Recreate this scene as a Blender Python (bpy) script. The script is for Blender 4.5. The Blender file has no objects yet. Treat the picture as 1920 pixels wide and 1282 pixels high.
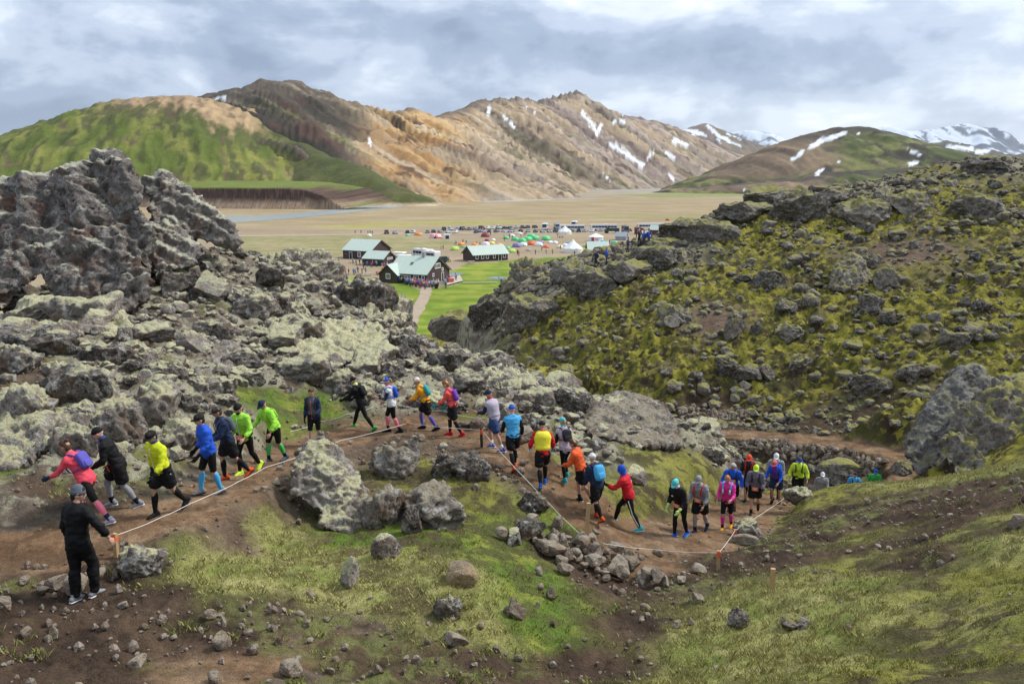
import bpy, bmesh, math, random
import numpy as np
from mathutils import Vector, Matrix

random.seed(7)
RNG = np.random.default_rng(11)
SC = bpy.context.scene
COL = SC.collection
PI = math.pi

# ------------------------------------------------------------------ camera, sky, sun, exposure
F = 1507.0                       # focal length in pixels of the 1920 wide frame
TH = math.radians(11.48)         # downward pitch
ST, CT = math.sin(TH), math.cos(TH)
PLAIN = -26.0                    # level of the outwash plain below the viewpoint

cam_d = bpy.data.cameras.new('camera')
cam_d.sensor_width = 36.0
cam_d.lens = F / 1920.0 * 36.0
cam_d.clip_start = 0.1
cam_d.clip_end = 60000.0
cam = bpy.data.objects.new('camera', cam_d)
COL.objects.link(cam)
cam.location = (0, 0, 0)
cam.rotation_euler = (PI / 2 - TH, 0, 0)
SC.camera = cam

SUN_EL, SUN_AZ = math.radians(48), math.radians(72)     # azimuth clockwise from +Y
world = bpy.data.worlds.new('World')
SC.world = world
world.use_nodes = True


def build_world():
    nt = world.node_tree
    nt.nodes.clear()
    N = nt.nodes.new
    L = nt.links.new
    out = N('ShaderNodeOutputWorld')
    sky = N('ShaderNodeTexSky')
    sky.sky_type = 'NISHITA'
    sky.sun_disc = False
    sky.sun_elevation = SUN_EL
    sky.sun_rotation = SUN_AZ
    bg1 = N('ShaderNodeBackground')
    bg1.inputs['Strength'].default_value = 0.10
    L(sky.outputs['Color'], bg1.inputs['Color'])
    tc = N('ShaderNodeTexCoord')
    mp = N('ShaderNodeMapping')
    mp.inputs['Scale'].default_value = (1.0, 1.0, 2.1)
    mp.inputs['Location'].default_value = (3.3, 0.9, 0.35)
    L(tc.outputs['Generated'], mp.inputs['Vector'])

    def noise(scale, detail, rough, dist=0.0):
        n = N('ShaderNodeTexNoise')
        n.inputs['Scale'].default_value = scale
        n.inputs['Detail'].default_value = detail
        n.inputs['Roughness'].default_value = rough
        n.inputs['Distortion'].default_value = dist
        L(mp.outputs['Vector'], n.inputs['Vector'])
        return n

    def math_(op, a, b):
        m = N('ShaderNodeMath')
        m.operation = op
        for i, v in enumerate((a, b)):
            if isinstance(v, (int, float)):
                m.inputs[i].default_value = v
            else:
                L(v, m.inputs[i])
        return m.outputs[0]
    n1 = noise(5.2, 11.0, 0.56, 0.2)
    n2 = noise(1.9, 3.0, 0.5)
    # thin cloud glows round the sun's side of the sky
    dot = N('ShaderNodeVectorMath')
    dot.operation = 'DOT_PRODUCT'
    nm = N('ShaderNodeVectorMath')
    nm.operation = 'NORMALIZE'
    L(tc.outputs['Generated'], nm.inputs[0])
    L(nm.outputs['Vector'], dot.inputs[0])
    dot.inputs[1].default_value = (math.sin(0.62) * 0.93, math.cos(0.62) * 0.93, 0.36)
    glow = math_('POWER', math_('MAXIMUM', dot.outputs['Value'], 0.0), 9.0)
    val = math_('ADD', math_('MULTIPLY', n1.outputs['Fac'], 0.78), math_('MULTIPLY', n2.outputs['Fac'], 0.30))
    val = math_('ADD', val, math_('MULTIPLY', glow, 0.17))
    sep = N('ShaderNodeSeparateXYZ')
    L(nm.outputs['Vector'], sep.inputs[0])
    val = math_('ADD', val, math_('MULTIPLY', math_('MAXIMUM', sep.outputs['Z'], 0.0), 0.10))
    ramp = N('ShaderNodeValToRGB')
    cr = ramp.color_ramp
    cr.interpolation = 'EASE'
    cr.elements[0].position = 0.44
    cr.elements[0].color = (0.125, 0.157, 0.220, 1)
    cr.elements[1].position = 0.79
    cr.elements[1].color = (0.72, 0.73, 0.74, 1)
    for pos, c in ((0.52, (0.178, 0.214, 0.284, 1)), (0.59, (0.262, 0.300, 0.368, 1)), (0.67, (0.385, 0.420, 0.475, 1))):
        e = cr.elements.new(pos)
        e.color = c
    L(val, ramp.inputs['Fac'])
    bg2 = N('ShaderNodeBackground')
    bg2.inputs['Strength'].default_value = 1.0
    L(ramp.outputs['Color'], bg2.inputs['Color'])
    mix = N('ShaderNodeMixShader')
    mix.inputs['Fac'].default_value = 0.93
    L(bg1.outputs[0], mix.inputs[1])
    L(bg2.outputs[0], mix.inputs[2])
    L(mix.outputs[0], out.inputs['Surface'])


build_world()

sun_d = bpy.data.lights.new('sun', 'SUN')
sun_d.energy = 1.5
sun_d.angle = math.radians(10)
sun_d.color = (1.0, 0.96, 0.90)
sun = bpy.data.objects.new('sun', sun_d)
COL.objects.link(sun)
_sd = Vector((math.sin(SUN_AZ) * math.cos(SUN_EL), math.cos(SUN_AZ) * math.cos(SUN_EL), math.sin(SUN_EL)))
sun.rotation_euler = _sd.to_track_quat('Z', 'Y').to_euler()

SC.view_settings.view_transform = 'Standard'
SC.view_settings.look = 'None'
SC.view_settings.exposure = 1.27
SC.view_settings.gamma = 1.0
SC.view_settings.use_curve_mapping = False
SC.cycles.max_bounces = 5
SC.cycles.diffuse_bounces = 3
SC.cycles.use_denoising = True


# ------------------------------------------------------------------ geometry of the view
def at(u, v, d):
    y = (641.0 - v) / F
    return np.array([(u - 960.0) / F * d, (CT + y * ST) * d, (-ST + y * CT) * d])


def on_plain(u, v, z=PLAIN):
    y = (641.0 - v) / F
    return at(u, v, z / (-ST + y * CT))


def project(P):
    P = np.asarray(P, float)
    d = P[..., 1] * CT - P[..., 2] * ST
    up = P[..., 1] * ST + P[..., 2] * CT
    return 960 + P[..., 0] / d * F, 641 - up / d * F, d


# ------------------------------------------------------------------ noise
def _hash(ix, iy, iz, seed):
    h = (ix.astype(np.int64) * 374761393 + iy.astype(np.int64) * 668265263 + iz.astype(np.int64) * 2147483647 + seed * 974711) & 0xFFFFFFFF
    h = (h ^ (h >> 13)) * 1274126177 & 0xFFFFFFFF
    return (h ^ (h >> 16)) & 0xFFFFFFFF


def _fade(t):
    return t * t * t * (t * (t * 6 - 15) + 10)


_G2 = np.array([(math.cos(k * PI / 8), math.sin(k * PI / 8)) for k in range(16)], np.float32)


def noise2(x, y, seed=0):
    x = np.asarray(x, np.float64); y = np.asarray(y, np.float64)
    x0 = np.floor(x); y0 = np.floor(y)
    fx = (x - x0).astype(np.float32); fy = (y - y0).astype(np.float32)
    ix = x0.astype(np.int64); iy = y0.astype(np.int64)
    z = np.zeros(1, np.int64)

    def g(dx, dy):
        k = _hash(ix + dx, iy + dy, z, seed) & 15
        G = _G2[k]
        return G[..., 0] * (fx - dx) + G[..., 1] * (fy - dy)
    u = _fade(fx); v = _fade(fy)
    a = g(0, 0); b = g(1, 0); c = g(0, 1); d = g(1, 1)
    return 1.5 * ((a + (b - a) * u) + ((c + (d - c) * u) - (a + (b - a) * u)) * v)


def fbm2(x, y, oct=4, seed=0, gain=0.5):
    s = 0; a = 1.0; t = 0
    for o in range(oct):
        s = s + a * noise2(x * 2 ** o, y * 2 ** o, seed + o * 17)
        t += a; a *= gain
    return s / t


def ridged2(x, y, oct=4, seed=0, gain=0.5):
    s = 0; a = 1.0; t = 0
    for o in range(oct):
        s = s + a * (1 - np.abs(noise2(x * 2 ** o, y * 2 ** o, seed + o * 13)) * 1.6)
        t += a; a *= gain
    return s / t


def billow2(x, y, oct=3, seed=0, gain=0.5):
    s = 0; a = 1.0; t = 0
    for o in range(oct):
        s = s + a * (np.abs(noise2(x * 2 ** o, y * 2 ** o, seed + o * 13)) * 2.0)
        t += a; a *= gain
    return s / t


def noise3(P, seed=0):
    P = np.asarray(P, np.float64)
    p0 = np.floor(P); f = P - p0; i = p0.astype(np.int64)
    r = 0
    w = _fade(f)
    for dx in (0, 1):
        for dy in (0, 1):
            for dz in (0, 1):
                h = _hash(i[..., 0] + dx, i[..., 1] + dy, i[..., 2] + dz, seed)
                g = ((h & 1023) / 511.5 - 1) * (f[..., 0] - dx) + (((h >> 10) & 1023) / 511.5 - 1) * (f[..., 1] - dy) + (((h >> 20) & 1023) / 511.5 - 1) * (f[..., 2] - dz)
                ww = (w[..., 0] if dx else 1 - w[..., 0]) * (w[..., 1] if dy else 1 - w[..., 1]) * (w[..., 2] if dz else 1 - w[..., 2])
                r = r + ww * g
    return r * 1.4


def fbm3(P, oct=4, seed=0, gain=0.5):
    s = 0; a = 1.0; t = 0
    for o in range(oct):
        s = s + a * noise3(P * 2 ** o, seed + o * 17)
        t += a; a *= gain
    return s / t


def ridged3(P, oct=4, seed=0, gain=0.5):
    s = 0; a = 1.0; t = 0
    for o in range(oct):
        s = s + a * (1 - np.abs(noise3(P * 2 ** o, seed + o * 17)) * 1.7)
        t += a; a *= gain
    return s / t


def sstep(a, b, x):
    t = np.clip((x - a) / (b - a), 0, 1)
    return t * t * (3 - 2 * t)


def lerp(a, b, t):
    return a + (b - a) * t


# ------------------------------------------------------------------ mesh helpers
def mesh_np(name, V, faces, mats=(), smooth=True, mat_idx=None, colors=None):
    """faces: an (n,3) or (n,4) array, or a list of such arrays"""
    if not isinstance(faces, (list, tuple)):
        faces = [faces]
    faces = [np.asarray(f, np.int32) for f in faces if len(f)]
    me = bpy.data.meshes.new(name)
    V = np.asarray(V, np.float32)
    nl = sum(f.size for f in faces); nf = sum(len(f) for f in faces)
    me.vertices.add(len(V)); me.vertices.foreach_set('co', V.ravel())
    me.loops.add(nl); me.loops.foreach_set('vertex_index', np.concatenate([f.ravel() for f in faces]))
    me.polygons.add(nf)
    cnt = np.concatenate([np.full(len(f), f.shape[1], np.int32) for f in faces])
    st = np.concatenate([[0], np.cumsum(cnt)[:-1]]).astype(np.int32)
    me.polygons.foreach_set('loop_start', st)
    if mat_idx is not None:
        me.polygons.foreach_set('material_index', np.asarray(mat_idx, np.int32))
    me.polygons.foreach_set('use_smooth', np.full(nf, bool(smooth)))
    for m in mats:
        me.materials.append(m)
    if colors is not None:
        for cname, C in colors.items():
            at_ = me.color_attributes.new(cname, 'FLOAT_COLOR', 'POINT')
            C4 = np.ones((len(V), 4), np.float32)
            C4[:, :C.shape[1]] = C
            at_.data.foreach_set('color', C4.ravel())
    me.update(calc_edges=True)
    return me


def link(name, me, parent=None, loc=None, rot=None, scale=None):
    o = bpy.data.objects.new(name, me)
    COL.objects.link(o)
    if parent is not None:
        o.parent = parent
    if loc is not None:
        o.location = loc
    if rot is not None:
        o.rotation_euler = rot
    if scale is not None:
        o.scale = scale
    return o


def tag(o, label=None, cat=None, group=None, kind=None):
    if label: o['label'] = label
    if cat: o['category'] = cat
    if group: o['group'] = group
    if kind: o['kind'] = kind
    return o


def thing(name, label, cat, loc=(0, 0, 0), rz=0.0, group=None):
    o = bpy.data.objects.new(name, None)
    o.empty_display_size = 0.2
    COL.objects.link(o)
    o.location = loc
    o.rotation_euler = (0, 0, rz)
    return tag(o, label, cat, group)


class MB:
    """collects simple solids as one mesh with several materials"""

    def __init__(self):
        self.V = []; self.F = []; self.M = []; self.n = 0

    def add(self, V, F, m=0):
        V = np.asarray(V, float)
        self.V.append(V)
        for f in F:
            self.F.append(tuple(i + self.n for i in f)); self.M.append(m)
        self.n += len(V)

    def box(self, c, s, m=0, R=None, taper=1.0):
        x, y, z = s[0] / 2, s[1] / 2, s[2] / 2
        t = taper
        V = np.array([(-x, -y, -z), (x, -y, -z), (x, y, -z), (-x, y, -z), (-x * t, -y * t, z), (x * t, -y * t, z), (x * t, y * t, z), (-x * t, y * t, z)])
        if R is not None:
            V = V @ np.array(R).T
        self.add(V + np.array(c), [(3, 2, 1, 0), (4, 5, 6, 7), (0, 1, 5, 4), (1, 2, 6, 5), (2, 3, 7, 6), (3, 0, 4, 7)], m)

    def prism(self, poly, axis_vec, m=0):
        """closed polygon (list of 3D points) pushed along a vector"""
        P = np.asarray(poly, float); n = len(P)
        V = np.vstack([P, P + np.asarray(axis_vec)])
        F = [tuple(range(n))[::-1], tuple(range(n, 2 * n))] + [(i, (i + 1) % n, (i + 1) % n + n, i + n) for i in range(n)]
        self.add(V, F, m)

    def tube(self, pts, radii, seg=8, m=0, cap=True, ref=(0, 0, 1)):
        V, Fq, Ft = sweep(pts, radii, seg, ref)
        self.add(V, [tuple(f) for f in Fq] + [tuple(f) for f in Ft], m)

    def mesh(self, name, mats, smooth=False):
        me = bpy.data.meshes.new(name)
        V = np.vstack(self.V) if self.V else np.zeros((0, 3))
        me.from_pydata([tuple(v) for v in V], [], self.F)
        me.polygons.foreach_set('material_index', np.asarray(self.M, np.int32))
        me.polygons.foreach_set('use_smooth', np.full(len(self.F), bool(smooth)))
        for mt in mats:
            me.materials.append(mt)
        bm = bmesh.new(); bm.from_mesh(me)
        bmesh.ops.recalc_face_normals(bm, faces=bm.faces)
        bm.to_mesh(me); bm.free()
        return me

    def obj(self, name, mats, parent=None, smooth=False, **k):
        if not isinstance(mats, (list, tuple)):
            mats = [mats]
        return link(name, self.mesh(name, mats, smooth), parent, **k)


def catmull(P, R, sub):
    """smooth a chain of centres and radii"""
    P = np.asarray(P, float); R = np.asarray(R, float)
    if R.ndim == 1:
        R = np.stack([R, R], 1)
    n = len(P)
    if sub <= 1 or n < 3:
        return P, R
    oP, oR = [], []
    for i in range(n - 1):
        p0 = P[max(i - 1, 0)]; p1 = P[i]; p2 = P[i + 1]; p3 = P[min(i + 2, n - 1)]
        r0 = R[max(i - 1, 0)]; r1 = R[i]; r2 = R[i + 1]; r3 = R[min(i + 2, n - 1)]
        for k in range(sub):
            t = k / sub
            h = lambda a, b, c, d: 0.5 * (2 * b + (c - a) * t + (2 * a - 5 * b + 4 * c - d) * t * t + (3 * b - a - 3 * c + d) * t ** 3)
            oP.append(h(p0, p1, p2, p3)); oR.append(np.maximum(h(r0, r1, r2, r3), 0.002))
    oP.append(P[-1]); oR.append(R[-1])
    return np.array(oP), np.array(oR)


def sweep(pts, radii, seg=8, ref=(1, 0, 0), sub=1, round_ends=True):
    """tapered tube with elliptic rings: radii (r_ref, r_other) per point; closed ends"""
    P, R = catmull(pts, radii, sub)
    n = len(P)
    T = np.gradient(P, axis=0)
    T /= np.maximum(np.linalg.norm(T, axis=1, keepdims=True), 1e-9)
    ref = np.asarray(ref, float)
    A = ref - (T @ ref)[:, None] * T
    ln = np.linalg.norm(A, axis=1, keepdims=True)
    alt = np.array((0.3, 1.0, 0.2)) - (T @ np.array((0.3, 1.0, 0.2)))[:, None] * T
    A = np.where(ln < 0.15, alt, A)
    A /= np.maximum(np.linalg.norm(A, axis=1, keepdims=True), 1e-9)
    B = np.cross(T, A)
    if round_ends:
        e0 = P[0] - T[0] * R[0].min() * 0.55; e1 = P[-1] + T[-1] * R[-1].min() * 0.55
        P = np.vstack([P[0] - T[0] * R[0].min() * 0.35, P, P[-1] + T[-1] * R[-1].min() * 0.35])
        R = np.vstack([R[0] * 0.75, R, R[-1] * 0.75])
        A = np.vstack([A[:1], A, A[-1:]]); B = np.vstack([B[:1], B, B[-1:]])
        n += 2
    else:
        e0, e1 = P[0], P[-1]
    a = np.arange(seg) / seg * 2 * PI
    V = P[:, None, :] + A[:, None, :] * (np.cos(a)[None, :, None] * R[:, 0][:, None, None]) + B[:, None, :] * (np.sin(a)[None, :, None] * R[:, 1][:, None, None])
    V = V.reshape(-1, 3)
    i = np.arange(n - 1)[:, None] * seg; j = np.arange(seg)[None, :]; j2 = (j + 1) % seg
    Fq = np.stack([i + j, i + j2, i + seg + j2, i + seg + j], -1).reshape(-1, 4)
    V = np.vstack([V, e0, e1])
    c0, c1 = n * seg, n * seg + 1
    jj = np.arange(seg)
    Ft = np.vstack([np.stack([np.full(seg, c0), (jj + 1) % seg, jj], 1), np.stack([np.full(seg, c1), (n - 1) * seg + jj, (n - 1) * seg + (jj + 1) % seg], 1)])
    return V, Fq, Ft


# ------------------------------------------------------------------ materials
def new_mat(name):
    m = bpy.data.materials.new(name)
    m.use_nodes = True
    nt = m.node_tree
    b = nt.nodes['Principled BSDF']
    return m, nt, b


def nodes_of(nt):
    N = nt.nodes.new; L = nt.links.new

    def noise(scale, detail=4, rough=0.55, vec=None, dist=0.0):
        n = N('ShaderNodeTexNoise')
        n.inputs['Scale'].default_value = scale
        n.inputs['Detail'].default_value = detail
        n.inputs['Roughness'].default_value = rough
        n.inputs['Distortion'].default_value = dist
        if vec is not None: L(vec, n.inputs['Vector'])
        return n.outputs['Fac']

    def m(op, a, b=0.0, clamp=False):
        q = N('ShaderNodeMath'); q.operation = op; q.use_clamp = clamp
        for i, v in enumerate((a, b)):
            if isinstance(v, (int, float)): q.inputs[i].default_value = v
            else: L(v, q.inputs[i])
        return q.outputs[0]

    def ramp(fac, stops):
        r = N('ShaderNodeValToRGB'); cr = r.color_ramp
        cr.elements[0].position, cr.elements[0].color = stops[0][0], (*stops[0][1], 1)
        cr.elements[1].position, cr.elements[1].color = stops[-1][0], (*stops[-1][1], 1)
        for p, c in stops[1:-1]:
            e = cr.elements.new(p); e.color = (*c, 1)
        L(fac, r.inputs['Fac'])
        return r.outputs['Color']

    def mixc(fac, a, b, mode='MIX'):
        q = N('ShaderNodeMix'); q.data_type = 'RGBA'; q.blend_type = mode
        if isinstance(fac, (int, float)): q.inputs['Factor'].default_value = fac
        else: L(fac, q.inputs['Factor'])
        for k, v in (('A', a), ('B', b)):
            s = [i for i in q.inputs if i.name == k and i.type == 'RGBA'][0]
            if isinstance(v, tuple): s.default_value = (*v, 1)
            else: L(v, s)
        return [o for o in q.outputs if o.type == 'RGBA'][0]

    def step(x, a, b):
        r = N('ShaderNodeMapRange'); r.interpolation_type = 'SMOOTHSTEP'
        r.inputs['From Min'].default_value = a; r.inputs['From Max'].default_value = b
        L(x, r.inputs['Value'])
        return r.outputs['Result']

    def bump(h, strength, dist, norm=None):
        b = N('ShaderNodeBump'); b.inputs['Strength'].default_value = strength; b.inputs['Distance'].default_value = dist
        L(h, b.inputs['Height'])
        if norm is not None: L(norm, b.inputs['Normal'])
        return b.outputs['Normal']
    return N, L, noise, m, ramp, mixc, step, bump


_plain_cache = {}


def plain_mat(name, col, rough=0.7, var=0.12, scale=30.0, metal=0.0, bump_s=0.0):
    """one colour with a little wear and grain"""
    key = (name, tuple(round(c, 3) for c in col))
    if key in _plain_cache:
        return _plain_cache[key]
    mt, nt, b = new_mat(name)
    N, L, noise, m, ramp, mixc, step, bump = nodes_of(nt)
    tc = N('ShaderNodeTexCoord')
    n = noise(scale, 3, 0.6, tc.outputs['Object'])
    c = mixc(n, tuple(x * (1 - var) for x in col), tuple(min(1, x * (1 + var)) for x in col))
    L(c, b.inputs['Base Color'])
    b.inputs['Roughness'].default_value = rough
    b.inputs['Metallic'].default_value = metal
    if bump_s:
        L(bump(n, bump_s, 0.01), b.inputs['Normal'])
    _plain_cache[key] = mt
    return mt


def srgb(r, g, b, k=1.0):
    f = lambda c: ((c / 255 + 0.055) / 1.055) ** 2.4 if c > 10 else c / 255 / 12.92
    return (f(r) * k, f(g) * k, f(b) * k)
# ------------------------------------------------------------------ the near ground: surveyed heights and ground cover
# (u, v, distance, cover): P trodden path, D dark soil, Y straw grass, N fresh grass, M hillside moss, R lava rubble, B brown scree
SURVEY = [
    # rubble slope on the left, under and round the crag
    (600, 700, 28, 'R'), (700, 722, 27.5, 'R'), (500, 700, 26, 'R'), (400, 650, 27.5, 'R'), (300, 620, 28, 'R'), (450, 560, 33, 'R'), (350, 560, 32, 'R'),
    (550, 600, 33, 'R'), (650, 600, 36, 'R'), (700, 650, 33, 'R'), (500, 520, 38, 'R'), (600, 530, 40, 'R'), (640, 560, 42, 'R'), (740, 600, 47, 'R'),
    (830, 660, 42, 'R'), (900, 685, 38, 'R'), (960, 690, 38, 'R'), (1000, 728, 35, 'R'), (1050, 765, 31, 'R'), (950, 745, 28, 'R'), (850, 762, 26.3, 'B'),
    (750, 745, 27, 'R'), (800, 700, 31, 'R'), (200, 575, 31, 'R'), (50, 590, 30, 'R'), (-150, 600, 30, 'R'), (-300, 600, 28, 'R'), (450, 475, 41, 'R'), (400, 480, 38, 'R'), (560, 760, 25, 'N'),
    (50, 640, 24, 'R'), (-100, 650, 22, 'R'), (100, 600, 28, 'R'), (200, 645, 24.5, 'R'), (-50, 690, 19.5, 'B'), (40, 690, 20, 'B'), (180, 690, 20.5, 'R'), (330, 740, 20, 'R'),
    (100, 870, 16.5, 'R'), (0, 950, 14.9, 'R'), (-150, 950, 14.0, 'R'), (250, 862, 17.5, 'R'), (370, 820, 19.5, 'R'), (470, 740, 24, 'N'), (430, 700, 25, 'R'),
    (20, 860, 16.8, 'N'), (100, 930, 15.4, 'D'),
    # inner hollow of the bend
    (430, 1000, 15.0, 'B'), (380, 1070, 13.4, 'Y'), (250, 1062, 13, 'D'), (155, 1120, 12.2, 'D'), (500, 965, 16.2, 'B'), (480, 908, 18, 'B'),
    (640, 1000, 16.2, 'N'), (560, 1050, 14.6, 'Y'), (700, 1060, 14.4, 'Y'), (850, 1090, 13.6, 'Y'), (700, 960, 17.2, 'M'), (780, 880, 20, 'M'), (850, 840, 22, 'B'),
    (720, 850, 21.6, 'B'), (900, 930, 18.5, 'M'), (900, 1000, 16.5, 'N'), (980, 1060, 15.6, 'N'), (1040, 960, 18.6, 'N'), (1000, 900, 19.6, 'B'), (1090, 1060, 17, 'D'), (1150, 1105, 16, 'D'),
    (1200, 1055, 18, 'P'), (1270, 1105, 16.5, 'D'), (600, 940, 18.3, 'B'), (520, 1010, 15.4, 'Y'), (800, 1000, 16, 'N'), (1000, 1120, 13.9, 'N'), (640, 1110, 13.2, 'Y'), (450, 1090, 13.0, 'Y'),
    # bare bank at the bottom
    (1200, 1180, 13.5, 'D'), (1100, 1250, 12, 'D'), (1000, 1180, 12.6, 'N'), (900, 1180, 12.3, 'Y'), (760, 1150, 12.6, 'Y'), (700, 1190, 11.9, 'D'), (500, 1140, 12.2, 'D'), (400, 1200, 11, 'D'),
    (100, 1200, 10.6, 'D'), (0, 1130, 11.6, 'D'), (100, 1290, 9.3, 'D'), (600, 1290, 9.8, 'D'), (450, 1250, 10.2, 'P'), (900, 1250, 11.0, 'D'), (1000, 1290, 10.8, 'D'), (-200, 1290, 9.0, 'D'), (300, 1130, 11.9, 'D'),
    (-150, 1130, 11.2, 'D'), (-300, 1050, 12.5, 'D'),
    # grassy slope on the right
    (1300, 1290, 10.4, 'Y'), (1600, 1290, 9, 'M'), (1920, 1290, 8, 'M'), (1920, 1150, 10, 'M'), (1600, 1150, 12.4, 'Y'), (1400, 1190, 12.8, 'Y'), (1450, 1100, 15, 'Y'), (1300, 1190, 13.0, 'Y'),
    (1700, 1050, 15, 'D'), (1920, 1020, 13.4, 'Y'), (1400, 1030, 19.6, 'D'), (1500, 1010, 20.3, 'D'), (1600, 960, 22, 'D'), (1750, 960, 19, 'D'), (1920, 930, 17, 'D'),
    (1490, 938, 24.6, 'M'), (1560, 910, 25.8, 'M'), (1630, 907, 26, 'M'), (1700, 903, 25.2, 'Y'), (1800, 893, 23.5, 'Y'), (1920, 865, 22, 'Y'), (2050, 840, 21, 'Y'), (2100, 1000, 13, 'Y'), (2100, 1290, 7.5, 'M'), (1620, 1010, 18.5, 'M'),
    (1550, 1000, 19.6, 'D'), (1650, 985, 19.4, 'D'), (1850, 948, 18, 'D'), (1450, 1045, 17.8, 'D'), (1560, 1035, 17.2, 'D'), (1720, 1010, 16.8, 'D'), (1380, 1060, 18, 'D'), (1800, 1100, 12.8, 'M'), (1850, 990, 15.3, 'M'), (1750, 1200, 10.8, 'M'), (1600, 1060, 16, 'M'), (1780, 930, 20.7, 'D'), (1450, 1250, 10.8, 'Y'), (1550, 1100, 14.2, 'Y'),
    # mossy outcrop inside the second bend
    (1130, 772, 30, 'R'), (1240, 790, 29.5, 'R'), (1100, 845, 25, 'R'), (1150, 928, 21.8, 'M'), (1250, 925, 23.2, 'M'), (1330, 890, 25.8, 'M'), (1200, 850, 25.2, 'M'), (1330, 805, 30, 'R'), (1360, 865, 28.5, 'R'), (1180, 815, 27, 'R'),
    # far bank of the gully: mossy hillside
    (1300, 775, 57, 'D'), (1450, 796, 54, 'D'), (1600, 805, 50, 'D'), (1700, 770, 46, 'M'), (1800, 760, 43, 'M'), (1950, 760, 41, 'M'),
    (1100, 720, 60, 'M'), (1010, 700, 64, 'M'), (1250, 700, 60, 'M'), (1450, 730, 57, 'M'), (1200, 650, 64, 'M'), (1400, 650, 61, 'M'), (1600, 650, 58, 'M'), (1800, 640, 55, 'M'), (1950, 640, 52, 'M'),
    (900, 650, 75, 'R'), (1000, 600, 76, 'M'), (1200, 550, 73, 'M'), (1400, 550, 69, 'M'), (1600, 530, 67, 'M'), (1800, 520, 64, 'M'), (1950, 520, 61, 'M'), (1350, 600, 65, 'B'), (1500, 600, 63, 'M'),
    (850, 605, 88, 'R'), (960, 545, 86, 'R'), (1100, 505, 84, 'R'), (1250, 472, 82, 'R'), (1400, 440, 80, 'M'), (1600, 430, 78, 'M'), (1800, 420, 75, 'M'), (1950, 420, 72, 'M'), (1700, 470, 71, 'B'),
    (960, 522, 92, 'R'), (1050, 500, 96, 'R'), (1150, 488, 108, 'M'), (1200, 470, 104, 'M'), (1250, 447, 96, 'R'), (1350, 404, 94, 'R'), (1440, 364, 92, 'R'), (1600, 354, 92, 'R'), (1700, 325, 94, 'M'), (1800, 310, 94, 'R'), (1920, 303, 92, 'R'), (2050, 300, 90, 'R'),
    (2150, 400, 75, 'M'), (2150, 600, 55, 'M'), (2200, 800, 36, 'M'),
    # right flank by the leaning slab
    (1720, 900, 33, 'M'), (1800, 880, 32, 'M'), (1920, 820, 31, 'M'), (1900, 870, 27, 'M'), (2050, 780, 30, 'M'),
]
# ground that the bends, the crag and the ridges hide: x, y, z
HIDDEN = [(-3, 62, -17.0, 'M'), (-1, 52, -16.2, 'M'), (-6, 72, -18.3, 'R'), (3, 47, -15.6, 'M'), (9, 40, -14.2, 'M'), (8, 47, -15.9, 'D'), (-14, 85, -22.5, 'R'), (-12, 70, -17.5, 'R'), (-22, 80, -22.8, 'R'), (-30, 62, -19, 'R'), (-20, 55, -13.0, 'R'),
          (-45, 50, -18, 'R'), (-40, 36, -6, 'R'), (-60, 60, -24, 'R'), (-35, 90, -26.5, 'R'), (10, 115, -23.6, 'N'), (22, 124, -25, 'N'), (40, 122, -21, 'M'), (62, 118, -14, 'M'), (80, 112, -9, 'M'), (40, 145, -28, 'M'), (75, 140, -24, 'M'),
          (2, 110, -23.2, 'M'), (-10, 112, -23.6, 'M'), (-60, 110, -28, 'R'), (100, 135, -22, 'M'), (0, 145, -28.5, 'N'), (-30, 135, -28.5, 'N'), (60, 155, -29, 'M'), (110, 155, -29, 'M'), (-100, 90, -29, 'R'), (-80, 40, -16, 'R'), (-50, 20, -6, 'R'), (-40, 5, -4, 'D'),
          (0, 5.5, -4.2, 'D'), (0, 2.5, -2.2, 'D'), (-6, 4, -3.8, 'D'), (8, 4, -2.6, 'Y'), (30, 10, -2.5, 'Y'), (35, 25, -5, 'M'), (40, 4, 0, 'Y'), (60, 40, -6, 'M'), (11, 31.4, -13.3, 'D'), (8.3, 29.4, -12.0, 'D'), (16, 31.0, -13.6, 'D'), (90, 90, 1, 'M'), (100, 60, -2, 'M'), (15.2, 42.0, -16.9, 'D'), (12.3, 45, -17.2, 'D'), (18.2, 38.2, -15.9, 'D'), (13.5, 37, -15.2, 'M')]
# the trail: pixel, distance, half width in metres
TRAIL = [(-260, 1075, 12.2, 0.95), (-100, 1055, 12.9, 0.95), (0, 1043, 13.3, 0.95), (155, 1012, 13.9, 0.95), (250, 985, 14.4, 0.9), (330, 957, 15.1, 0.85), (415, 918, 16.5, 0.8), (480, 885, 18.3, 0.8), (530, 858, 20.2, 0.8),
         (600, 832, 22.4, 0.85), (690, 806, 24.0, 0.9), (790, 800, 24.4, 1.0), (870, 812, 23.8, 1.0), (935, 835, 22.2, 1.0), (985, 872, 21.2, 1.0), (1045, 915, 20.8, 1.05), (1110, 965, 20.2, 1.1), (1180, 1000, 20.1, 1.15), (1265, 1005, 20.6, 1.2), (1340, 990, 22.3, 1.15),
         (1395, 962, 24.6, 1.0), (1440, 935, 27.0, 0.9)]
TRAIL_XYZ = [at(u, v, d) for u, v, d, w in TRAIL] + [np.array(p, float) for p in ((10.4, 29.0, -12.0), (12.8, 31.4, -13.4), (15.4, 33.6, -14.2), (18.6, 35.8, -14.5))]
TRAIL_W = [w for *_, w in TRAIL] + [0.9, 0.9, 0.9, 0.95]
for u, v, d, w in ((1700, 862, 41.5, 1.0), (1650, 843, 44, 1.05), (1550, 827, 47, 1.1), (1450, 819, 49, 1.1), (1370, 813, 51, 1.0), (1290, 806, 53, 1.0)):
    TRAIL_XYZ.append(at(u, v, d)); TRAIL_W.append(w)
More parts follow.
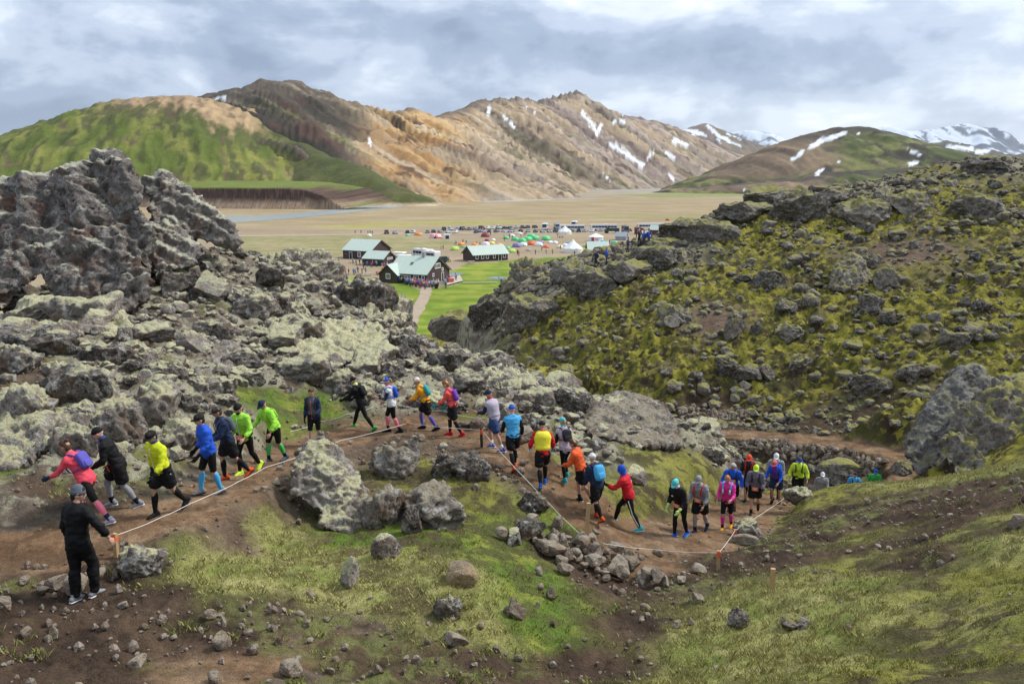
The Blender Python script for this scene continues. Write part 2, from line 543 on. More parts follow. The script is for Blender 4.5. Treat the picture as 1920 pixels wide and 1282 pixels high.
for p in ((6, 58, -16.6), (1.5, 66, -17.2), (-3, 76, -18.6), (-7.0, 87, -20.2), (-10.5, 98, -21.6), (-13.5, 110, -23.0), (-16.4, 124, -24.6), (-18.6, 136, -25.7)):
    TRAIL_XYZ.append(np.array(p, float)); TRAIL_W.append(1.0)
TRAIL_XYZ, _w = catmull(TRAIL_XYZ, TRAIL_W, 6)
TRAIL_W = _w[:, 0]

CPTS = [at(u, v, d) for u, v, d, c in SURVEY] + [np.array(p[:3], float) for p in HIDDEN]
CCLS = [s[3] for s in SURVEY] + [p[3] for p in HIDDEN]
_n0 = len(CPTS)
for i in range(0, len(TRAIL_XYZ), 4):
    CPTS.append(TRAIL_XYZ[i]); CCLS.append(None)
CPTS = np.array(CPTS)


def _phi(r2):
    return np.sqrt(r2 + 0.25)


_D2 = ((CPTS[:, None, :2] - CPTS[None, :, :2]) ** 2).sum(-1)
_A = _phi(_D2)
_n = len(CPTS)
_S = np.zeros((_n + 3, _n + 3))
_S[:_n, :_n] = _A + np.eye(_n) * -0.03
_S[:_n, _n] = 1; _S[:_n, _n + 1:] = CPTS[:, :2]
_S[_n, :_n] = 1; _S[_n + 1:, :_n] = CPTS[:, :2].T
_W = np.linalg.solve(_S, np.concatenate([CPTS[:, 2], [0, 0, 0]]))


def base_z(x, y):
    x = np.asarray(x, float); sh = x.shape
    x = x.ravel(); y = np.asarray(y, float).ravel()
    out = np.empty(len(x))
    for s in range(0, len(x), 40000):
        xx = x[s:s + 40000].astype(np.float32); yy = y[s:s + 40000].astype(np.float32)
        r = np.sqrt((xx[:, None] - CPTS[None, :, 0].astype(np.float32)) ** 2 + (yy[:, None] - CPTS[None, :, 1].astype(np.float32)) ** 2 + 0.25)
        out[s:s + 40000] = r @ _W[:_n].astype(np.float32) + _W[_n] + _W[_n + 1] * xx + _W[_n + 2] * yy
    return out.reshape(sh)


CLASSES = 'PDYNMRB'
_ci = np.array([i for i, c in enumerate(CCLS) if c])
_cm = np.array([[1.0 if CCLS[i] == k else 0.0 for k in CLASSES] for i in _ci], np.float32)
_cp = CPTS[_ci].astype(np.float32)


def cover(x, y):
    """weights of the ground covers at world points, with ragged borders"""
    x = np.asarray(x, float); sh = x.shape
    x = x.ravel(); y = np.asarray(y, float).ravel()
    sc = np.clip(np.hypot(x, y) / 30, 0.35, 2.5)
    k = 0.9
    wx = x + sc * (fbm2(x * k / 1.2, y * k / 1.2, 4, 5, 0.7) * 1.3)
    wy = y + sc * (fbm2(x * k / 1.2, y * k / 1.2, 4, 9, 0.7) * 1.3)
    out = np.empty((len(x), len(CLASSES)), np.float32)
    for s in range(0, len(x), 40000):
        a = wx[s:s + 40000].astype(np.float32); b = wy[s:s + 40000].astype(np.float32)
        w = 1.0 / ((a[:, None] - _cp[None, :, 0]) ** 2 + (b[:, None] - _cp[None, :, 1]) ** 2 + 0.02) ** 2.5
        o = w @ _cm
        out[s:s + 40000] = o / o.sum(1, keepdims=True)
    return out.reshape(*sh, len(CLASSES))


def trail_near(x, y):
    """distance to the trail's middle line, its height there and its half width"""
    x = np.asarray(x, float); sh = x.shape
    x = x.ravel().astype(np.float32); y = np.asarray(y, float).ravel().astype(np.float32)
    A = TRAIL_XYZ[:-1].astype(np.float32); B = TRAIL_XYZ[1:].astype(np.float32)
    best = np.full(len(x), 1e9, np.float32); bz = np.zeros(len(x), np.float32); bw = np.ones(len(x), np.float32)
    for i in range(len(A)):
        d = B[i] - A[i]
        L2 = d[0] ** 2 + d[1] ** 2
        t = np.clip(((x - A[i, 0]) * d[0] + (y - A[i, 1]) * d[1]) / L2, 0, 1)
        q = (x - A[i, 0] - t * d[0]) ** 2 + (y - A[i, 1] - t * d[1]) ** 2
        mk = q < best
        best = np.where(mk, q, best); bz = np.where(mk, A[i, 2] + t * d[2], bz)
        bw = np.where(mk, TRAIL_W[i] + t * (TRAIL_W[i + 1] - TRAIL_W[i]), bw)
    return np.sqrt(best).reshape(sh), bz.reshape(sh), bw.reshape(sh)


def ground(x, y, full=False):
    """height of the finished near ground; with full=True also covers and path share"""
    x = np.asarray(x, float); y = np.asarray(y, float)
    z = base_z(x, y)
    C = cover(x, y)
    td, tz, tw = trail_near(x, y)
    edge = 0.18 * fbm2(x * 1.7, y * 1.7, 3, 31) * 1.5
    m = 1 - sstep(tw - 0.05, tw + 0.75, td + edge)
    pm = 1 - sstep(tw - 0.15, tw + 0.22, td + edge * 1.6)
    P, D, Y, N_, M, R, B = [C[..., i] for i in range(7)]
    r = np.hypot(x, y)
    far = sstep(28, 45, r)
    soft = billow2(x / 2.6, y / 2.6, 3, 41)
    rough = ridged2(x / 1.5, y / 1.5, 4, 51) - 0.5
    fine = fbm2(x / 0.33, y / 0.33, 4, 61, 0.6)
    lump = billow2(x / 0.9, y / 0.9, 3, 71, 0.6)
    big = fbm2(x / 7.0, y / 7.0, 3, 81)
    det = M * (0.25 * (soft - 0.5) + 0.16 * (lump - 0.5) + 0.05 * fine) * (0.55 + 0.9 * far)
    det = det + M * far * (0.6 * (ridged2(x / 3.2, y / 3.2, 4, 55) - 0.5) + 0.9 * big + 0.42 * (ridged2(x / 1.25, y / 1.25, 3, 57, .6) - .5))
    det = det + R * (0.42 * rough + 0.22 * (soft - 0.5) + 0.08 * fine + 0.5 * big * far)
    det = det + (Y + N_) * (0.07 * (lump - 0.4) + 0.02 * fine + 0.06 * fbm2(x / 1.3, y / 1.3, 2, 91))
    det = det + D * (0.12 * (lump - 0.4) + 0.075 * fine + 0.08 * fbm2(x / 1.1, y / 1.1, 3, 95))
    det = det + B * (0.14 * rough + 0.05 * fine)
    det = det + P * 0.02 * fine
    pz = tz + 0.04 * fine + 0.035 * (lump - .4) + 0.05 * fbm2(x / 0.9, y / 0.9, 3, 99) - 0.05 * (1 - np.clip(td / tw, 0, 1) ** 2)
    out = lerp(z + det, pz, m)
    out = np.where(out < PLAIN - 0.5, np.maximum(out, PLAIN - 6), out)
    if full:
        return out, C, pm, fine, lump, soft
    return out


def gz(x, y):
    return float(ground(np.array([x]), np.array([y]))[0])


def on_ground(u, v, d0=4.0, d1=140.0):
    """where the sight line through a pixel first meets the near ground"""
    y = (641.0 - v) / F
    dirv = np.array([(u - 960.0) / F, CT + y * ST, -ST + y * CT])
    d = np.concatenate([np.linspace(d0, 40, 500), np.linspace(40, d1, 400)])
    P = dirv[None] * d[:, None]
    below = P[:, 2] < ground(P[:, 0], P[:, 1])
    k = int(np.argmax(below)) if below.any() else len(d) - 1
    if k > 0:
        dd = np.linspace(d[k - 1], d[k], 24)
        Q = dirv[None] * dd[:, None]
        b2 = Q[:, 2] < ground(Q[:, 0], Q[:, 1])
        j = int(np.argmax(b2)) if b2.any() else 23
        return Q[j]
    return P[k]


def cover_colour(x, y, C, pm, fine, lump, soft):
    """two albedos of the near ground; the shader's grain chooses between them"""
    P, D, Y, N_, M, R, B = [C[..., i:i + 1] for i in range(7)]
    n1 = fbm2(x / 1.1, y / 1.1, 4, 101)[..., None]
    n2 = fbm2(x / 0.25, y / 0.25, 3, 111)[..., None]
    n3 = fbm2(x / 4.5, y / 4.5, 3, 121)[..., None]
    n4 = fbm2(x / 0.55, y / 0.55, 4, 131)[..., None]
    c = lambda *a: np.array(a, float)
    path = lerp(c(.205, .122, .066), c(.29, .195, .118), sstep(-.3, .5, n1 + .5 * n2)); path2 = path * .62
    soil = lerp(c(.048, .031, .021), c(.105, .069, .045), sstep(-.35, .45, n1)); soil = lerp(soil, c(.22, .175, .13), sstep(.25, .6, n3 + .3 * n2) * .5); soil2 = lerp(soil * .8, c(.14, .15, .05), sstep(.0, .35, n3 + .5 * n4))
    straw = lerp(c(.30, .29, .10), c(.20, .235, .055), sstep(-.2, .4, n1)); straw = lerp(straw, c(.40, .36, .17), sstep(.05, .5, n4) * .6); straw2 = lerp(straw * .75, c(.12, .10, .045), sstep(.05, .4, n3 + .3 * n1))
    green = lerp(c(.10, .16, .024), c(.22, .235, .045), sstep(-.3, .4, n1)); green2 = lerp(c(.09, .10, .028), c(.095, .075, .038), sstep(-.1, .3, n3))
    moss = lerp(c(.295, .268, .040), c(.17, .16, .026), sstep(-.3, .35, n1 + .4 * n2)); moss = lerp(moss, c(.15, .125, .07), sstep(.12, .4, n3 + .3 * n1) * .8); moss2 = lerp(c(.055, .041, .024), c(.075, .074, .02), sstep(-.2, .2, n1 - .3 * n3))
    close = sstep(34, 22, np.hypot(x, y))[..., None]; moss = lerp(moss, lerp(straw * .85, c(.19, .185, .04), sstep(-.3, .25, n3)), close * .8); moss2 = lerp(moss2, c(.10, .085, .04), close * .6)
    rub = lerp(c(.19, .155, .12), c(.12, .092, .068), sstep(-.3, .3, n1)); rub = lerp(rub, c(.17, .185, .05), sstep(.18, .42, n3 - .4 * n2) * .7); rub2 = c(.31, .295, .21) * np.ones_like(n1)
    brn = lerp(c(.135, .09, .062), c(.19, .14, .10), sstep(-.3, .4, n1 + .4 * n2)); brn2 = lerp(brn * .7, c(.14, .14, .035), sstep(-.1, .3, n3))
    A = P * path + D * soil + Y * straw + N_ * green + M * moss + R * rub + B * brn
    B_ = P * path2 + D * soil2 + Y * straw2 + N_ * green2 + M * moss2 + R * rub2 + B * brn2
    pm = pm[..., None]
    return lerp(A, path, pm), lerp(B_, path2, pm)


def ground_material():
    mt, nt, b = new_mat('ground_cover')
    N, L, noise, m, ramp, mixc, step, bump = nodes_of(nt)
    at_ = N('ShaderNodeVertexColor'); at_.layer_name = 'Col'
    tc = N('ShaderNodeTexCoord')
    f1 = noise(9.0, 5, 0.7, tc.outputs['Object'])
    f2 = noise(38.0, 3, 0.6, tc.outputs['Object'])
    f = m('ADD', m('MULTIPLY', f1, 0.9), m('MULTIPLY', f2, 0.9))
    g = m('ADD', m('MULTIPLY', m('SUBTRACT', f, 0.9), 1.5), 1.0)
    alt = N('ShaderNodeVertexColor'); alt.layer_name = 'Alt'
    k1 = noise(1.5, 7, 0.66, tc.outputs['Object'], 0.3); k2 = noise(0.42, 4, 0.6, tc.outputs['Object'])
    k = m('ADD', m('MULTIPLY', k1, 0.8), m('MULTIPLY', k2, 0.35))
    two = mixc(step(k, 0.525, 0.63), at_.outputs['Color'], alt.outputs['Color'])
    cc = N('ShaderNodeCombineColor')
    for i in range(3): L(g, cc.inputs[i])
    L(mixc(1.0, two, cc.outputs[0], 'MULTIPLY'), b.inputs['Base Color'])
    b.inputs['Roughness'].default_value = 0.95
    b.inputs['Specular IOR Level'].default_value = 0.15
    L(bump(f, 0.9, 0.05), b.inputs['Normal'])
    return mt


MAT_GROUND = ground_material()


def build_near_ground():
    a = np.radians(np.concatenate([np.linspace(-75, -38.5, 32)[:-1], np.linspace(-38.5, 38.5, 730), np.linspace(38.5, 75, 32)[1:]]))
    r = np.exp(np.concatenate([np.linspace(math.log(1.2), math.log(8.0), 22)[:-1], np.linspace(math.log(8.0), math.log(42), 300)[:-1], np.linspace(math.log(42), math.log(100), 340)[:-1], np.linspace(math.log(100), math.log(165), 46)]))
    Aa, Rr = np.meshgrid(a, r)
    X = np.sin(Aa) * Rr; Y = np.cos(Aa) * Rr
    Z, C, pm, fine, lump, soft = ground(X, Y, True)
    colr, alt = cover_colour(X, Y, C, pm, fine, lump, soft)
    n, mcols = X.shape
    i = np.arange(n - 1)[:, None] * mcols; j = np.arange(mcols - 1)[None, :]
    Fq = np.stack([i + j, i + j + 1, i + mcols + j + 1, i + mcols + j], -1).reshape(-1, 4)
    V = np.stack([X, Y, Z], -1).reshape(-1, 3)
    keep = (V[Fq, 2].max(1) > PLAIN - 1.2)
    me = mesh_np('lava_field_ground', V, Fq[keep][:, ::-1], [MAT_GROUND], True, None, {'Col': colr.reshape(-1, 3), 'Alt': alt.reshape(-1, 3)})
    o = link('lava_field_ground', me)
    tag(o, 'rough ground of the lava field with soil, moss and grass', kind='structure')
    return o


build_near_ground()
# ------------------------------------------------------------------ the valley floor
def plain_material():
    mt, nt, b = new_mat('outwash_plain')
    N, L, noise, m, ramp, mixc, step, bump = nodes_of(nt)
    at_ = N('ShaderNodeVertexColor'); at_.layer_name = 'Col'
    tc = N('ShaderNodeTexCoord')
    f1 = noise(0.35, 6, 0.65, tc.outputs['Object'])
    mp = N('ShaderNodeMapping'); mp.inputs['Scale'].default_value = (0.012, 0.05, 1)
    L(tc.outputs['Object'], mp.inputs['Vector'])
    f2 = noise(1.0, 6, 0.6, mp.outputs['Vector'], 0.6)
    g = m('ADD', m('MULTIPLY', m('SUBTRACT', f1, 0.5), 0.55), m('ADD', 1.0, m('MULTIPLY', m('SUBTRACT', f2, 0.5), 0.8)))
    cc = N('ShaderNodeCombineColor')
    for i in range(3): L(g, cc.inputs[i])
    L(mixc(1.0, at_.outputs['Color'], cc.outputs[0], 'MULTIPLY'), b.inputs['Base Color'])
    b.inputs['Roughness'].default_value = 0.95
    b.inputs['Specular IOR Level'].default_value = 0.1
    return mt


def pip(x, y, poly):
    """points inside a polygon"""
    ins = np.zeros(np.shape(x), bool)
    n = len(poly)
    for i in range(n):
        x1, y1 = poly[i]; x2, y2 = poly[(i + 1) % n]
        c = ((y1 > y) != (y2 > y)) & (x < (x2 - x1) * (y - y1) / (y2 - y1 + 1e-12) + x1)
        ins ^= c
    return ins


# the meadow round the huts and the gravel yard, in metres on the plain
def W(pts):
    return [tuple(on_plain(u, v)[:2]) for u, v in pts]


MEADOWS = [W([(560, 520), (640, 517), (720, 520), (760, 532), (800, 545), (860, 532), (960, 500), (1060, 480), (1140, 470), (1200, 478), (1250, 520), (1150, 560), (900, 640), (760, 640), (560, 600)]),
           W([(840, 508), (870, 497), (960, 488), (1080, 478), (1160, 500), (1100, 560), (960, 570), (846, 545)])]
DULL = W([(430, 442), (640, 441), (760, 444), (860, 455), (800, 470), (700, 478), (640, 482), (520, 482), (430, 480)])
BAND = W([(560, 426), (700, 417), (850, 413), (1000, 412), (960, 420), (800, 424), (640, 430)])
BAND2 = W([(1100, 403), (1300, 402), (1400, 400), (1450, 405), (1250, 411), (1120, 409)])
BAND3 = W([(1150, 366), (1280, 362), (1400, 362), (1420, 367), (1250, 371)])


def build_plain():
    a = np.radians(np.concatenate([np.linspace(-80, -36, 30)[:-1], np.linspace(-36, 36, 300), np.linspace(36, 80, 30)[1:]]))
    r = np.concatenate([np.exp(np.linspace(math.log(90), math.log(3400), 230)), np.exp(np.linspace(math.log(3500), math.log(13500), 12))])
    A, R = np.meshgrid(a, r)
    X = np.sin(A) * R; Y = np.cos(A) * R
    Z = np.full(X.shape, PLAIN)
    wob = 0.03 * R
    wx = X + fbm2(X / 22, Y / 22, 4, 201) * 5 + fbm2(X / 4, Y / 4, 3, 203) * 1.6; wy = Y + fbm2(X / 30, Y / 30, 4, 205) * 6 + fbm2(X / 5, Y / 5, 3, 207) * 2.0
    n = fbm2(X / 40, Y / 14, 4, 211)[..., None]; n2 = fbm2(X / 6, Y / 5, 4, 213)[..., None]
    c = lambda *q: np.array(q, float)
    base = lerp(c(.29, .225, .125), c(.36, .285, .175), sstep(-.3, .4, n))
    farm = sstep(900, 1900, R)[..., None]
    base = lerp(base, lerp(c(.30, .27, .21), c(.36, .33, .27), sstep(-.2, .3, n)), farm)
    yard = sstep(520, 430, R)[..., None]
    base = lerp(base, c(.31, .245, .165), yard * .8)
    def region(poly, col1, col2, k=1.0):
        nonlocal base
        mk = pip(wx, wy, poly)[..., None].astype(float) * k
        base = lerp(base, lerp(c(*col1), c(*col2), sstep(-.35, .35, n2 + .5 * n)), mk)
    region(DULL, (.23, .225, .095), (.32, .27, .15))
    region(BAND, (.30, .29, .085), (.36, .31, .13), .8)
    region(BAND2, (.24, .24, .10), (.30, .26, .13), .8)
    region(BAND3, (.20, .24, .07), (.26, .26, .10), .9)
    for p in MEADOWS:
        region(p, (.125, .20, .022), (.25, .285, .045))
    V = np.stack([X, Y, Z], -1).reshape(-1, 3)
    nn, mc = X.shape
    i = np.arange(nn - 1)[:, None] * mc; j = np.arange(mc - 1)[None, :]
    Fq = np.stack([i + j, i + mc + j, i + mc + j + 1, i + j + 1], -1).reshape(-1, 4)
    me = mesh_np('outwash_plain', V, Fq[:, ::-1], [plain_material()], True, None, {'Col': base.reshape(-1, 3)})
    # the sheet looks up
    o = link('outwash_plain', me)
    tag(o, 'flat gravel plain and meadow on the valley floor', kind='structure')


build_plain()


def ribbon(name, left, right, z, mat, label, kind='structure'):
    n = len(left)
    V = [(*p[:2], z) for p in left] + [(*p[:2], z) for p in right]
    Fq = np.array([(i, i + 1, n + i + 1, n + i) for i in range(n - 1)])
    me = mesh_np(name, V, Fq, [mat])
    bm = bmesh.new(); bm.from_mesh(me)
    for f in bm.faces:
        if f.normal.z < 0: f.normal_flip()
    bm.to_mesh(me); bm.free()
    return tag(link(name, me), label, kind=kind)


def dense(pts, k=10):
    P, _ = catmull([(p[0], p[1], 0) for p in pts], [1.0] * len(pts), k)
    return [(q[0], q[1]) for q in P]


def water_material(name, col):
    mt, nt, b = new_mat(name)
    N, L, noise, m, ramp, mixc, step, bump = nodes_of(nt)
    tc = N('ShaderNodeTexCoord')
    n = noise(0.2, 4, 0.6, tc.outputs['Object'])
    L(mixc(n, tuple(c * .85 for c in col), tuple(c * 1.15 for c in col)), b.inputs['Base Color'])
    b.inputs['Roughness'].default_value = 0.25
    L(bump(noise(0.8, 3, 0.5, tc.outputs['Object']), 0.25, 0.1), b.inputs['Normal'])
    return mt


MAT_RIVER = water_material('river_water', (.36, .40, .385))
MAT_POND = water_material('pond_water', (.16, .20, .21))
MAT_TRACK = plain_mat('pale_gravel', (.36, .285, .20), 0.95, 0.25, 0.6)


def px_ribbon(name, top, bot, z, mat, label):
    tp = dense(W(top)); bt = dense(W(bot))
    rr = np.random.default_rng(len(name) + len(top))
    j = lambda P: [(x + rr.normal(0, .3) * math.hypot(x, y) / 400, y + rr.normal(0, 1.0) * math.hypot(x, y) / 400) for x, y in P]
    return ribbon(name, j(tp), j(bt), z, mat, label)


px_ribbon('river', [(380, 404.5), (500, 403.5), (600, 395.5), (700, 385), (800, 377.5), (900, 370), (960, 366.5), (1030, 363)], [(380, 421), (500, 414), (600, 405), (700, 394), (800, 383.5), (900, 376), (960, 372.5), (1030, 369)], PLAIN + 0.10, MAT_RIVER, 'pale milky river curving along the foot of the mountain')
px_ribbon('river', [(930, 362.5), (1000, 359.5), (1080, 357.5), (1180, 355.5), (1300, 354)], [(930, 367), (1000, 362), (1080, 359.5), (1180, 356.6), (1300, 355)], PLAIN + 0.10, MAT_RIVER, 'thin far braid of the milky river across the gravel')
px_ribbon('river', [(905, 377), (980, 375), (1060, 373.2), (1120, 373)], [(905, 380), (980, 377.6), (1060, 374.8), (1120, 374)], PLAIN + 0.10, MAT_RIVER, 'side braid of the milky river spreading on the gravel flat')
px_ribbon('road', [(430, 441), (560, 440), (640, 438.5), (720, 437), (800, 436), (900, 435.5), (1250, 433)], [(430, 444), (560, 442.5), (640, 441), (720, 439.5), (800, 439), (900, 438.5), (1250, 436)], PLAIN + 0.05, MAT_TRACK, 'pale gravel road along the parked cars')
# the wide path from the main hut into the lava
px_ribbon('path', [(789, 538), (788, 548), (783, 560), (774, 576), (760, 596), (745, 620)], [(809, 538), (809, 550), (803, 566), (794, 584), (782, 606), (772, 632)], PLAIN + 0.06, MAT_TRACK, 'sandy footpath from the meadow up to the main hut')
px_ribbon('pond', [(836, 513), (850, 511.5), (868, 512.5)], [(836, 518), (852, 519), (868, 515)], PLAIN + 0.07, MAT_POND, 'small pond beside the main hut')
px_ribbon('pond', [(915, 521), (930, 518.5), (950, 519.5)], [(915, 523), (932, 524), (950, 522)], PLAIN + 0.07, MAT_POND, 'shallow pool in the meadow beyond the deck')


# ------------------------------------------------------------------ mountains
def mountain_material(name):
    mt, nt, b = new_mat(name)
    N, L, noise, m, ramp, mixc, step, bump = nodes_of(nt)
    at_ = N('ShaderNodeVertexColor'); at_.layer_name = 'Col'
    tc = N('ShaderNodeTexCoord')
    f1 = noise(0.05, 7, 0.65, tc.outputs['Object'])
    f2 = noise(0.35, 5, 0.6, tc.outputs['Object'])
    f = m('ADD', f1, m('MULTIPLY', f2, 0.7))
    g = m('ADD', m('MULTIPLY', m('SUBTRACT', f, 0.85), 0.75), 1.0)
    cc = N('ShaderNodeCombineColor')
    for i in range(3): L(g, cc.inputs[i])
    L(mixc(1.0, at_.outputs['Color'], cc.outputs[0], 'MULTIPLY'), b.inputs['Base Color'])
    b.inputs['Roughness'].default_value = 0.95
    b.inputs['Specular IOR Level'].default_value = 0.1
    L(bump(f, 0.5, 3.0), b.inputs['Normal'])
    return mt


MAT_MOUNTAIN = mountain_material('mountain_slope')


def ridge_field(X, Y, ridges):
    """height, distance to the crest and place along it, from a network of crest lines: (pts xyz, slope, rounding)"""
    H = np.full(X.shape, -1e9); S = np.zeros(X.shape); Dm = np.zeros(X.shape); K = np.zeros(X.shape, int); Hc = np.zeros(X.shape)
    s0 = 0.0; per = np.full((len(ridges),) + X.shape, -1e9, np.float32)
    for k, (pts, slope, rnd) in enumerate(ridges):
        pts = np.asarray(pts, float)
        sl = np.broadcast_to(np.asarray(slope, float), (len(pts),))
        run = (pts[-1] - pts[0])[:2]; run = run / np.linalg.norm(run)
        for i in range(len(pts) - 1):
            a, b = pts[i], pts[i + 1]; d = b - a
            L2 = d[0] ** 2 + d[1] ** 2; Ln = math.sqrt(L2)
            t = np.clip(((X - a[0]) * d[0] + (Y - a[1]) * d[1]) / L2, 0, 1)
            q = np.sqrt((X - a[0] - t * d[0]) ** 2 + (Y - a[1] - t * d[1]) ** 2)
            hc = a[2] + t * d[2]
            h = hc - (sl[i] + t * (sl[i + 1] - sl[i])) * (np.sqrt(q * q + rnd * rnd) - rnd)
            per[k] = np.maximum(per[k], h)
            mk = h > H
            # ease the joint where two flanks meet
            H = np.where(mk, h, H); S = np.where(mk, X * run[0] + Y * run[1] + 137.0 * k, S); Dm = np.where(mk, q, Dm); K = np.where(mk, k, K); Hc = np.where(mk, hc, Hc)
            s0 += Ln
    gap = np.full(X.shape, 1e3)
    if len(ridges) > 1:
        top = np.partition(per, len(ridges) - 2, axis=0); gap = top[-1] - top[-2]
    return H, Dm, S, K, Hc, gap


MS = 1.3                         # the valley is this much wider than first paced out


def uvd(pts):
    return [at(u, v, d * MS) for u, v, d in pts]


def mountain(name, label, ridges, az, rr, n, gully, colour, snow=(), floor=PLAIN - 3, seed=0, warp=8.0, cut=None, jag=0.0):
    """az: degrees, rr: metres, n: grid; gully: (amplitude, wavelength)"""
    rr = (rr[0] * MS, rr[1] * MS); gully = (gully[0] * MS, gully[1] * MS); warp *= MS
    a = np.radians(np.linspace(az[0], az[1], n[0])); r = np.exp(np.linspace(math.log(rr[0]), math.log(rr[1]), n[1]))
    A, R = np.meshgrid(a, r)
    X = np.sin(A) * R; Y = np.cos(A) * R
    wl = gully[1]
    wx = X + warp * fbm2(X / (wl * 3), Y / (wl * 3), 4, seed + 1) * 2; wy = Y + warp * fbm2(X / (wl * 3), Y / (wl * 3), 4, seed + 2) * 2
    H, D, S, K, Hc, gap = ridge_field(wx, wy, [(p, sl, rn * MS) for p, sl, rn in ridges])
    rel = np.clip((H - PLAIN) / np.maximum(Hc - PLAIN, 1), 0, 1)
    # gullies run straight down from the crest
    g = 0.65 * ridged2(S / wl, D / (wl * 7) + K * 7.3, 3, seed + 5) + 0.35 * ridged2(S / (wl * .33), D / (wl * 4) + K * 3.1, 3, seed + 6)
    amp = gully[0] * sstep(0, wl * 1.5, D) * (0.35 + 0.65 * sstep(0, .25, rel))
    amp = amp * sstep(0, gully[0] * .7, gap)
    H = H + (g - 0.55) * amp + gully[0] * 0.25 * fbm2(X / (wl * .5), Y / (wl * .5), 4, seed + 7)
    if jag:
        H = H + jag * MS * (ridged2(X / 34, Y / 34, 4, seed + 10, .6) - .62) * sstep(46 * MS, 6 * MS, D) * sstep(-.05, .0, X / Y) * sstep(.13, .10, X / Y)
    P = np.stack([X, Y, H], -1)
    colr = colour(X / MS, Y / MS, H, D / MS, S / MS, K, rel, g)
    if len(snow):
        U, Vv, dd = project(P)
        su = U + 5 * fbm2(X / (wl * .35), Y / (wl * .35), 4, seed + 8, .65); sv = Vv + 4 * fbm2(X / (wl * .35), Y / (wl * .35), 4, seed + 9, .65)
        sm = np.zeros(X.shape)
        for pts in snow:
            pts = np.array(pts, float)
            if len(pts) == 1: pts = np.vstack([pts, pts + [[.5, .5, 0]]])
            for i in range(len(pts) - 1):
                p, q = pts[i], pts[i + 1]; e = q - p
                t = np.clip(((su - p[0]) * e[0] + (sv - p[1]) * e[1]) / (e[0] ** 2 + e[1] ** 2), 0, 1)
                dist = np.hypot(su - p[0] - t * e[0], sv - p[1] - t * e[1])
                sm = np.maximum(sm, sstep(1.1, .7, dist / (.85 * (p[2] + t * e[2]))))
        colr = lerp(colr, np.array((.72, .75, .79)), sm[..., None])
    nn, mc = X.shape
    i = np.arange(nn - 1)[:, None] * mc; j = np.arange(mc - 1)[None, :]
    Fq = np.stack([i + j, i + j + 1, i + mc + j + 1, i + mc + j], -1).reshape(-1, 4)
    V = P.reshape(-1, 3)
    keep = V[Fq, 2].max(1) > floor
    if cut is not None: keep &= ~cut(A, R).ravel()[Fq].any(1)
    V[:, 2] = np.maximum(V[:, 2], floor - 4)
    used = np.unique(Fq[keep]); remap = np.zeros(len(V), np.int32); remap[used] = np.arange(len(used))
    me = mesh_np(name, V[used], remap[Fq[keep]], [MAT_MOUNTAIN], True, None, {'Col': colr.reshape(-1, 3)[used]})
    o = link(name, me)
    tag(o, label, kind='structure')
    return P


def C3(*q):
    return np.array(q, float)


def col_rhyolite(X, Y, H, D, S, K, rel, g):
    u = (960 + X / np.maximum(Y, 1) * 1480)[..., None]
    s1 = fbm2(S / 70, D / 420, 4, 301)[..., None]; s2 = fbm2(S / 16, D / 260, 4, 303, .65)[..., None]; n = (.6 * fbm2(S / 60, D / 260, 4, 305) + .4 * fbm2(X / 90, Y / 90, 4, 306))[..., None]; n2 = (.75 * fbm2(S / 15, D / 75, 4, 307) + .3 * fbm2(X / 25, Y / 25, 4, 308))[..., None]
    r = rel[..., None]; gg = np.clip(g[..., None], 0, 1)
    s3 = fbm2(S / 6.5, D / 130, 3, 309)[..., None]; nb = fbm2(S / 150 + 3, D / 500, 3, 311)[..., None]
    st = .55 * s1 + .75 * s2 + .45 * s3
    tan = lerp(C3(.37, .28, .175), C3(.53, .43, .305), sstep(-.25, .35, st))
    pink = lerp(C3(.23, .175, .145), C3(.40, .325, .265), sstep(-.25, .3, st))
    ochre = lerp(C3(.36, .19, .065), C3(.56, .37, .16), sstep(-.3, .25, st))
    dull = lerp(C3(.075, .064, .05), C3(.215, .18, .138), sstep(-.25, .3, st))
    olive = lerp(C3(.055, .058, .03), C3(.15, .155, .05), sstep(-.25, .3, st + .5 * n2))
    c = lerp(tan, pink, sstep(.0, .22, nb + .35 * s1 + .25 * sstep(880, 1150, u) - .08))
    c = lerp(c, ochre, np.clip(sstep(650, 740, u) * sstep(930, 830, u) * sstep(-.12, .12, n + .4 * s1 + .1), 0, 1) * .85)
    west = sstep(740, 600, u + 130 * s1 + 70 * (1 - r))          # dull brown western shoulder
    c = lerp(c, dull, west * .92)
    c = lerp(c, dull, sstep(.06, .24, -nb + .5 * s1 - .1) * .7)
    low = sstep(.86, .45, r + .2 * s1)
    c = lerp(c, olive, np.clip(sstep(-.13, .07, s1 + .5 * s2 - .25 * n) * low * (sstep(800, 560, u) * .95 + .75 * sstep(.0, .2, n)), 0, 1))
    c = lerp(c, C3(.05, .046, .036), west * sstep(.99, .7, r) * sstep(-.07, .12, -s1 + .5 * n2) * .88)
    c = lerp(c, C3(.10, .062, .047), sstep(.17, .30, n2 * .9 + n * .4 - .2 * s2) * .9)
    c = lerp(c, C3(.13, .105, .09), sstep(.93, 1.0, r + .04 * n2) * .75)
    return c * (0.42 + .72 * gg)  # gullies darker, crests lighter: relief shading put into the slope colour


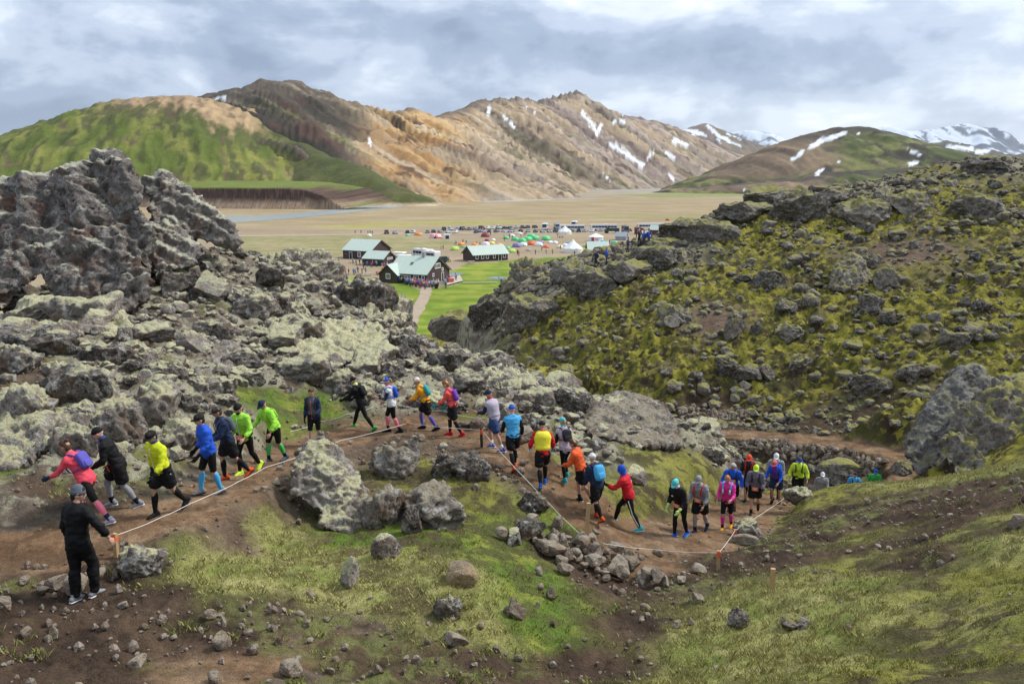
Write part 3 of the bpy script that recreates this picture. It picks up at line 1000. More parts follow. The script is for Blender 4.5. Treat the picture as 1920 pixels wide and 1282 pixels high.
R_MAIN = [
    (uvd([(330, 300, 900), (395, 222, 900), (440, 176, 905), (490, 153, 900), (550, 155, 940), (620, 184, 990), (690, 205, 1070), (720, 216, 1120), (770, 204, 1180), (815, 221, 1260), (838, 216, 1390), (865, 208, 1560), (900, 191, 1650), (960, 184, 1800),
          (1005, 190, 1950), (1045, 182, 2060), (1080, 172, 2180), (1108, 198, 2260), (1140, 219, 2350), (1155, 214, 2400), (1200, 221, 2500), (1260, 238, 2620), (1330, 268, 2750), (1400, 305, 2850), (1450, 335, 2900)]),
     [.42, .42, .42, .40, .40, .42, .45, .46, .48, .5, .52, .55, .55, .58, .6, .62, .64, .64, .62, .6, .58, .55, .5, .45, .42], 10),
    (uvd([(550, 155, 940), (640, 228, 850), (740, 315, 740), (810, 372, 690)]), .50, 6),
    (uvd([(690, 205, 1070), (760, 262, 990), (840, 330, 890), (890, 366, 880)]), .55, 5),
    (uvd([(770, 204, 1180), (830, 265, 1110), (900, 335, 1010), (950, 364, 1000)]), .60, 5),
    (uvd([(838, 216, 1390), (900, 270, 1320), (980, 330, 1240), (1035, 357, 1260)]), .6, 5),
    (uvd([(960, 184, 1800), (1020, 250, 1720), (1090, 310, 1640), (1150, 352, 1600)]), .62, 6),
    (uvd([(1080, 172, 2180), (1120, 240, 2050), (1190, 305, 1950), (1250, 348, 1900)]), .62, 6),
    (uvd([(1200, 221, 2500), (1230, 280, 2350), (1290, 330, 2250), (1330, 349, 2250)]), .55, 8),
    (uvd([(620, 184, 990), (700, 262, 905), (790, 340, 800), (840, 372, 780)]), .58, 4),
    (uvd([(720, 216, 1120), (800, 300, 1020), (872, 356, 940)]), .62, 4),
    (uvd([(815, 221, 1260), (880, 285, 1180), (960, 355, 1090)]), .64, 4),
    (uvd([(900, 191, 1650), (960, 260, 1540), (1040, 335, 1420)]), .66, 5),
    (uvd([(1005, 190, 1950), (1060, 262, 1820), (1125, 335, 1720)]), .68, 5),
    (uvd([(1045, 182, 2060), (1105, 262, 1950), (1165, 335, 1840)]), .68, 5),
    (uvd([(1108, 198, 2260), (1160, 265, 2150), (1220, 325, 2050)]), .66, 5),
    (uvd([(490, 153, 900), (570, 235, 830), (650, 300, 760)]), .48, 5),
    (uvd([(1260, 238, 2620), (1310, 290, 2480), (1370, 335, 2350)]), .58, 6),
    (uvd([(1210, 300, 2250), (1245, 283, 2260), (1262, 330, 2200)]), .7, 6),
    (uvd([(1330, 268, 2750), (1380, 310, 2600), (1420, 345, 2500)]), .5, 8),
]
SNOW_MAIN = [[(398, 187, 3), (428, 180, 2.5)], [(692, 262, 3), (696, 272, 3)], [(917, 203, 5), (917, 213, 5)], [(944, 217, 3), (964, 238, 4)], [(986, 203, 4), (1003, 210, 3)], [(1093, 211, 5), (1108, 232, 5), (1120, 252, 3)], [(1127, 234, 4), (1121, 248, 3)],
             [(1147, 226, 4), (1170, 230, 5)], [(1143, 270, 3), (1180, 293, 4), (1206, 309, 3)], [(1213, 297, 2.5), (1225, 286, 2.5)], [(1250, 285, 3), (1266, 298, 3)], [(1265, 262, 5), (1288, 272, 4)], [(1130, 328, 2.5), (1145, 338, 3)], [(1255, 328, 3), (1263, 338, 3)], [(1168, 215, 2)]]
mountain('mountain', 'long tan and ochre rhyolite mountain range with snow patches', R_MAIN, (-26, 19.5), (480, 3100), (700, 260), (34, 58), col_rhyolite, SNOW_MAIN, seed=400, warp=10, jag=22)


def col_greenhill(X, Y, H, D, S, K, rel, g):
    u = (960 + X / np.maximum(Y, 1) * 1480)[..., None]
    n = fbm2(X / 60, Y / 60, 4, 501)[..., None]; s = fbm2(S / 22, D / 150, 4, 503)[..., None]; n2 = (.7 * fbm2(S / 9, D / 34, 5, 505, .6) + .4 * fbm2(X / 14, Y / 14, 4, 506))[..., None]; st = fbm2(S / 9, D / 60, 4, 507)[..., None]
    Dn = D[..., None]
    c = lerp(C3(.10, .13, .026), C3(.20, .205, .05), sstep(-.22, .22, s + .5 * n + .4 * n2))
    c = lerp(c, C3(.055, .066, .026), sstep(-.02, .22, n2 + .6 * s + .3 * st) * .85)
    k = sstep(195, 290, u + 60 * n)
    reach = 66 + 52 * sstep(330, 460, u) - 30 * sstep(500, 620, u)
    top = sstep(reach + 14, reach - 16, Dn + 46 * st + 36 * n2 + 30 * n) * k * sstep(560, 480, u + 50 * n)
    c = lerp(c, C3(.07, .078, .032), sstep(reach + 60, reach - 10, Dn + 30 * n2 + 30 * st) * k * .8)
    c = lerp(c, C3(.13, .10, .055), sstep(.16, .34, n2 + .5 * n) * .75)
    c = lerp(c, lerp(C3(.40, .285, .16), C3(.30, .21, .125), sstep(-.2, .3, n2)), top)
    brn = sstep(560, 470, u) * sstep(42, 12, Dn + 40 * n2 + 26 * n) * sstep(60, 210, u)
    c = lerp(c, C3(.17, .13, .085), brn * (1 - .6 * k) * .8)
    c = lerp(c, C3(.10, .072, .045), sstep(.1, .32, n2 + .4 * st) * top * .6)
    foot = sstep(540, 620, u + 30 * n) * sstep(.62, .40, rel[..., None] + .1 * s)
    c = lerp(c, lerp(C3(.10, .11, .035), C3(.21, .19, .075), sstep(-.1, .3, st + .5 * s)), foot * sstep(-.25, .1, s + .5 * st) * .7)
    c = lerp(c, lerp(C3(.52, .42, .29), C3(.36, .27, .18), sstep(-.1, .3, st)), foot * sstep(.30, .16, rel[..., None] + .12 * s + .08 * n2))
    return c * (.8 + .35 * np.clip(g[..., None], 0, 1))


R_HILL = [(uvd([(-400, 335, 720), (-150, 312, 740), (0, 284, 765), (120, 247, 780), (230, 205, 790), (300, 182, 795), (345, 181, 800), (390, 196, 810), (430, 215, 820)]), [.40, .40, .42, .44, .46, .47, .48, .48, .48], 60),
          (uvd([(430, 213, 820), (500, 240, 775), (560, 266, 730), (620, 296, 690), (680, 326, 650), (750, 358, 620)]), .50, 14)]
BANK = [(-400, 352, 430), (215, 352, 440), (245, 352, 590), (330, 352, 570), (420, 354, 555), (500, 356, 545), (560, 358, 540), (590, 360, 536), (625, 372, 470), (800, 380, 300)]
_ba = np.array([math.atan2(at(*q)[0], at(*q)[1]) for q in BANK]); _br = np.array([math.hypot(*at(*q)[:2]) for q in BANK]) * MS
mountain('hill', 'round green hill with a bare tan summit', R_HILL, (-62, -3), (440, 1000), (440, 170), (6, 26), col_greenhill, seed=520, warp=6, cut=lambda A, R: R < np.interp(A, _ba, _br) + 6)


def col_bank(X, Y, H, D, S, K, rel, g):
    n = fbm2(X / 7, Y / 7, 4, 551)[..., None]; st = noise2(X / 1.6, H / 12, 553)[..., None]
    h = (H[..., None] - PLAIN) / 1.3 + 1.6 * n
    c = lerp(C3(.30, .225, .15), C3(.20, .13, .09), sstep(-.2, .4, st))
    c = lerp(c, lerp(C3(.075, .05, .04), C3(.15, .095, .065), sstep(-.1, .4, st + .8 * n)), sstep(4.2, 6.5, h))
    c = lerp(c, C3(.15, .185, .045), sstep(17.4, 18.0, H[..., None] - PLAIN))
    right = sstep(-112, -96, X / MS)[..., None]
    c = lerp(c, C3(.13, .19, .03), right * sstep(6.0, 3.0, h) * .8)
    return c


def build_bank():
    """the cut terrace under the green hill: a steep eroded face above the river"""
    top = [at(u, v, d * MS) for u, v, d in ((215, 352, 592), (250, 352, 590), (330, 352, 570), (420, 354, 555), (500, 356, 545), (560, 358, 540), (600, 360, 535), (645, 368, 522))]
    top = [np.array((p[0], p[1], PLAIN + h)) for p, h in zip(top, (18, 18, 18, 18, 17.5, 16.5, 12, 1))]
    P, _ = catmull(top, [1.0] * len(top), 60)
    rows = []
    prof = [(0.0, 0.0), (0.6, -1.5), (1.3, -4.5), (2.6, -8.4), (5.0, -11.0), (9.0, -14.3), (14.0, -18.8)]
    n = len(P)
    tang = np.gradient(P, axis=0); tang /= np.linalg.norm(tang, axis=1, keepdims=True)
    nrm = np.stack([tang[:, 1], -tang[:, 0], np.zeros(n)], 1)
    if nrm[n // 2, 1] > 0: nrm = -nrm
    s = np.cumsum(np.r_[0, np.linalg.norm(np.diff(P, axis=0), axis=1)])
    back = []
    for off, dz in [(-60, 6.0), (-20, 1.5), (-2, 0.25)] + prof:
        w = 1.4 * fbm2(s / 5, np.full(n, off * .3), 4, 557) + 2.0 * fbm2(s / 22, np.zeros(n), 2, 558)
        q = P + nrm * (off + w * (1 if off >= 0 else 0.2))[:, None]
        q[:, 2] += dz + (0.5 * fbm2(s / 3, np.full(n, dz), 3, 559) if 0 > dz > -17 else 0)
        rows.append(q)
    G = np.array(rows)
    m_, nn = G.shape[:2]
    i = np.arange(m_ - 1)[:, None] * nn; j = np.arange(nn - 1)[None, :]
    Fq = np.stack([i + j, i + j + 1, i + nn + j + 1, i + nn + j], -1).reshape(-1, 4)
    cl = col_bank(G[..., 0], G[..., 1], G[..., 2], None, None, None, None, None)
    me = mesh_np('river_bank', G.reshape(-1, 3), Fq, [MAT_MOUNTAIN], True, None, {'Col': cl.reshape(-1, 3)})
    bm = bmesh.new(); bm.from_mesh(me); bmesh.ops.recalc_face_normals(bm, faces=bm.faces)
    bm.to_mesh(me); bm.free()
    tag(link('river_bank', me), 'dark eroded bank cut by the river below the green hill', kind='structure')


build_bank()


def col_righthill(X, Y, H, D, S, K, rel, g):
    n = fbm2(X / 70, Y / 70, 4, 601)[..., None]; n2 = fbm2(X / 22, Y / 30, 4, 603)[..., None]; s = fbm2(S / 40, D / 120, 4, 605)[..., None]
    r = rel[..., None]
    u = (960 + X / np.maximum(Y, 1) * 1480)[..., None]
    band = fbm2(X / 160 + .6 * n[..., 0], H / 26, 4, 607)[..., None]
    c = lerp(C3(.075, .09, .03), C3(.19, .195, .065), sstep(-.2, .22, band + .4 * n2))
    c = lerp(c, C3(.042, .035, .03), sstep(-.02, .16, n + .6 * band - .1 * s) * .92)
    c = lerp(c, lerp(C3(.27, .19, .125), C3(.17, .12, .085), sstep(-.2, .2, s)), sstep(1570, 1500, u + 60 * n) * sstep(.22, .42, r) * .85)
    c = lerp(c, C3(.055, .047, .042), sstep(.80, .93, r + .06 * n2) * .8)
    c = lerp(c, C3(.26, .19, .13), sstep(.20, .32, n2 - .3 * n) * sstep(.5, .3, r) * .7)
    return c


R_RIGHT = [(uvd([(1395, 342, 1300), (1440, 312, 1320), (1490, 277, 1350), (1530, 254, 1380), (1570, 240, 1400), (1605, 238, 1410), (1640, 244, 1420), (1700, 262, 1430), (1760, 278, 1440), (1830, 297, 1450), (1950, 325, 1450)]), [.36, .36, .38, .40, .40, .40, .38, .34, .32, .30, .3], 25),
           (uvd([(1605, 238, 1410), (1560, 290, 1320), (1500, 330, 1240), (1420, 352, 1150)]), .34, 25),
           (uvd([(1700, 262, 1430), (1650, 300, 1300), (1560, 330, 1190)]), .34, 25),
           (uvd([(1290, 352, 1180), (1380, 346, 1150), (1480, 338, 1130), (1600, 325, 1130), (1750, 312, 1150), (1950, 318, 1150)]), .22, 30)]
SNOW_RIGHT = [[(1518, 276, 4), (1545, 262, 7), (1585, 250, 4)], [(1487, 299, 4), (1505, 284, 5)], [(1702, 280, 3), (1725, 290, 4)], [(1533, 326, 5), (1543, 318, 3)], [(1708, 308, 6), (1720, 304, 4)], [(1571, 303, 3)], [(1610, 251, 3)], [(1395, 357, 3), (1408, 360, 4)]]
mountain('hill', 'dark green and brown hill with snow streaks beyond the plain', R_RIGHT, (8.5, 40), (900, 1750), (340, 140), (14, 60), col_righthill, SNOW_RIGHT, seed=640, warp=14)


def col_mid(X, Y, H, D, S, K, rel, g):
    n = fbm2(X / 150, Y / 150, 4, 701)[..., None]; s = fbm2(S / 60, D / 400, 4, 703)[..., None]
    c = lerp(C3(.24, .18, .135), C3(.17, .135, .115), sstep(-.3, .3, s))
    c = lerp(c, C3(.12, .125, .07), sstep(.05, .35, n) * .6)
    return c


R_MID = [(uvd([(1180, 280, 3500), (1240, 258, 3600), (1285, 240, 3700), (1322, 231, 3750), (1365, 252, 3800), (1420, 272, 3900), (1480, 286, 3950), (1560, 310, 3950)]), .5, 15),
         (uvd([(1322, 231, 3750), (1370, 285, 3450), (1430, 325, 3200)]), .5, 10), (uvd([(1240, 258, 3600), (1300, 300, 3350), (1360, 335, 3200)]), .5, 10), (uvd([(1420, 272, 3900), (1470, 310, 3500), (1490, 335, 3300)]), .5, 10)]
SNOW_MID = [[(1283, 243, 4), (1312, 250, 5), (1325, 256, 3)], [(1326, 236, 4), (1345, 252, 4), (1372, 268, 3), (1388, 274, 2)], [(1298, 254, 4), (1308, 262, 3)], [(1345, 262, 3), (1352, 268, 2)], [(1362, 250, 2), (1390, 262, 2)]]
mountain('mountain', 'brown mountain with snow streaks behind the end of the range', R_MID, (7, 23), (3000, 4300), (220, 100), (45, 130), col_mid, SNOW_MID, seed=740, warp=25)


def col_far(X, Y, H, D, S, K, rel, g):
    n = fbm2(X / 300, Y / 300, 4, 801)[..., None]; s = fbm2(S / 160, D / 500, 4, 803)[..., None]
    c = lerp(C3(.10, .12, .15), C3(.15, .16, .18), sstep(-.3, .3, n))
    snow = sstep(.05, .15, s + .6 * n + (rel[..., None] - .66) * .7)
    return lerp(c, C3(.60, .66, .74), snow)  # snow toned blue-grey: distance haze put into its colour


R_FAR = [(uvd([(1300, 280, 7500), (1360, 252, 7600), (1400, 243, 7600), (1432, 246, 7600), (1470, 262, 7700), (1510, 252, 7800), (1550, 246, 7900), (1600, 250, 8000), (1645, 240, 8200), (1668, 238, 8200), (1700, 246, 8300), (1740, 244, 8400), (1775, 238, 8600), (1812, 232, 8800), (1850, 240, 8800), (1890, 258, 8800), (1930, 272, 8800), (2050, 285, 8800)]), .55, 30),
         (uvd([(1432, 246, 7600), (1450, 290, 6900)]), .5, 30), (uvd([(1645, 240, 8200), (1690, 275, 7600)]), .5, 30), (uvd([(1740, 244, 8400), (1770, 280, 7800)]), .5, 30), (uvd([(1812, 232, 8800), (1860, 275, 8000)]), .5, 30), (uvd([(1510, 252, 7800), (1540, 290, 7000)]), .5, 30)]
mountain('mountain', 'far blue mountains streaked with snow on the skyline', R_FAR, (10, 40), (6500, 10500), (420, 90), (110, 260), col_far, seed=840, warp=60)


def col_dark(X, Y, H, D, S, K, rel, g):
    n = fbm2(X / 120, Y / 120, 4, 901)[..., None]
    return lerp(C3(.085, .08, .075), C3(.12, .115, .085), sstep(-.3, .3, n))


R_DARK = [(uvd([(1640, 300, 3200), (1700, 276, 3300), (1770, 259, 3400), (1820, 262, 3450), (1880, 268, 3500), (1960, 275, 3500), (2080, 285, 3500)]), .38, 40), (uvd([(1880, 300, 2600), (1930, 286, 2650), (2050, 278, 2700)]), .35, 30)]
SNOW_DARK = [[(1732, 266, 4), (1762, 263, 5)], [(1778, 276, 6), (1822, 280, 6)], [(1832, 285, 6), (1852, 283, 5)], [(1862, 270, 4), (1890, 268, 4), (1905, 264, 3)], [(1890, 279, 3), (1915, 272, 3)], [(1800, 268, 2)], [(1855, 276, 3)]]
mountain('mountain', 'dark low mountain with snow patches in front of the snowy range', R_DARK, (20, 40), (2450, 3900), (200, 90), (25, 120), col_dark, SNOW_DARK, seed=940, warp=25)


# ------------------------------------------------------------------ the air: far things fade
def build_haze():
    mt = bpy.data.materials.new('haze_air'); mt.use_nodes = True
    nt = mt.node_tree; nt.nodes.clear()
    out = nt.nodes.new('ShaderNodeOutputMaterial')
    v = nt.nodes.new('ShaderNodeVolumePrincipled')
    v.inputs['Color'].default_value = (.72, .82, .95, 1)
    v.inputs['Density'].default_value = HAZE
    v.inputs['Anisotropy'].default_value = .2
    nt.links.new(v.outputs[0], out.inputs['Volume'])
    m_ = MB(); m_.box((0, 6500, 440), (29500, 17000, 960))
    o = m_.obj('haze', [mt])
    tag(o, 'thin haze over the whole valley', 'haze', None, 'stuff')


HAZE = 2.6e-5
build_haze()
# ------------------------------------------------------------------ rock
def rock_material(name, dark, grey, red, moss, moss_lo, moss_amt, lichen=0.5, scale=1.0, rust=0.5, thr=0.64):
    mt, nt, b = new_mat(name)
    N, L, noise, m, ramp, mixc, step, bump = nodes_of(nt)
    geo = N('ShaderNodeNewGeometry'); oi = N('ShaderNodeObjectInfo')
    rnd = m('FRACT', m('ADD', geo.outputs['Random Per Island'], oi.outputs['Random']))
    pos = geo.outputs['Position']
    big = noise(1.3 * scale, 5, 0.6, pos)
    mid = noise(5.0 * scale, 6, 0.68, pos)
    fine = noise(22.0 * scale, 4, 0.65, pos)
    v = N('ShaderNodeTexVoronoi'); v.inputs['Scale'].default_value = 7.0 * scale; v.inputs['Randomness'].default_value = 1.0
    L(pos, v.inputs['Vector'])
    f = m('ADD', m('MULTIPLY', mid, 0.7), m('MULTIPLY', fine, 0.4))
    f = m('ADD', f, m('MULTIPLY', m('SUBTRACT', rnd, 0.5), 0.22))
    f = m('SUBTRACT', f, m('MULTIPLY', step(noise(13.0 * scale, 3, 0.7, pos), 0.56, 0.66), 0.16))
    c = ramp(f, [(0.40, dark), (0.55, tuple(lerp(np.array(dark), np.array(grey), .55))), (0.74, grey)])
    c = mixc(m('MULTIPLY', step(big, rust, rust + .17), 0.8), c, mixc(fine, red, tuple(x * .5 for x in red)))
    # grey crust lichen in spots
    li = m('MULTIPLY', step(m('ADD', m('MULTIPLY', noise(3.1 * scale, 5, 0.7, pos), 1.0), m('MULTIPLY', fine, 0.25)), 0.66, 0.76), lichen)
    c = mixc(li, c, (0.40, 0.395, 0.36))
    sep = N('ShaderNodeSeparateXYZ'); L(geo.outputs['Normal'], sep.inputs[0])
    up = N('ShaderNodeAttribute'); up.attribute_name = 'up'
    nz = m('ADD', m('MULTIPLY', sep.outputs['Z'], 0.38), m('MULTIPLY', up.outputs['Fac'], 0.62))
    mk = m('ADD', m('MULTIPLY', nz, 0.95), m('MULTIPLY', m('SUBTRACT', noise(1.7 * scale, 5, 0.6, pos), 0.5), 1.5))
    mk = m('ADD', mk, m('MULTIPLY', m('SUBTRACT', rnd, 0.5), 0.35))
    mk = m('MULTIPLY', step(mk, thr, thr + 0.18), moss_amt)
    mc = mixc(noise(3.5 * scale, 4, 0.6, pos), moss, moss_lo)
    mc = mixc(m('MULTIPLY', step(m('ADD', m('MULTIPLY', fine, .6), m('MULTIPLY', noise(9.0 * scale, 4, 0.7, pos), .5)), 0.56, 0.66), 0.7), mc, tuple(x * .42 for x in moss_lo))
    c = mixc(mk, c, mc)
    L(c, b.inputs['Base Color'])
    b.inputs['Roughness'].default_value = 0.92
    b.inputs['Specular IOR Level'].default_value = 0.2
    h = m('ADD', m('MULTIPLY', mid, 0.8), m('ADD', m('MULTIPLY', fine, 0.5), m('MULTIPLY', v.outputs['Distance'], -0.3)))
    L(bump(h, 1.0, 0.09 / scale), b.inputs['Normal'])
    return mt


MAT_ROCK_LEFT = rock_material('grey_lava', (.050, .044, .040), (.33, .29, .245), (.18, .12, .08), (.52, .49, .27), (.42, .41, .285), 0.92, 0.8)
MAT_ROCK_RIGHT = rock_material('mossy_lava', (.046, .041, .036), (.30, .268, .222), (.13, .09, .062), (.25, .235, .04), (.30, .285, .12), 0.92, 0.55)
MAT_ROCK_CRAG = rock_material('crag_lava', (.036, .030, .028), (.25, .225, .20), (.165, .085, .052), (.52, .51, .38), (.40, .40, .31), 0.95, 0.6, 0.7, .50)
MAT_ROCK_CUSHION = rock_material('moss_cushion_lava', (.045, .039, .034), (.30, .27, .225), (.17, .115, .075), (.54, .51, .29), (.46, .44, .30), 0.96, 0.7, .8, .55, .40)
MAT_ROCK_OUTCROP = rock_material('outcrop_lava', (.05, .042, .036), (.28, .245, .205), (.18, .12, .078), (.36, .35, .26), (.25, .19, .13), 0.8, 0.85, 0.8)
MAT_ROCK_SLAB = rock_material('slab_lava', (.036, .034, .034), (.24, .23, .22), (.08, .065, .05), (.20, .19, .05), (.30, .29, .22), 0.55, 0.75, 0.9)
MAT_STONE = rock_material('loose_stone', (.12, .088, .064), (.38, .32, .255), (.26, .165, .105), (.27, .25, .16), (.34, .32, .22), 0.25, 0.4, 2.2)
MAT_STONE_TAN = rock_material('tan_stone', (.26, .19, .11), (.52, .40, .25), (.38, .27, .15), (.22, .20, .16), (.14, .12, .10), 0.6, 0.3, 1.6)


def ico(sub):
    bm = bmesh.new(); bmesh.ops.create_icosphere(bm, subdivisions=sub, radius=1.0)
    V = np.array([v.co[:] for v in bm.verts]); Fc = np.array([[v.index for v in f.verts] for f in bm.faces])
    bm.free()
    return V, Fc


ICO = {k: ico(k) for k in (1, 2, 3, 4, 5, 6)}


def rock_shape(sub, kind, seed):
    """unit sized rock; rests with its underside near z = -0.35"""
    r = np.random.default_rng(seed)
    V, Fc = ICO[sub]
    P = V.copy()
    off = r.uniform(-50, 50, 3)
    if kind == 'lava':
        P = P * np.array([1, r.uniform(.7, .95), r.uniform(.62, .95)])
        for _ in range(9):
            n = r.normal(size=3); n /= np.linalg.norm(n); d = r.uniform(.45, .8)
            P = P - n * np.maximum(P @ n - d, 0)[:, None] * .95
        P = P + V * (0.46 * (ridged3(P * 1.5 + off, 4, seed, .6) - .55) + 0.16 * fbm3(P * 5 + off, 3, seed + 1, .65))[:, None]
    elif kind == 'moss':
        P = P * np.array([1, r.uniform(.6, .9), r.uniform(.45, .7)])
        for _ in range(6):
            n = r.normal(size=3); n[2] = -abs(n[2]) * .6; n /= np.linalg.norm(n); d = r.uniform(.4, .65)
            P = P - n * np.maximum(P @ n - d, 0)[:, None]
        lump = 1 - np.abs(noise3(P * 2.6 + off, seed)) * 1.9
        up = sstep(-.3, .3, V[:, 2])
        P = P + V * (0.20 * fbm3(P * 1.2 + off, 2, seed + 2) + up * -0.10 * (lump < 0) + 0.13 * up * (np.abs(noise3(P * 2.7 + off, seed + 3)) * 2 - .5)
                     + (1 - up) * 0.24 * (ridged3(P * 2.4 + off, 4, seed + 4) - .6) + 0.08 * fbm3(P * 8 + off, 3, seed + 5, .65))[:, None]
    else:
        sz = {'angular': (.75, .95), 'slab': (.3, .45), 'round': (.6, .8)}[kind]
        P = P * np.array([1, r.uniform(.65, .95), r.uniform(*sz)])
        for _ in range(12 if kind != 'round' else 5):
            n = r.normal(size=3) * np.array([1, 1, .7 if kind == 'angular' else .4]); n /= np.linalg.norm(n); d = r.uniform(.36, .7) if kind != 'round' else r.uniform(.6, .85)
            P = P - n * np.maximum(P @ n - d, 0)[:, None]
        P = P + V * (0.10 * fbm3(P * 2 + off, 3, seed) + 0.045 * fbm3(P * 7 + off, 2, seed + 1))[:, None]
    P[:, 2] -= P[:, 2].min(); P[:, :2] -= (P[:, :2].max(0) + P[:, :2].min(0)) / 2
    ext = (P.max(0) - P.min(0))
    P = P / max(ext[0], ext[1])                      # widest ground extent = 1 m
    P[:, 2] -= P[:, 2].max() * {'lava': .36, 'moss': .34, 'angular': .22, 'slab': .2, 'round': .25}[kind]   # part of it stays in the ground
    return P, Fc


_protos = {}


def set_up(me, up):
    a = me.attributes.new('up', 'FLOAT', 'POINT')
    a.data.foreach_set('value', np.asarray(up, np.float32))
    return me


def proto(sub, kind, k, mat):
    key = (sub, kind, k, mat.name)
    if key not in _protos:
        P, Fc = rock_shape(sub, kind, 1000 + 37 * k + {'lava': 0, 'moss': 400, 'angular': 800, 'slab': 1200, 'round': 1600}[kind])
        _protos[key] = (set_up(mesh_np('rock_' + kind, P, Fc, [mat], sub >= 5), ICO[sub][0][:, 2]), P, Fc)
    return _protos[key]


def put_rock(name, sub, kind, k, mat, pos, size, rz, tilt=(0, 0), label=None, cat='rock', group=None):
    me, P, Fc = proto(sub, kind, k, mat)
    o = link(name, me, None, pos, (tilt[0], tilt[1], rz), size if isinstance(size, (tuple, list)) else (size,) * 3)
    return tag(o, label, cat, group)


# ---- crags: hulls fused into one eroded mass
def fuse(hulls, voxel, smooth_it=1):
    bm = bmesh.new()
    for pts in hulls:
        vs = [bm.verts.new(Vector(p)) for p in pts]
        r = bmesh.ops.convex_hull(bm, input=vs)
        junk = [g for g in r['geom_interior'] if isinstance(g, bmesh.types.BMVert)]
        if junk: bmesh.ops.delete(bm, geom=junk, context='VERTS')
    me = bpy.data.meshes.new('tmp'); bm.to_mesh(me); bm.free()
    o = bpy.data.objects.new('tmp', me); COL.objects.link(o)
    md = o.modifiers.new('r', 'REMESH'); md.mode = 'VOXEL'; md.voxel_size = voxel
    dg = bpy.context.evaluated_depsgraph_get()
    ev = o.evaluated_get(dg); m2 = ev.to_mesh()
    V = np.empty(len(m2.vertices) * 3, np.float32); m2.vertices.foreach_get('co', V); V = V.reshape(-1, 3).astype(float)
    Fq = np.array([p.vertices[:] for p in m2.polygons if len(p.vertices) == 4], np.int32).reshape(-1, 4)
    ev.to_mesh_clear()
    bpy.data.objects.remove(o); bpy.data.meshes.remove(me)
    return laplace(V, Fq, smooth_it), Fq


def laplace(V, Fq, it, k=0.6):
    if not it: return V
    E = np.vstack([Fq[:, [0, 1]], Fq[:, [1, 2]], Fq[:, [2, 3]], Fq[:, [3, 0]]])
    cnt = np.bincount(E[:, 0], minlength=len(V)) + np.bincount(E[:, 1], minlength=len(V))
    for _ in range(it):
        S = np.stack([np.bincount(E[:, 0], V[E[:, 1], a], len(V)) + np.bincount(E[:, 1], V[E[:, 0], a], len(V)) for a in range(3)], 1)
        V = lerp(V, S / np.maximum(cnt, 1)[:, None], k)
    return V


def vnormals(V, Fq):
    n = np.cross(V[Fq[:, 2]] - V[Fq[:, 0]], V[Fq[:, 3]] - V[Fq[:, 1]])
    out = np.zeros_like(V)
    for k in range(4):
        for a in range(3):
            out[:, a] += np.bincount(Fq[:, k], n[:, a], len(V))
    return out / np.maximum(np.linalg.norm(out, axis=1, keepdims=True), 1e-9)


def crag(name, label, hulls, voxel, mat, seed, amps=(.5, .22, .1, .045), base=1.6, strata=None, group=None):
    V, Fq = fuse(hulls, voxel, 2)
    n = vnormals(V, Fq)
    if n[np.argmax(V[:, 2]), 2] < 0: n = -n
    w = 1.0 / base
    d = amps[0] * (ridged3(V * w, 3, seed) - .6) * 1.5
    d = d + amps[1] * (ridged3(V * w * 2.7, 3, seed + 3) - .6) * 1.6 + amps[2] * fbm3(V * w * 6.5, 3, seed + 7) * 1.4 + amps[3] * fbm3(V * w * 17, 2, seed + 11) * 1.5
    d = d - amps[0] * .55 * sstep(.74, .97, ridged3(V * w * 1.5 + 7, 2, seed + 17)) - amps[1] * .5 * sstep(.75, .97, ridged3(V * w * 4.0 + 3, 2, seed + 19))
    V = V + n * d[:, None]
    if strata is not None:
        ax, wl, am = strata
        s = V @ np.array(ax) + .25 * fbm3(V * w, 2, seed + 13)
        V = V + n * (am * (np.abs((s / wl) % 1 - .5) * 2 - .5))[:, None]
    c = V.mean(0); c[2] = V[:, 2].min()
    ns = vnormals(laplace(V, Fq, 14, .7), Fq)
    if ns[np.argmax(V[:, 2]), 2] < 0: ns = -ns
    me = set_up(mesh_np(name, V - c, Fq, [mat], True), ns[:, 2] * .95 - .13)
    o = link(name, me, None, tuple(c))
    return tag(o, label, 'rock', group)


def hull(pts, back=None, depth=2.0):
    """front outline at its own distances and the same outline further back, a little smaller"""
    A = [at(*p) for p in pts]
    c = np.mean(A, axis=0)
    if back is None:
        dirv = c / np.linalg.norm(c); dirv[2] = 0; dirv /= np.linalg.norm(dirv)
        B = [c + (a - c) * .82 + dirv * depth for a in A]
    else:
        B = [at(*p) for p in back]
    return A + B


def lift(pts, depth):
    return hull(pts, None, depth)


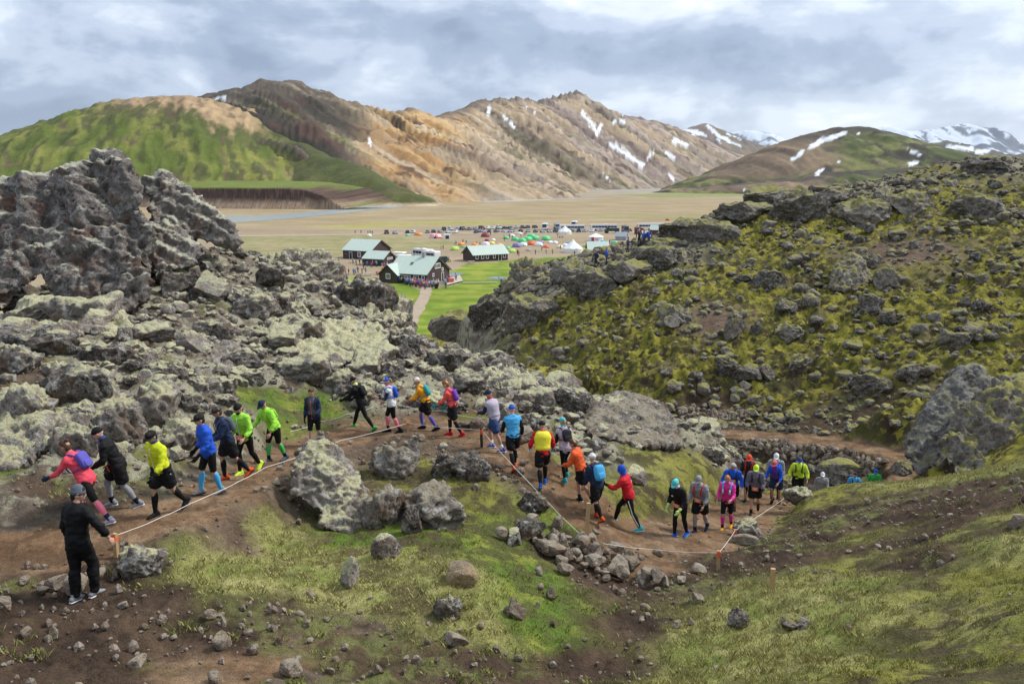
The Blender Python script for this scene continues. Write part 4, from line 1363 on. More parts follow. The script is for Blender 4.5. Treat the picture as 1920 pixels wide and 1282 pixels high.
crag('crag', 'tall dark red-brown lava crag with pale moss along its crest', [
    lift([(-60, 350, 31), (30, 345, 31), (100, 330, 31), (150, 318, 31.5), (120, 480, 30), (0, 580, 28.5), (-80, 590, 28.5)], 3.5),
    lift([(100, 335, 31), (178, 287, 31.5), (215, 290, 31.5), (245, 318, 31.5), (272, 400, 31), (288, 470, 30.8), (282, 560, 30.2), (230, 590, 29.5), (100, 580, 29.0), (60, 450, 30)], 3.2),
    lift([(190, 520, 30), (262, 480, 30), (280, 560, 29.6), (240, 585, 29), (200, 570, 29)], 1.5),
    lift([(150, 322, 31.6), (182, 284, 31.8), (228, 296, 31.8), (240, 340, 31.8), (160, 350, 31.4)], 1.6)], 0.075, MAT_ROCK_CRAG, 21, (.50, .24, .13, .06), 2.4)
crag('crag', 'long tilted lava slab leaning down to the right of the tall crag', [
    lift([(265, 335, 35.5), (305, 322, 35.5), (335, 345, 35.5), (400, 392, 35.8), (445, 432, 36), (452, 462, 36), (405, 462, 35.6), (340, 440, 35), (285, 400, 34.6)], 1.9),
    lift([(285, 400, 34.4), (340, 430, 34.4), (390, 470, 34.4), (360, 500, 33.5), (290, 520, 32.6), (275, 470, 33)], 2.5)], 0.075, MAT_ROCK_CRAG, 44, (.26, .16, .10, .05), 1.6, ((.45, .2, .85), .55, .14))
crag('crag', 'black jagged lava block with a moss covered right shoulder', [
    lift([(470, 505, 40.5), (520, 482, 41), (575, 476, 41.5), (600, 520, 41), (580, 570, 39.5), (500, 560, 39)], 2.2),
    lift([(570, 478, 42), (605, 474, 43), (640, 505, 43.5), (650, 560, 42.5), (625, 580, 41), (585, 570, 40)], 2.4)], 0.085, MAT_ROCK_LEFT, 63, (.5, .32, .16, .07), 1.4, ((.1, .1, 1), .6, .12))
crag('boulder', 'huge moss capped boulder standing beside the trail in the bend', [
    lift([(550, 872, 17.0), (575, 838, 17.3), (605, 828, 17.5), (638, 846, 17.5), (658, 880, 17.3), (640, 905, 16.8), (560, 895, 16.6)], .9),
    lift([(545, 890, 16.8), (600, 858, 16.8), (655, 878, 17.1), (686, 925, 17.0), (692, 962, 16.8), (668, 985, 16.5), (600, 960, 16.4), (548, 925, 16.5)], 1.3),
    lift([(620, 930, 16.7), (690, 930, 16.9), (690, 985, 16.6), (650, 1008, 16.2), (600, 985, 16.2)], .9)], 0.035, MAT_ROCK_LEFT, 85, (.13, .075, .05, .028), 1.0)
crag('rock', 'grey lichen covered rock bank above the leading runners', [
    lift([(-80, 800, 17.5), (-40, 720, 18.8), (60, 740, 18.6), (120, 800, 17.4), (60, 880, 16.3), (-60, 890, 16.0)], 1.6),
    lift([(100, 740, 19), (160, 690, 20), (215, 700, 20), (260, 760, 19), (240, 850, 17.5), (150, 870, 16.8), (100, 810, 17.4)], 1.7),
    lift([(240, 760, 19.2), (290, 742, 19.6), (340, 765, 19.8), (362, 815, 19.4), (330, 850, 18.6), (260, 860, 17.8)], 1.3)], 0.05, MAT_ROCK_LEFT, 200, (.22, .13, .08, .045), 1.3)
crag('rock', 'wide merged mass of pale moss cushions below the tall crag', [
    lift([(-30, 640, 25.6), (60, 600, 27), (150, 580, 27.6), (235, 588, 27.2), (262, 622, 26), (190, 655, 24.6), (60, 665, 24)], 1.6),
    lift([(90, 668, 24), (170, 640, 25), (250, 655, 24.6), (262, 690, 23.2), (170, 700, 22.4)], 1.2)], 0.06, MAT_ROCK_CUSHION, 221, (.26, .15, .07, .03), 1.5)
crag('rock', 'long moss cushion hump in the middle of the rubble slope', [
    lift([(525, 665, 28.4), (570, 622, 30.5), (650, 604, 32), (735, 622, 33), (700, 672, 30), (610, 695, 27.6)], 1.6)], 0.06, MAT_ROCK_CUSHION, 233, (.28, .16, .08, .03), 1.5)
crag('rock', 'moss draped shoulder at the edge over the footpath', [
    lift([(650, 575, 38.5), (690, 538, 40), (740, 558, 41.5), (772, 604, 41), (700, 620, 36)], 2.0)], 0.08, MAT_ROCK_CUSHION, 247, (.36, .2, .1, .04), 1.6)
crag('rock', 'merged moss capped boulders on the ridge above the navy runner', [
    lift([(870, 735, 29.5), (915, 700, 32), (965, 690, 34), (1012, 715, 33), (1004, 758, 30), (925, 766, 28)], 1.5)], 0.06, MAT_ROCK_CUSHION, 259, (.30, .17, .08, .035), 1.3)
crag('rock', 'fused dark and mossy rock ledge left of the green hollow', [
    lift([(330, 690, 24.6), (380, 655, 26.4), (450, 650, 27), (470, 685, 26), (420, 720, 24.4), (350, 722, 23.2)], 1.3)], 0.055, MAT_ROCK_LEFT, 271, (.30, .18, .09, .04), 1.3)
crag('rock', 'great leaning lava slab beside the lower trail', [
    lift([(1692, 835, 34.0), (1740, 760, 34.5), (1800, 690, 35), (1835, 684, 35.2), (1866, 716, 35), (1850, 745, 34.4), (1790, 800, 33.6), (1760, 868, 33), (1720, 888, 33)], 1.9)], 0.075, MAT_ROCK_SLAB, 103, (.16, .12, .09, .05), 1.4, ((-.62, .1, .75), .6, .13))
crag('rock', 'broad green mossy mound behind the leaning slab', [
    lift([(1750, 880, 31.5), (1775, 800, 32.5), (1850, 735, 33), (1930, 722, 33), (2020, 740, 32), (2030, 850, 30), (1900, 890, 30), (1800, 895, 30.8)], 3.0)], 0.10, MAT_ROCK_RIGHT, 121, (.4, .26, .14, .06), 1.5)
crag('rock', 'massive mossy outcrop above the second bend of the trail', [
    lift([(1065, 790, 27.6), (1110, 757, 28.4), (1190, 756, 28.8), (1260, 786, 28.4), (1290, 840, 26.8), (1210, 842, 25.4), (1100, 816, 25.8)], 2.0)], 0.065, MAT_ROCK_OUTCROP, 140, (.20, .11, .07, .04), 1.6)
crag('rock', 'domed boulder with brown top at the end of the outcrop', [
    lift([(1275, 815, 29.5), (1310, 790, 30), (1345, 800, 30), (1362, 840, 29.5), (1355, 880, 28.8), (1290, 865, 28.4)], 1.4)], 0.05, MAT_ROCK_LEFT, 155, (.16, .09, .05, .03), 1.2)
crag('rock', 'black square-shouldered lava block on the near skyline above the meadow', [
    lift([(955, 560, 86), (958, 500, 88), (985, 494, 88.5), (1040, 510, 88), (1060, 560, 86), (1000, 580, 85)], 5)], 0.17, MAT_ROCK_RIGHT, 170, (1.0, .6, .3, .14), 2.6)
crag('rock', 'big pale grey boulder standing high on the mossy hillside', [
    lift([(1555, 540, 66), (1560, 500, 67), (1600, 474, 68), (1622, 490, 68), (1628, 530, 66.5), (1590, 548, 65.5)], 2.6)], 0.10, MAT_ROCK_RIGHT, 185, (.3, .2, .14, .08), 1.6)

# ---- rocks with a look of their own: u, v of the foot, width and height in px, form, stone, label
BIG = [
    (170, 612, 150, 62, 'moss', 'L', 'wide pale moss mound at the foot of the tall crag'),
    (285, 645, 100, 40, 'moss', 'L', 'low rounded moss cushion rock in the middle of the left slope'),
    (90, 668, 150, 55, 'moss', 'L', 'long yellowish moss ridge on the left slope'),
    (195, 680, 110, 45, 'moss', 'L', 'moss covered rock hump below the long moss ridge'),
    (150, 760, 150, 80, 'moss', 'L', 'grey lichen crusted outcrop above the runners on the left'),
    (60, 800, 120, 80, 'lava', 'L', 'rough dark outcrop at the left edge above the trail'),
    (305, 800, 105, 75, 'moss', 'L', 'overhanging rock with a brown hollow near the green runners'),
    (230, 840, 110, 80, 'lava', 'L', 'crumbling grey bank rock behind the black-clad runner'),
    (340, 850, 90, 60, 'lava', 'L', 'dark broken rock behind the runner in the yellow jacket'),
    (145, 860, 100, 70, 'moss', 'L', 'lichen grey rock low on the bank behind the pink runner'),
    (40, 700, 90, 55, 'lava', 'L', 'reddish brown lava lump at the left edge'),
    (400, 640, 90, 40, 'lava', 'L', 'brown flat rock in the rubble right of the moss cushion'),
    (560, 655, 120, 58, 'moss', 'L', 'long moss topped boulder in the middle of the rubble'),
    (680, 590, 150, 72, 'moss', 'L', 'large moss slab near the edge above the meadow'),
    (745, 608, 75, 60, 'moss', 'L', 'round moss topped knob at the edge above the footpath'),
    (640, 650, 100, 48, 'moss', 'L', 'tilted moss rock between rubble and meadow edge'),
    (700, 690, 110, 50, 'moss', 'L', 'broad rock with brown top in the upper rubble'),
    (570, 720, 120, 52, 'moss', 'L', 'moss crusted boulder above the woman in the dark jacket'),
    (640, 740, 80, 45, 'lava', 'L', 'dark jagged rock above the runner in black'),
    (480, 600, 100, 55, 'lava', 'L', 'grey lava lump under the black jagged block'),
    (400, 560, 80, 52, 'angular', 'L', 'grey broken block in the rubble under the tilted slab'),
    (330, 560, 70, 50, 'angular', 'L', 'blue-grey split block beside the cave at the crag foot'),
    (520, 590, 80, 40, 'moss', 'L', 'pale rock just left of the black jagged block foot'),
    (450, 700, 90, 36, 'lava', 'L', 'low brown rock at the edge of the green hollow'),
    (400, 745, 90, 40, 'moss', 'L', 'grey rock above the two green jackets'),
    (880, 735, 70, 36, 'moss', 'L', 'pale boulder above the coral runner'),
    (930, 700, 80, 40, 'moss', 'L', 'rounded grey boulder on the ridge above the navy runner'),
    (1000, 775, 90, 46, 'moss', 'L', 'mossy boulder behind the runner in the blue shirt'),
    (985, 745, 70, 36, 'moss', 'L', 'grey boulder further up behind the blue shirt'),
    (830, 690, 80, 36, 'moss', 'L', 'lichen patched boulder in the middle of the ridge'),
    (740, 897, 100, 64, 'lava', 'O', 'dark lichen speckled boulder right of the huge boulder'),
    (722, 988, 96, 80, 'lava', 'O', 'upright dark boulder close beside the huge boulder'),
    (815, 988, 134, 68, 'lava', 'O', 'squat grey boulder above the grass hollow'),
    (776, 866, 40, 48, 'angular', 'L', 'small pale standing stone above the dark boulder'),
    (838, 898, 66, 46, 'lava', 'O', 'rock half covered by grass left of the trail corner'),
    (882, 903, 82, 50, 'lava', 'O', 'split rock with moss left of the trail corner'),
    (772, 1000, 40, 48, 'lava', 'O', 'stumpy rock under the squat boulder'),
    (725, 1048, 52, 44, 'angular', 'L', 'light grey stone in the grass hollow'),
    (655, 1104, 54, 58, 'angular', 'L', 'upright grey jagged stone in the straw grass'),
    (866, 1102, 64, 48, 'round', 'T', 'tan rounded boulder with a dark top in the grass hollow'),
    (268, 1078, 96, 54, 'lava', 'L', 'flat dark rock beside the orange tape at the trail'),
    (992, 1020, 56, 46, 'angular', 'O', 'squarish grey block above the stone heap'),
    (960, 1022, 40, 30, 'angular', 'L', 'cube-shaped grey block at the left of the heap'),
    (1000, 965, 66, 36, 'lava', 'O', 'grass grown grey rock at the edge of the trail'),
    (840, 1165, 60, 46, 'lava', 'L', 'brown rock half sunk at the edge of the soil bank'),
    (968, 1162, 40, 40, 'angular', 'S', 'pale brown block in the grass near the soil gully'),
    (1190, 910, 50, 34, 'angular', 'L', 'grey slab beside the red jacket runner'),
    (1400, 1010, 60, 34, 'lava', 'L', 'pile-like grey rock at the right end of the rope'),
    (1500, 940, 66, 30, 'moss', 'L', 'flat grey rock that hides the lime jacket runner'),
    (1385, 1178, 50, 34, 'lava', 'R', 'dark rock in the straw grass of the right slope'),
    (1490, 1180, 60, 20, 'lava', 'R', 'low dark rock among grass on the right slope'),
    (1375, 640, 40, 44, 'angular', 'R', 'pale upright rock in the middle of the mossy hillside'),
    (1440, 540, 60, 36, 'lava', 'R', 'dark knobbly rock above the middle of the hillside'),
    (1660, 540, 50, 40, 'lava', 'R', 'dark rock right of the big pale boulder'),
    (1500, 420, 130, 60, 'lava', 'R', 'wide overhanging rock shelf below the skyline'),
    (1620, 420, 110, 48, 'lava', 'R', 'rocky ledge below the right skyline'),
    (1290, 452, 120, 42, 'moss', 'R', 'mossy rock knob at the left end of the skyline'),
    (1230, 505, 110, 46, 'moss', 'R', 'rounded mossy crag above the camp'),
    (1330, 456, 120, 48, 'moss', 'R', 'moss draped crag in the middle of the skyline'),
    (1110, 560, 110, 56, 'lava', 'R', 'grey crag right of the black square block'),
    (1180, 530, 90, 40, 'moss', 'R', 'moss topped rock along the crest over the meadow'),
    (1070, 530, 80, 40, 'lava', 'R', 'dark crest rock beside the black square block'),
    (1000, 620, 110, 60, 'moss', 'R', 'bulging mossy boulder cluster below the crest'),
    (860, 625, 120, 50, 'moss', 'R', 'mossy rock beside the sandy footpath'),
    (920, 615, 90, 56, 'lava', 'R', 'dark mossy rock above the ridge end'),
    (1440, 382, 110, 34, 'lava', 'R', 'black rock cluster on the skyline over the plain'),
    (1560, 385, 100, 34, 'lava', 'R', 'dark crag on the right skyline'),
    (1850, 325, 100, 34, 'lava', 'R', 'black rocks at the top of the right skyline'),
    (1700, 400, 90, 44, 'lava', 'R', 'grey ledge under the right skyline'),
    (1830, 410, 100, 46, 'lava', 'R', 'jumbled rock ledge near the right edge'),
    (1400, 418, 110, 36, 'moss', 'R', 'moss covered ledge under the black rock cluster'),
    (1250, 475, 80, 28, 'lava', 'R', 'jagged rock just over the camp'),
    (1660, 610, 44, 26, 'angular', 'R', 'pale blue-grey stone right in the mossy hillside'),
    (1270, 610, 60, 36, 'lava', 'R', 'dark clump of rock left on the hillside'),
    (1500, 700, 60, 34, 'lava', 'R', 'lava lump low on the hillside over the lower trail'),
    (1480, 640, 60, 30, 'lava', 'R', 'brown rock on the middle hillside'),
    (1820, 640, 50, 30, 'angular', 'R', 'grey stone pair near the right edge of the hillside'),
    (1800, 860, 70, 50, 'moss', 'R', 'rock under the leaning slab'),
    (1690, 890, 40, 26, 'lava', 'R', 'grey stone at the right end of the dry wall'),
]
STONE_OF = {'O': MAT_ROCK_OUTCROP, 'L': MAT_ROCK_LEFT, 'R': MAT_ROCK_RIGHT, 'S': MAT_STONE, 'T': MAT_STONE_TAN}
BIG_POS = []
for i, (u, v, wp, hp, kind, mk, label) in enumerate(BIG):
    p = on_ground(u, v, 9.0)
    d = project(p)[2]
    w = wp * d / F; h = hp * d / F
    me, P, Fc = proto(5 if d < 50 else 4, kind, i % 5, STONE_OF[mk])
    ext = P.max(0) - P.min(0); top = P[:, 2].max()
    away = np.array([p[0], p[1], 0]); away /= np.linalg.norm(away)
    q = p + away * w * .33
    base = (p[2] * 0.6 + gz(q[0], q[1]) * 0.4)
    o = put_rock('rock', 5 if d < 50 else 4, kind, i % 5, STONE_OF[mk], (q[0], q[1], base), (w, w * random.uniform(.8, 1.0), h * .95 / top), random.choice((-.5, -.2, .2, .5)) + random.choice((0, PI)), (0, 0), label, 'rock')
    BIG_POS.append((q[0], q[1], w / 2))
BIG_POS = np.array(BIG_POS)
BIG_PX = np.array([(b_[0], b_[1] - b_[3] / 2) for b_ in BIG], float)


# ---- scattered rocks
def visible_from_camera(x, y, z):
    t = np.linspace(.25, .985, 50)[None, :]
    X = x[:, None] * t; Y = y[:, None] * t; Z = z[:, None] * t
    return (base_z(X, Y) < Z + 0.25).all(1)


def scatter(n, region, size_fn, dens, seed):
    r = np.random.default_rng(seed)
    x0, x1, y0, y1 = region
    x = r.uniform(x0, x1, n); y = r.uniform(y0, y1, n)
    C = cover(x, y); td, tz, tw = trail_near(x, y)
    keep = (r.uniform(size=n) < dens(x, y, C)) & (td > tw + 0.3)
    bd = np.hypot(x[:, None] - BIG_POS[None, :, 0], y[:, None] - BIG_POS[None, :, 1]) / BIG_POS[None, :, 2]
    keep &= bd.min(1) > .75
    x, y = x[keep], y[keep]
    z = ground(x, y)
    s = size_fn(r, len(x))
    u, v, d = project(np.stack([x, y, z], 1))
    ok = (u > -150) & (u < 2070) & (v > 200) & (v < 1380) & (z > PLAIN - .3)
    return x[ok], y[ok], z[ok], s[ok], u[ok], v[ok], d[ok]


def rock_lab(px, side, u, v):
    return None


LEFT = scatter(30000, (-45, 12, 17, 62), lambda r, n: np.clip(np.exp(r.normal(math.log(.27), .66, n)), .11, 1.8), lambda x, y, C: np.clip(C[:, 5] * 1.0 + C[:, 6] * .25, 0, 1) * .5, 5)
RIGHT = scatter(70000, (-12, 78, 36, 112), lambda r, n: np.clip(np.exp(r.normal(math.log(.36), .62, n)), .17, 2.3), lambda x, y, C: np.clip(C[:, 4] * (.16 + .45 * sstep(0.0, .35, fbm2(x / 6, y / 6, 3, 991))) + C[:, 5] * .75 + C[:, 6] * .4 + C[:, 1] * .5, 0, 1) * .5 * (x > -.05 * y + 2), 6)


USED = set()
CUTS = (' in the middle', ' on the ', ' above ', ' at the ', ' beside ', ' over ', ' below ', ' under ', ' near ', ' right of ', ' behind ', ' of the ', ' along ', ' with ', ' between ')


def place_scatter():
    rows = []
    for side, S in (('L', LEFT), ('R', RIGHT)):
        x, y, z, s, u, v, d = S
        vis = visible_from_camera(x, y, z + s * .4)
        for i in range(len(x)):
            rows.append((s[i] * F / d[i] * (1 if vis[i] and 0 < u[i] < 1920 else 0), side, x[i], y[i], z[i], s[i], u[i], v[i], d[i]))
    rows.sort(key=lambda r: -r[0])
    r = random.Random(3)
    n_ind = 300 - len(BIG)
    small = {}
    for k, (px, side, x, y, z, s, u, v, d) in enumerate(rows):
        kind = r.choice(('lava', 'lava', 'moss', 'moss', 'angular')) if side == 'L' else r.choice(('lava', 'lava', 'lava', 'moss', 'angular'))
        mat = MAT_ROCK_LEFT if side == 'L' else MAT_ROCK_RIGHT
        rz = r.uniform(0, 2 * PI); tl = (r.uniform(-.25, .25), r.uniform(-.25, .25))
        sc = (s, s * r.uniform(.8, 1.1), s * r.uniform(.7, 1.15) * (.65 if kind == 'angular' else 1))
        if k < n_ind and px > 0:
            if side == 'L':
                where = 'beside the runners' if v > 740 else ('by the crag' if u < 450 else 'above the meadow edge')
            else:
                where = 'near the skyline' if v < 470 else ('low above the lower trail' if v > 660 else 'in the moss')
            desc = {'lava': 'rough dark lava rock', 'moss': 'moss topped rock', 'angular': 'broken grey block'}[kind]
            hill = ('on the rubble slope ' if side == 'L' else 'on the mossy hillside ') + where
            order = np.argsort((BIG_PX[:, 0] - u) ** 2 + (BIG_PX[:, 1] - v) ** 2)[:7]
            size = 'large ' if px > 34 else ('' if px > 22 else 'small ')
            for nb in order:
                du, dv = u - BIG_PX[nb, 0], v - BIG_PX[nb, 1]
                rel = ('right of' if du > 0 else 'left of') if abs(du) > abs(dv) else ('below' if dv > 0 else 'above')
                short = BIG[nb][6]
                for cut in CUTS:
                    short = short.split(cut)[0]
                lab = ' '.join((size + desc + ' ' + rel + ' the ' + short).split()[:15])
                if lab not in USED: break
            USED.add(lab); desc = lab
            put_rock('lava_rock', 4, kind, r.randrange(6), mat, (x, y, z), sc, rz, tl, desc, 'rock', 'lava rocks ' + hill)
        else:
            small.setdefault((side, 2 if px > 13 else 1), []).append((kind, x, y, z, sc, rz, tl))
    for side in 'LR':
        Vs, Fs, Us, n = [], [], [], 0
        for lod in (2, 1):
            for kind, x, y, z, sc, rz, tl in small.get((side, lod), []):
                me, P, Fc = proto(lod, kind, r.randrange(6), MAT_ROCK_LEFT if side == 'L' else MAT_ROCK_RIGHT)
                R = np.array(Matrix.Rotation(rz, 3, 'Z') @ Matrix.Rotation(tl[0], 3, 'X') @ Matrix.Rotation(tl[1], 3, 'Y'))
                Vs.append((P * np.array(sc)) @ R.T + np.array((x, y, z))); Fs.append(Fc + n); Us.append(ICO[lod][0][:, 2]); n += len(P)
        me = set_up(mesh_np('lava_rubble', np.vstack(Vs), np.vstack(Fs), [MAT_ROCK_LEFT if side == 'L' else MAT_ROCK_RIGHT], False), np.concatenate(Us))
        tag(link('lava_rubble', me), 'small lava rubble strewn over the ' + ('left slope' if side == 'L' else 'mossy hillside'), 'rubble', None, 'stuff')


place_scatter()


# ---- dry stone walls along the lower trail
def dry_wall(label, top, height, cell, seed, lean=.35, off=.35):
    r = random.Random(seed)
    P, Hh = catmull([at(*p) for p in top], height, 12)
    seg = np.r_[0, np.cumsum(np.linalg.norm(np.diff(P, axis=0), axis=1))]
    root = thing('stone_wall', label, 'stone wall', tuple(P[0]))
    n = 0; row = 0
    while n < 300:
        dep = cell * .35 + row * cell * .72
        if dep > Hh[:, 0].max(): break
        s = r.uniform(0, cell)
        while s < seg[-1] and n < 300:
            w = cell * r.uniform(.75, 1.45)
            i = min(int(np.searchsorted(seg, s)), len(P) - 1)
            if dep < Hh[i, 0] + .1:
                p = P[i]; tg = P[min(i + 1, len(P) - 1)] - P[max(i - 1, 0)]; tg = tg / np.linalg.norm(tg[:2])
                out = np.array((tg[1], -tg[0], 0));
                if out[1] > 0: out = -out
                q = p + out * (off + dep * lean + r.uniform(-.08, .08)) + np.array((0, 0, -dep + r.uniform(-.05, .05)))
                q[2] = max(q[2], gz(q[0], q[1]) - .02)
                me, _, _ = proto(1, r.choice(('angular', 'angular', 'slab', 'round')), r.randrange(6), MAT_STONE)
                o = link('stone', me, root, tuple(q - P[0]), (r.uniform(-.4, .4), r.uniform(-.4, .4), r.uniform(0, 6.3)), (w, w * r.uniform(.7, 1), w * r.uniform(.75, 1.15)))
                n += 1
            s += w * .82
        row += 1
    return root


dry_wall('long dry stone wall holding up the lower trail', [(1358, 836, 50), (1420, 832, 49), (1500, 838, 47.2), (1560, 847, 45.8), (1620, 860, 43.8), (1668, 880, 41.8), (1692, 896, 40.4)], [1.2, 1.6, 1.7, 1.7, 1.5, 1.0, .5], .36, 4)
dry_wall('bank of small fitted stones above the lower trail', [(1262, 772, 55), (1300, 764, 56), (1350, 768, 56.5), (1400, 776, 56), (1420, 792, 55)], [1.2, 1.5, 1.6, 1.3, .7], .30, 9, .8)


# ---- loose stones: the heap at the bend and stones lying on the soil
def loose(label, group, u, v, px, kind, mat=None, k=None, lift_=0.0):
    p = on_ground(u, v, 8.0)
    d = project(p)[2]; w = px * d / F
    return put_rock('loose_stone', 3, kind, random.randrange(6) if k is None else k, mat or MAT_STONE, (p[0], p[1], p[2] + lift_ + w * .06), (w, w * random.uniform(.75, 1), w * random.uniform(.8, 1.15)), random.uniform(0, 6.3), (random.uniform(-.3, .3), random.uniform(-.3, .3)), label, 'stone', group)


HEAP = [(1155, 1075, 48, 'angular', 'large pale wedge stone on the heap beside the rope'), (1030, 1040, 66, 'slab', 'flat brown slab on the left of the stone heap'), (1205, 1096, 52, 'slab', 'long low grey slab at the right end of the heap'), (1062, 1075, 34, 'angular', 'grey blocky stone at the foot of the heap'),
        (1246, 1096, 24, 'angular', 'reddish stone in the row right of the long slab'), (1276, 1092, 28, 'slab', 'flat stone at the right tip of the heap'), (1232, 1108, 15, 'round', 'small round grey stone below the reddish stone'), (1012, 1078, 24, 'angular', 'blue-grey stone left below the heap'), (1310, 1128, 22, 'angular', 'pale stone in the grass right of the gully'), (1030, 1122, 26, 'angular', 'brown stone in the green grass below the heap')]
for u, v, px, kind, lab in HEAP:
    loose(lab, None, u, v, px, kind)
rr = random.Random(17)
for i in range(78):
    t = rr.random()
    u = lerp(990, 1190, t) + rr.gauss(0, 26); v = lerp(1002, 1085, t) + rr.gauss(0, 16)
    px = rr.uniform(13, 34); kd = rr.choice(('angular', 'round', 'slab'))
    hb = min(HEAP, key=lambda q: (q[0] - u) ** 2 + (q[1] - v) ** 2)
    dx, dy = u - hb[0], v - hb[1]
    loose('%s %s in the heap, %s the %s' % ('big' if px > 27 else ('mid-sized' if px > 20 else 'small'), {'angular': 'angular stone', 'round': 'rounded stone', 'slab': 'flat stone'}[kd], ('right of' if dx > 0 else 'left of') if abs(dx) > abs(dy) else ('below' if dy > 0 else 'above'), hb[4].split(' on ')[0].split(' at ')[0].split(' in ')[0].split(' left ')[0].split(' below ')[0]),
          'stones heaped at the trail bend', u, v, px, kd, None, None, rr.uniform(0, .12))
for u, v, px, lab in ((410, 1215, 34, 'grey stone alone on the bare soil bank'), (262, 1248, 40, 'flat grey stone low on the soil bank'), (50, 1190, 24, 'pale stone on the soil at the left edge'), (232, 1138, 22, 'tan stone on the soil right of the dark-clad onlooker'), (395, 1158, 26, 'white-grey stone at the grass edge'),
                      (852, 1208, 50, 'whitish stone beside the grass tuft on the bank'), (400, 1278, 34, 'pale stone at the bottom edge'), (545, 1262, 44, 'broad pale stone at the bottom edge'), (48, 1092, 28, 'tan stone at the trail edge left of the onlooker'), (110, 1102, 50, 'flat grey slab at the trail edge by the onlooker'), (80, 1112, 34, 'flat pale slab among the slabs at the trail edge'),
                      (140, 1108, 46, 'long blue-grey slab touching the onlooker'), (5, 1135, 30, 'brown stone at the left border'), (465, 1190, 20, 'small pale stone in the middle of the soil bank'), (190, 1078, 26, 'stone behind the onlooker\'s heel'), (620, 1262, 22, 'reddish brown stone at the bottom of the bank'), (1903, 985, 40, 'white stone at the right edge of the slope'), (1310, 1072, 30, 'tan stone inside the rope corner'), (1395, 1020, 50, 'flat slab under the rope end')):
    kd = rr.choice(('angular', 'round', 'slab'))
    loose(lab, None, u, v, px, 'slab' if any(w in lab for w in ('slab', 'flat', 'broad')) else kd)
def near_words(u, v, named, px, small, big):
    qs = sorted(named, key=lambda q: (q[0] - u) ** 2 + (q[1] - v) ** 2)
    q = next((q for q in qs[:5] if (q[2], px < small, px < big) not in USED), qs[0])
    USED.add((q[2], px < small, px < big))
    dx, dy = u - q[0], v - q[1]
    s = q[2]
    for cut in (' on the ', ' at the ', ' in the ', ' beside ', ' by the ', ' low on ', ' right of ', ' left of ', ' among ', ' above ', ' near ', ' of the ', ' touching '):
        s = s.split(cut)[0]
    side = ('right of' if dx > 0 else 'left of') if abs(dx) > abs(dy) else ('below' if dy > 0 else 'above')
    far = 'just ' if math.hypot(dx, dy) < 60 else 'well '
    return ('tiny' if px < small else ('small' if px < big else 'fair-sized')), far + side + ' the ' + s


SOIL = [(410, 1200, 'grey stone alone'), (262, 1230, 'flat grey stone'), (50, 1180, 'pale stone at the left edge'), (232, 1128, 'tan stone'), (395, 1146, 'white-grey stone'), (852, 1190, 'whitish stone'), (400, 1265, 'pale stone at the bottom edge'), (545, 1250, 'broad pale stone'), (465, 1182, 'pale stone of the middle bank'), (620, 1252, 'reddish brown stone'), (840, 1145, 'brown rock half sunk'), (275, 1055, 'flat dark rock'), (158, 1110, 'onlooker in black')]
for i in range(60):
    u, v, px, kd = rr.uniform(-20, 1050), rr.gauss(1200, 45), rr.uniform(8, 20), rr.choice(('angular', 'round'))
    sz, w = near_words(u, v, SOIL, px, 11, 16)
    loose('%s %s stone on bare soil, %s' % (sz, {'angular': 'angular', 'round': 'rounded'}[kd], w), 'stones scattered on the soil bank', u, v, px, kd)
VERGE = [(b_[0], b_[1], b_[6]) for b_ in BIG if b_[1] > 850] + [(1155, 1060, 'large pale wedge stone'), (620, 900, 'huge moss capped boulder')]
for i in range(36):
    u, v = rr.choice([(rr.gauss(500, 40), rr.gauss(925, 22)), (rr.gauss(760, 60), rr.gauss(832, 8)), (rr.gauss(930, 40), rr.gauss(880, 25)), (rr.gauss(1260, 60), rr.gauss(1140, 40))])
    px, kd = rr.uniform(9, 24), rr.choice(('angular', 'round', 'slab'))
    sz, w = near_words(u, v, VERGE, px, 13, 19)
    loose('%s %s on the trail verge, %s' % (sz, {'angular': 'angular stone', 'round': 'rounded stone', 'slab': 'flat stone'}[kd], ' '.join(w.split()[:8])), 'stones along the trail verge', u, v, px, kd)


def pebbles():
    r = np.random.default_rng(77)
    n = 26000
    x = r.uniform(-14, 16, n); y = r.uniform(8, 30, n)
    C = cover(x, y); td, tz, tw = trail_near(x, y)
    pathy = td < tw + .4
    keep = r.uniform(size=n) < np.where(pathy, np.where(td > tw - .35, .30, .05), C[:, 1] * .34 + C[:, 6] * .4 + C[:, 5] * .5 + C[:, 2] * .02)
    x, y = x[keep], y[keep]; z = ground(x, y)
    u, v, d = project(np.stack([x, y, z], 1))
    ok = (u > -40) & (u < 1960) & (v < 1320); x, y, z = x[ok], y[ok], z[ok]
    s = np.clip(np.exp(r.normal(math.log(.045), .55, len(x))), .018, .14)
    base, Fc = ICO[1]
    Vs = []
    shapes = [rock_shape(1, 'angular', 5000 + k)[0] for k in range(8)]
    for i in range(len(x)):
        a = r.uniform(0, 6.3); c_, s_ = math.cos(a), math.sin(a)
        P = shapes[i % 8] * s[i]
        Vs.append(np.stack([P[:, 0] * c_ - P[:, 1] * s_ + x[i], P[:, 0] * s_ + P[:, 1] * c_ + y[i], P[:, 2] + z[i]], 1))
    n = len(base)
    Fs = (Fc[None] + (np.arange(len(x)) * n)[:, None, None]).reshape(-1, 3)
    tag(link('gravel', mesh_np('gravel', np.vstack(Vs), Fs, [MAT_STONE], False)), 'fine stones and clods on the trail edges and bare soil', 'gravel', None, 'stuff')


pebbles()
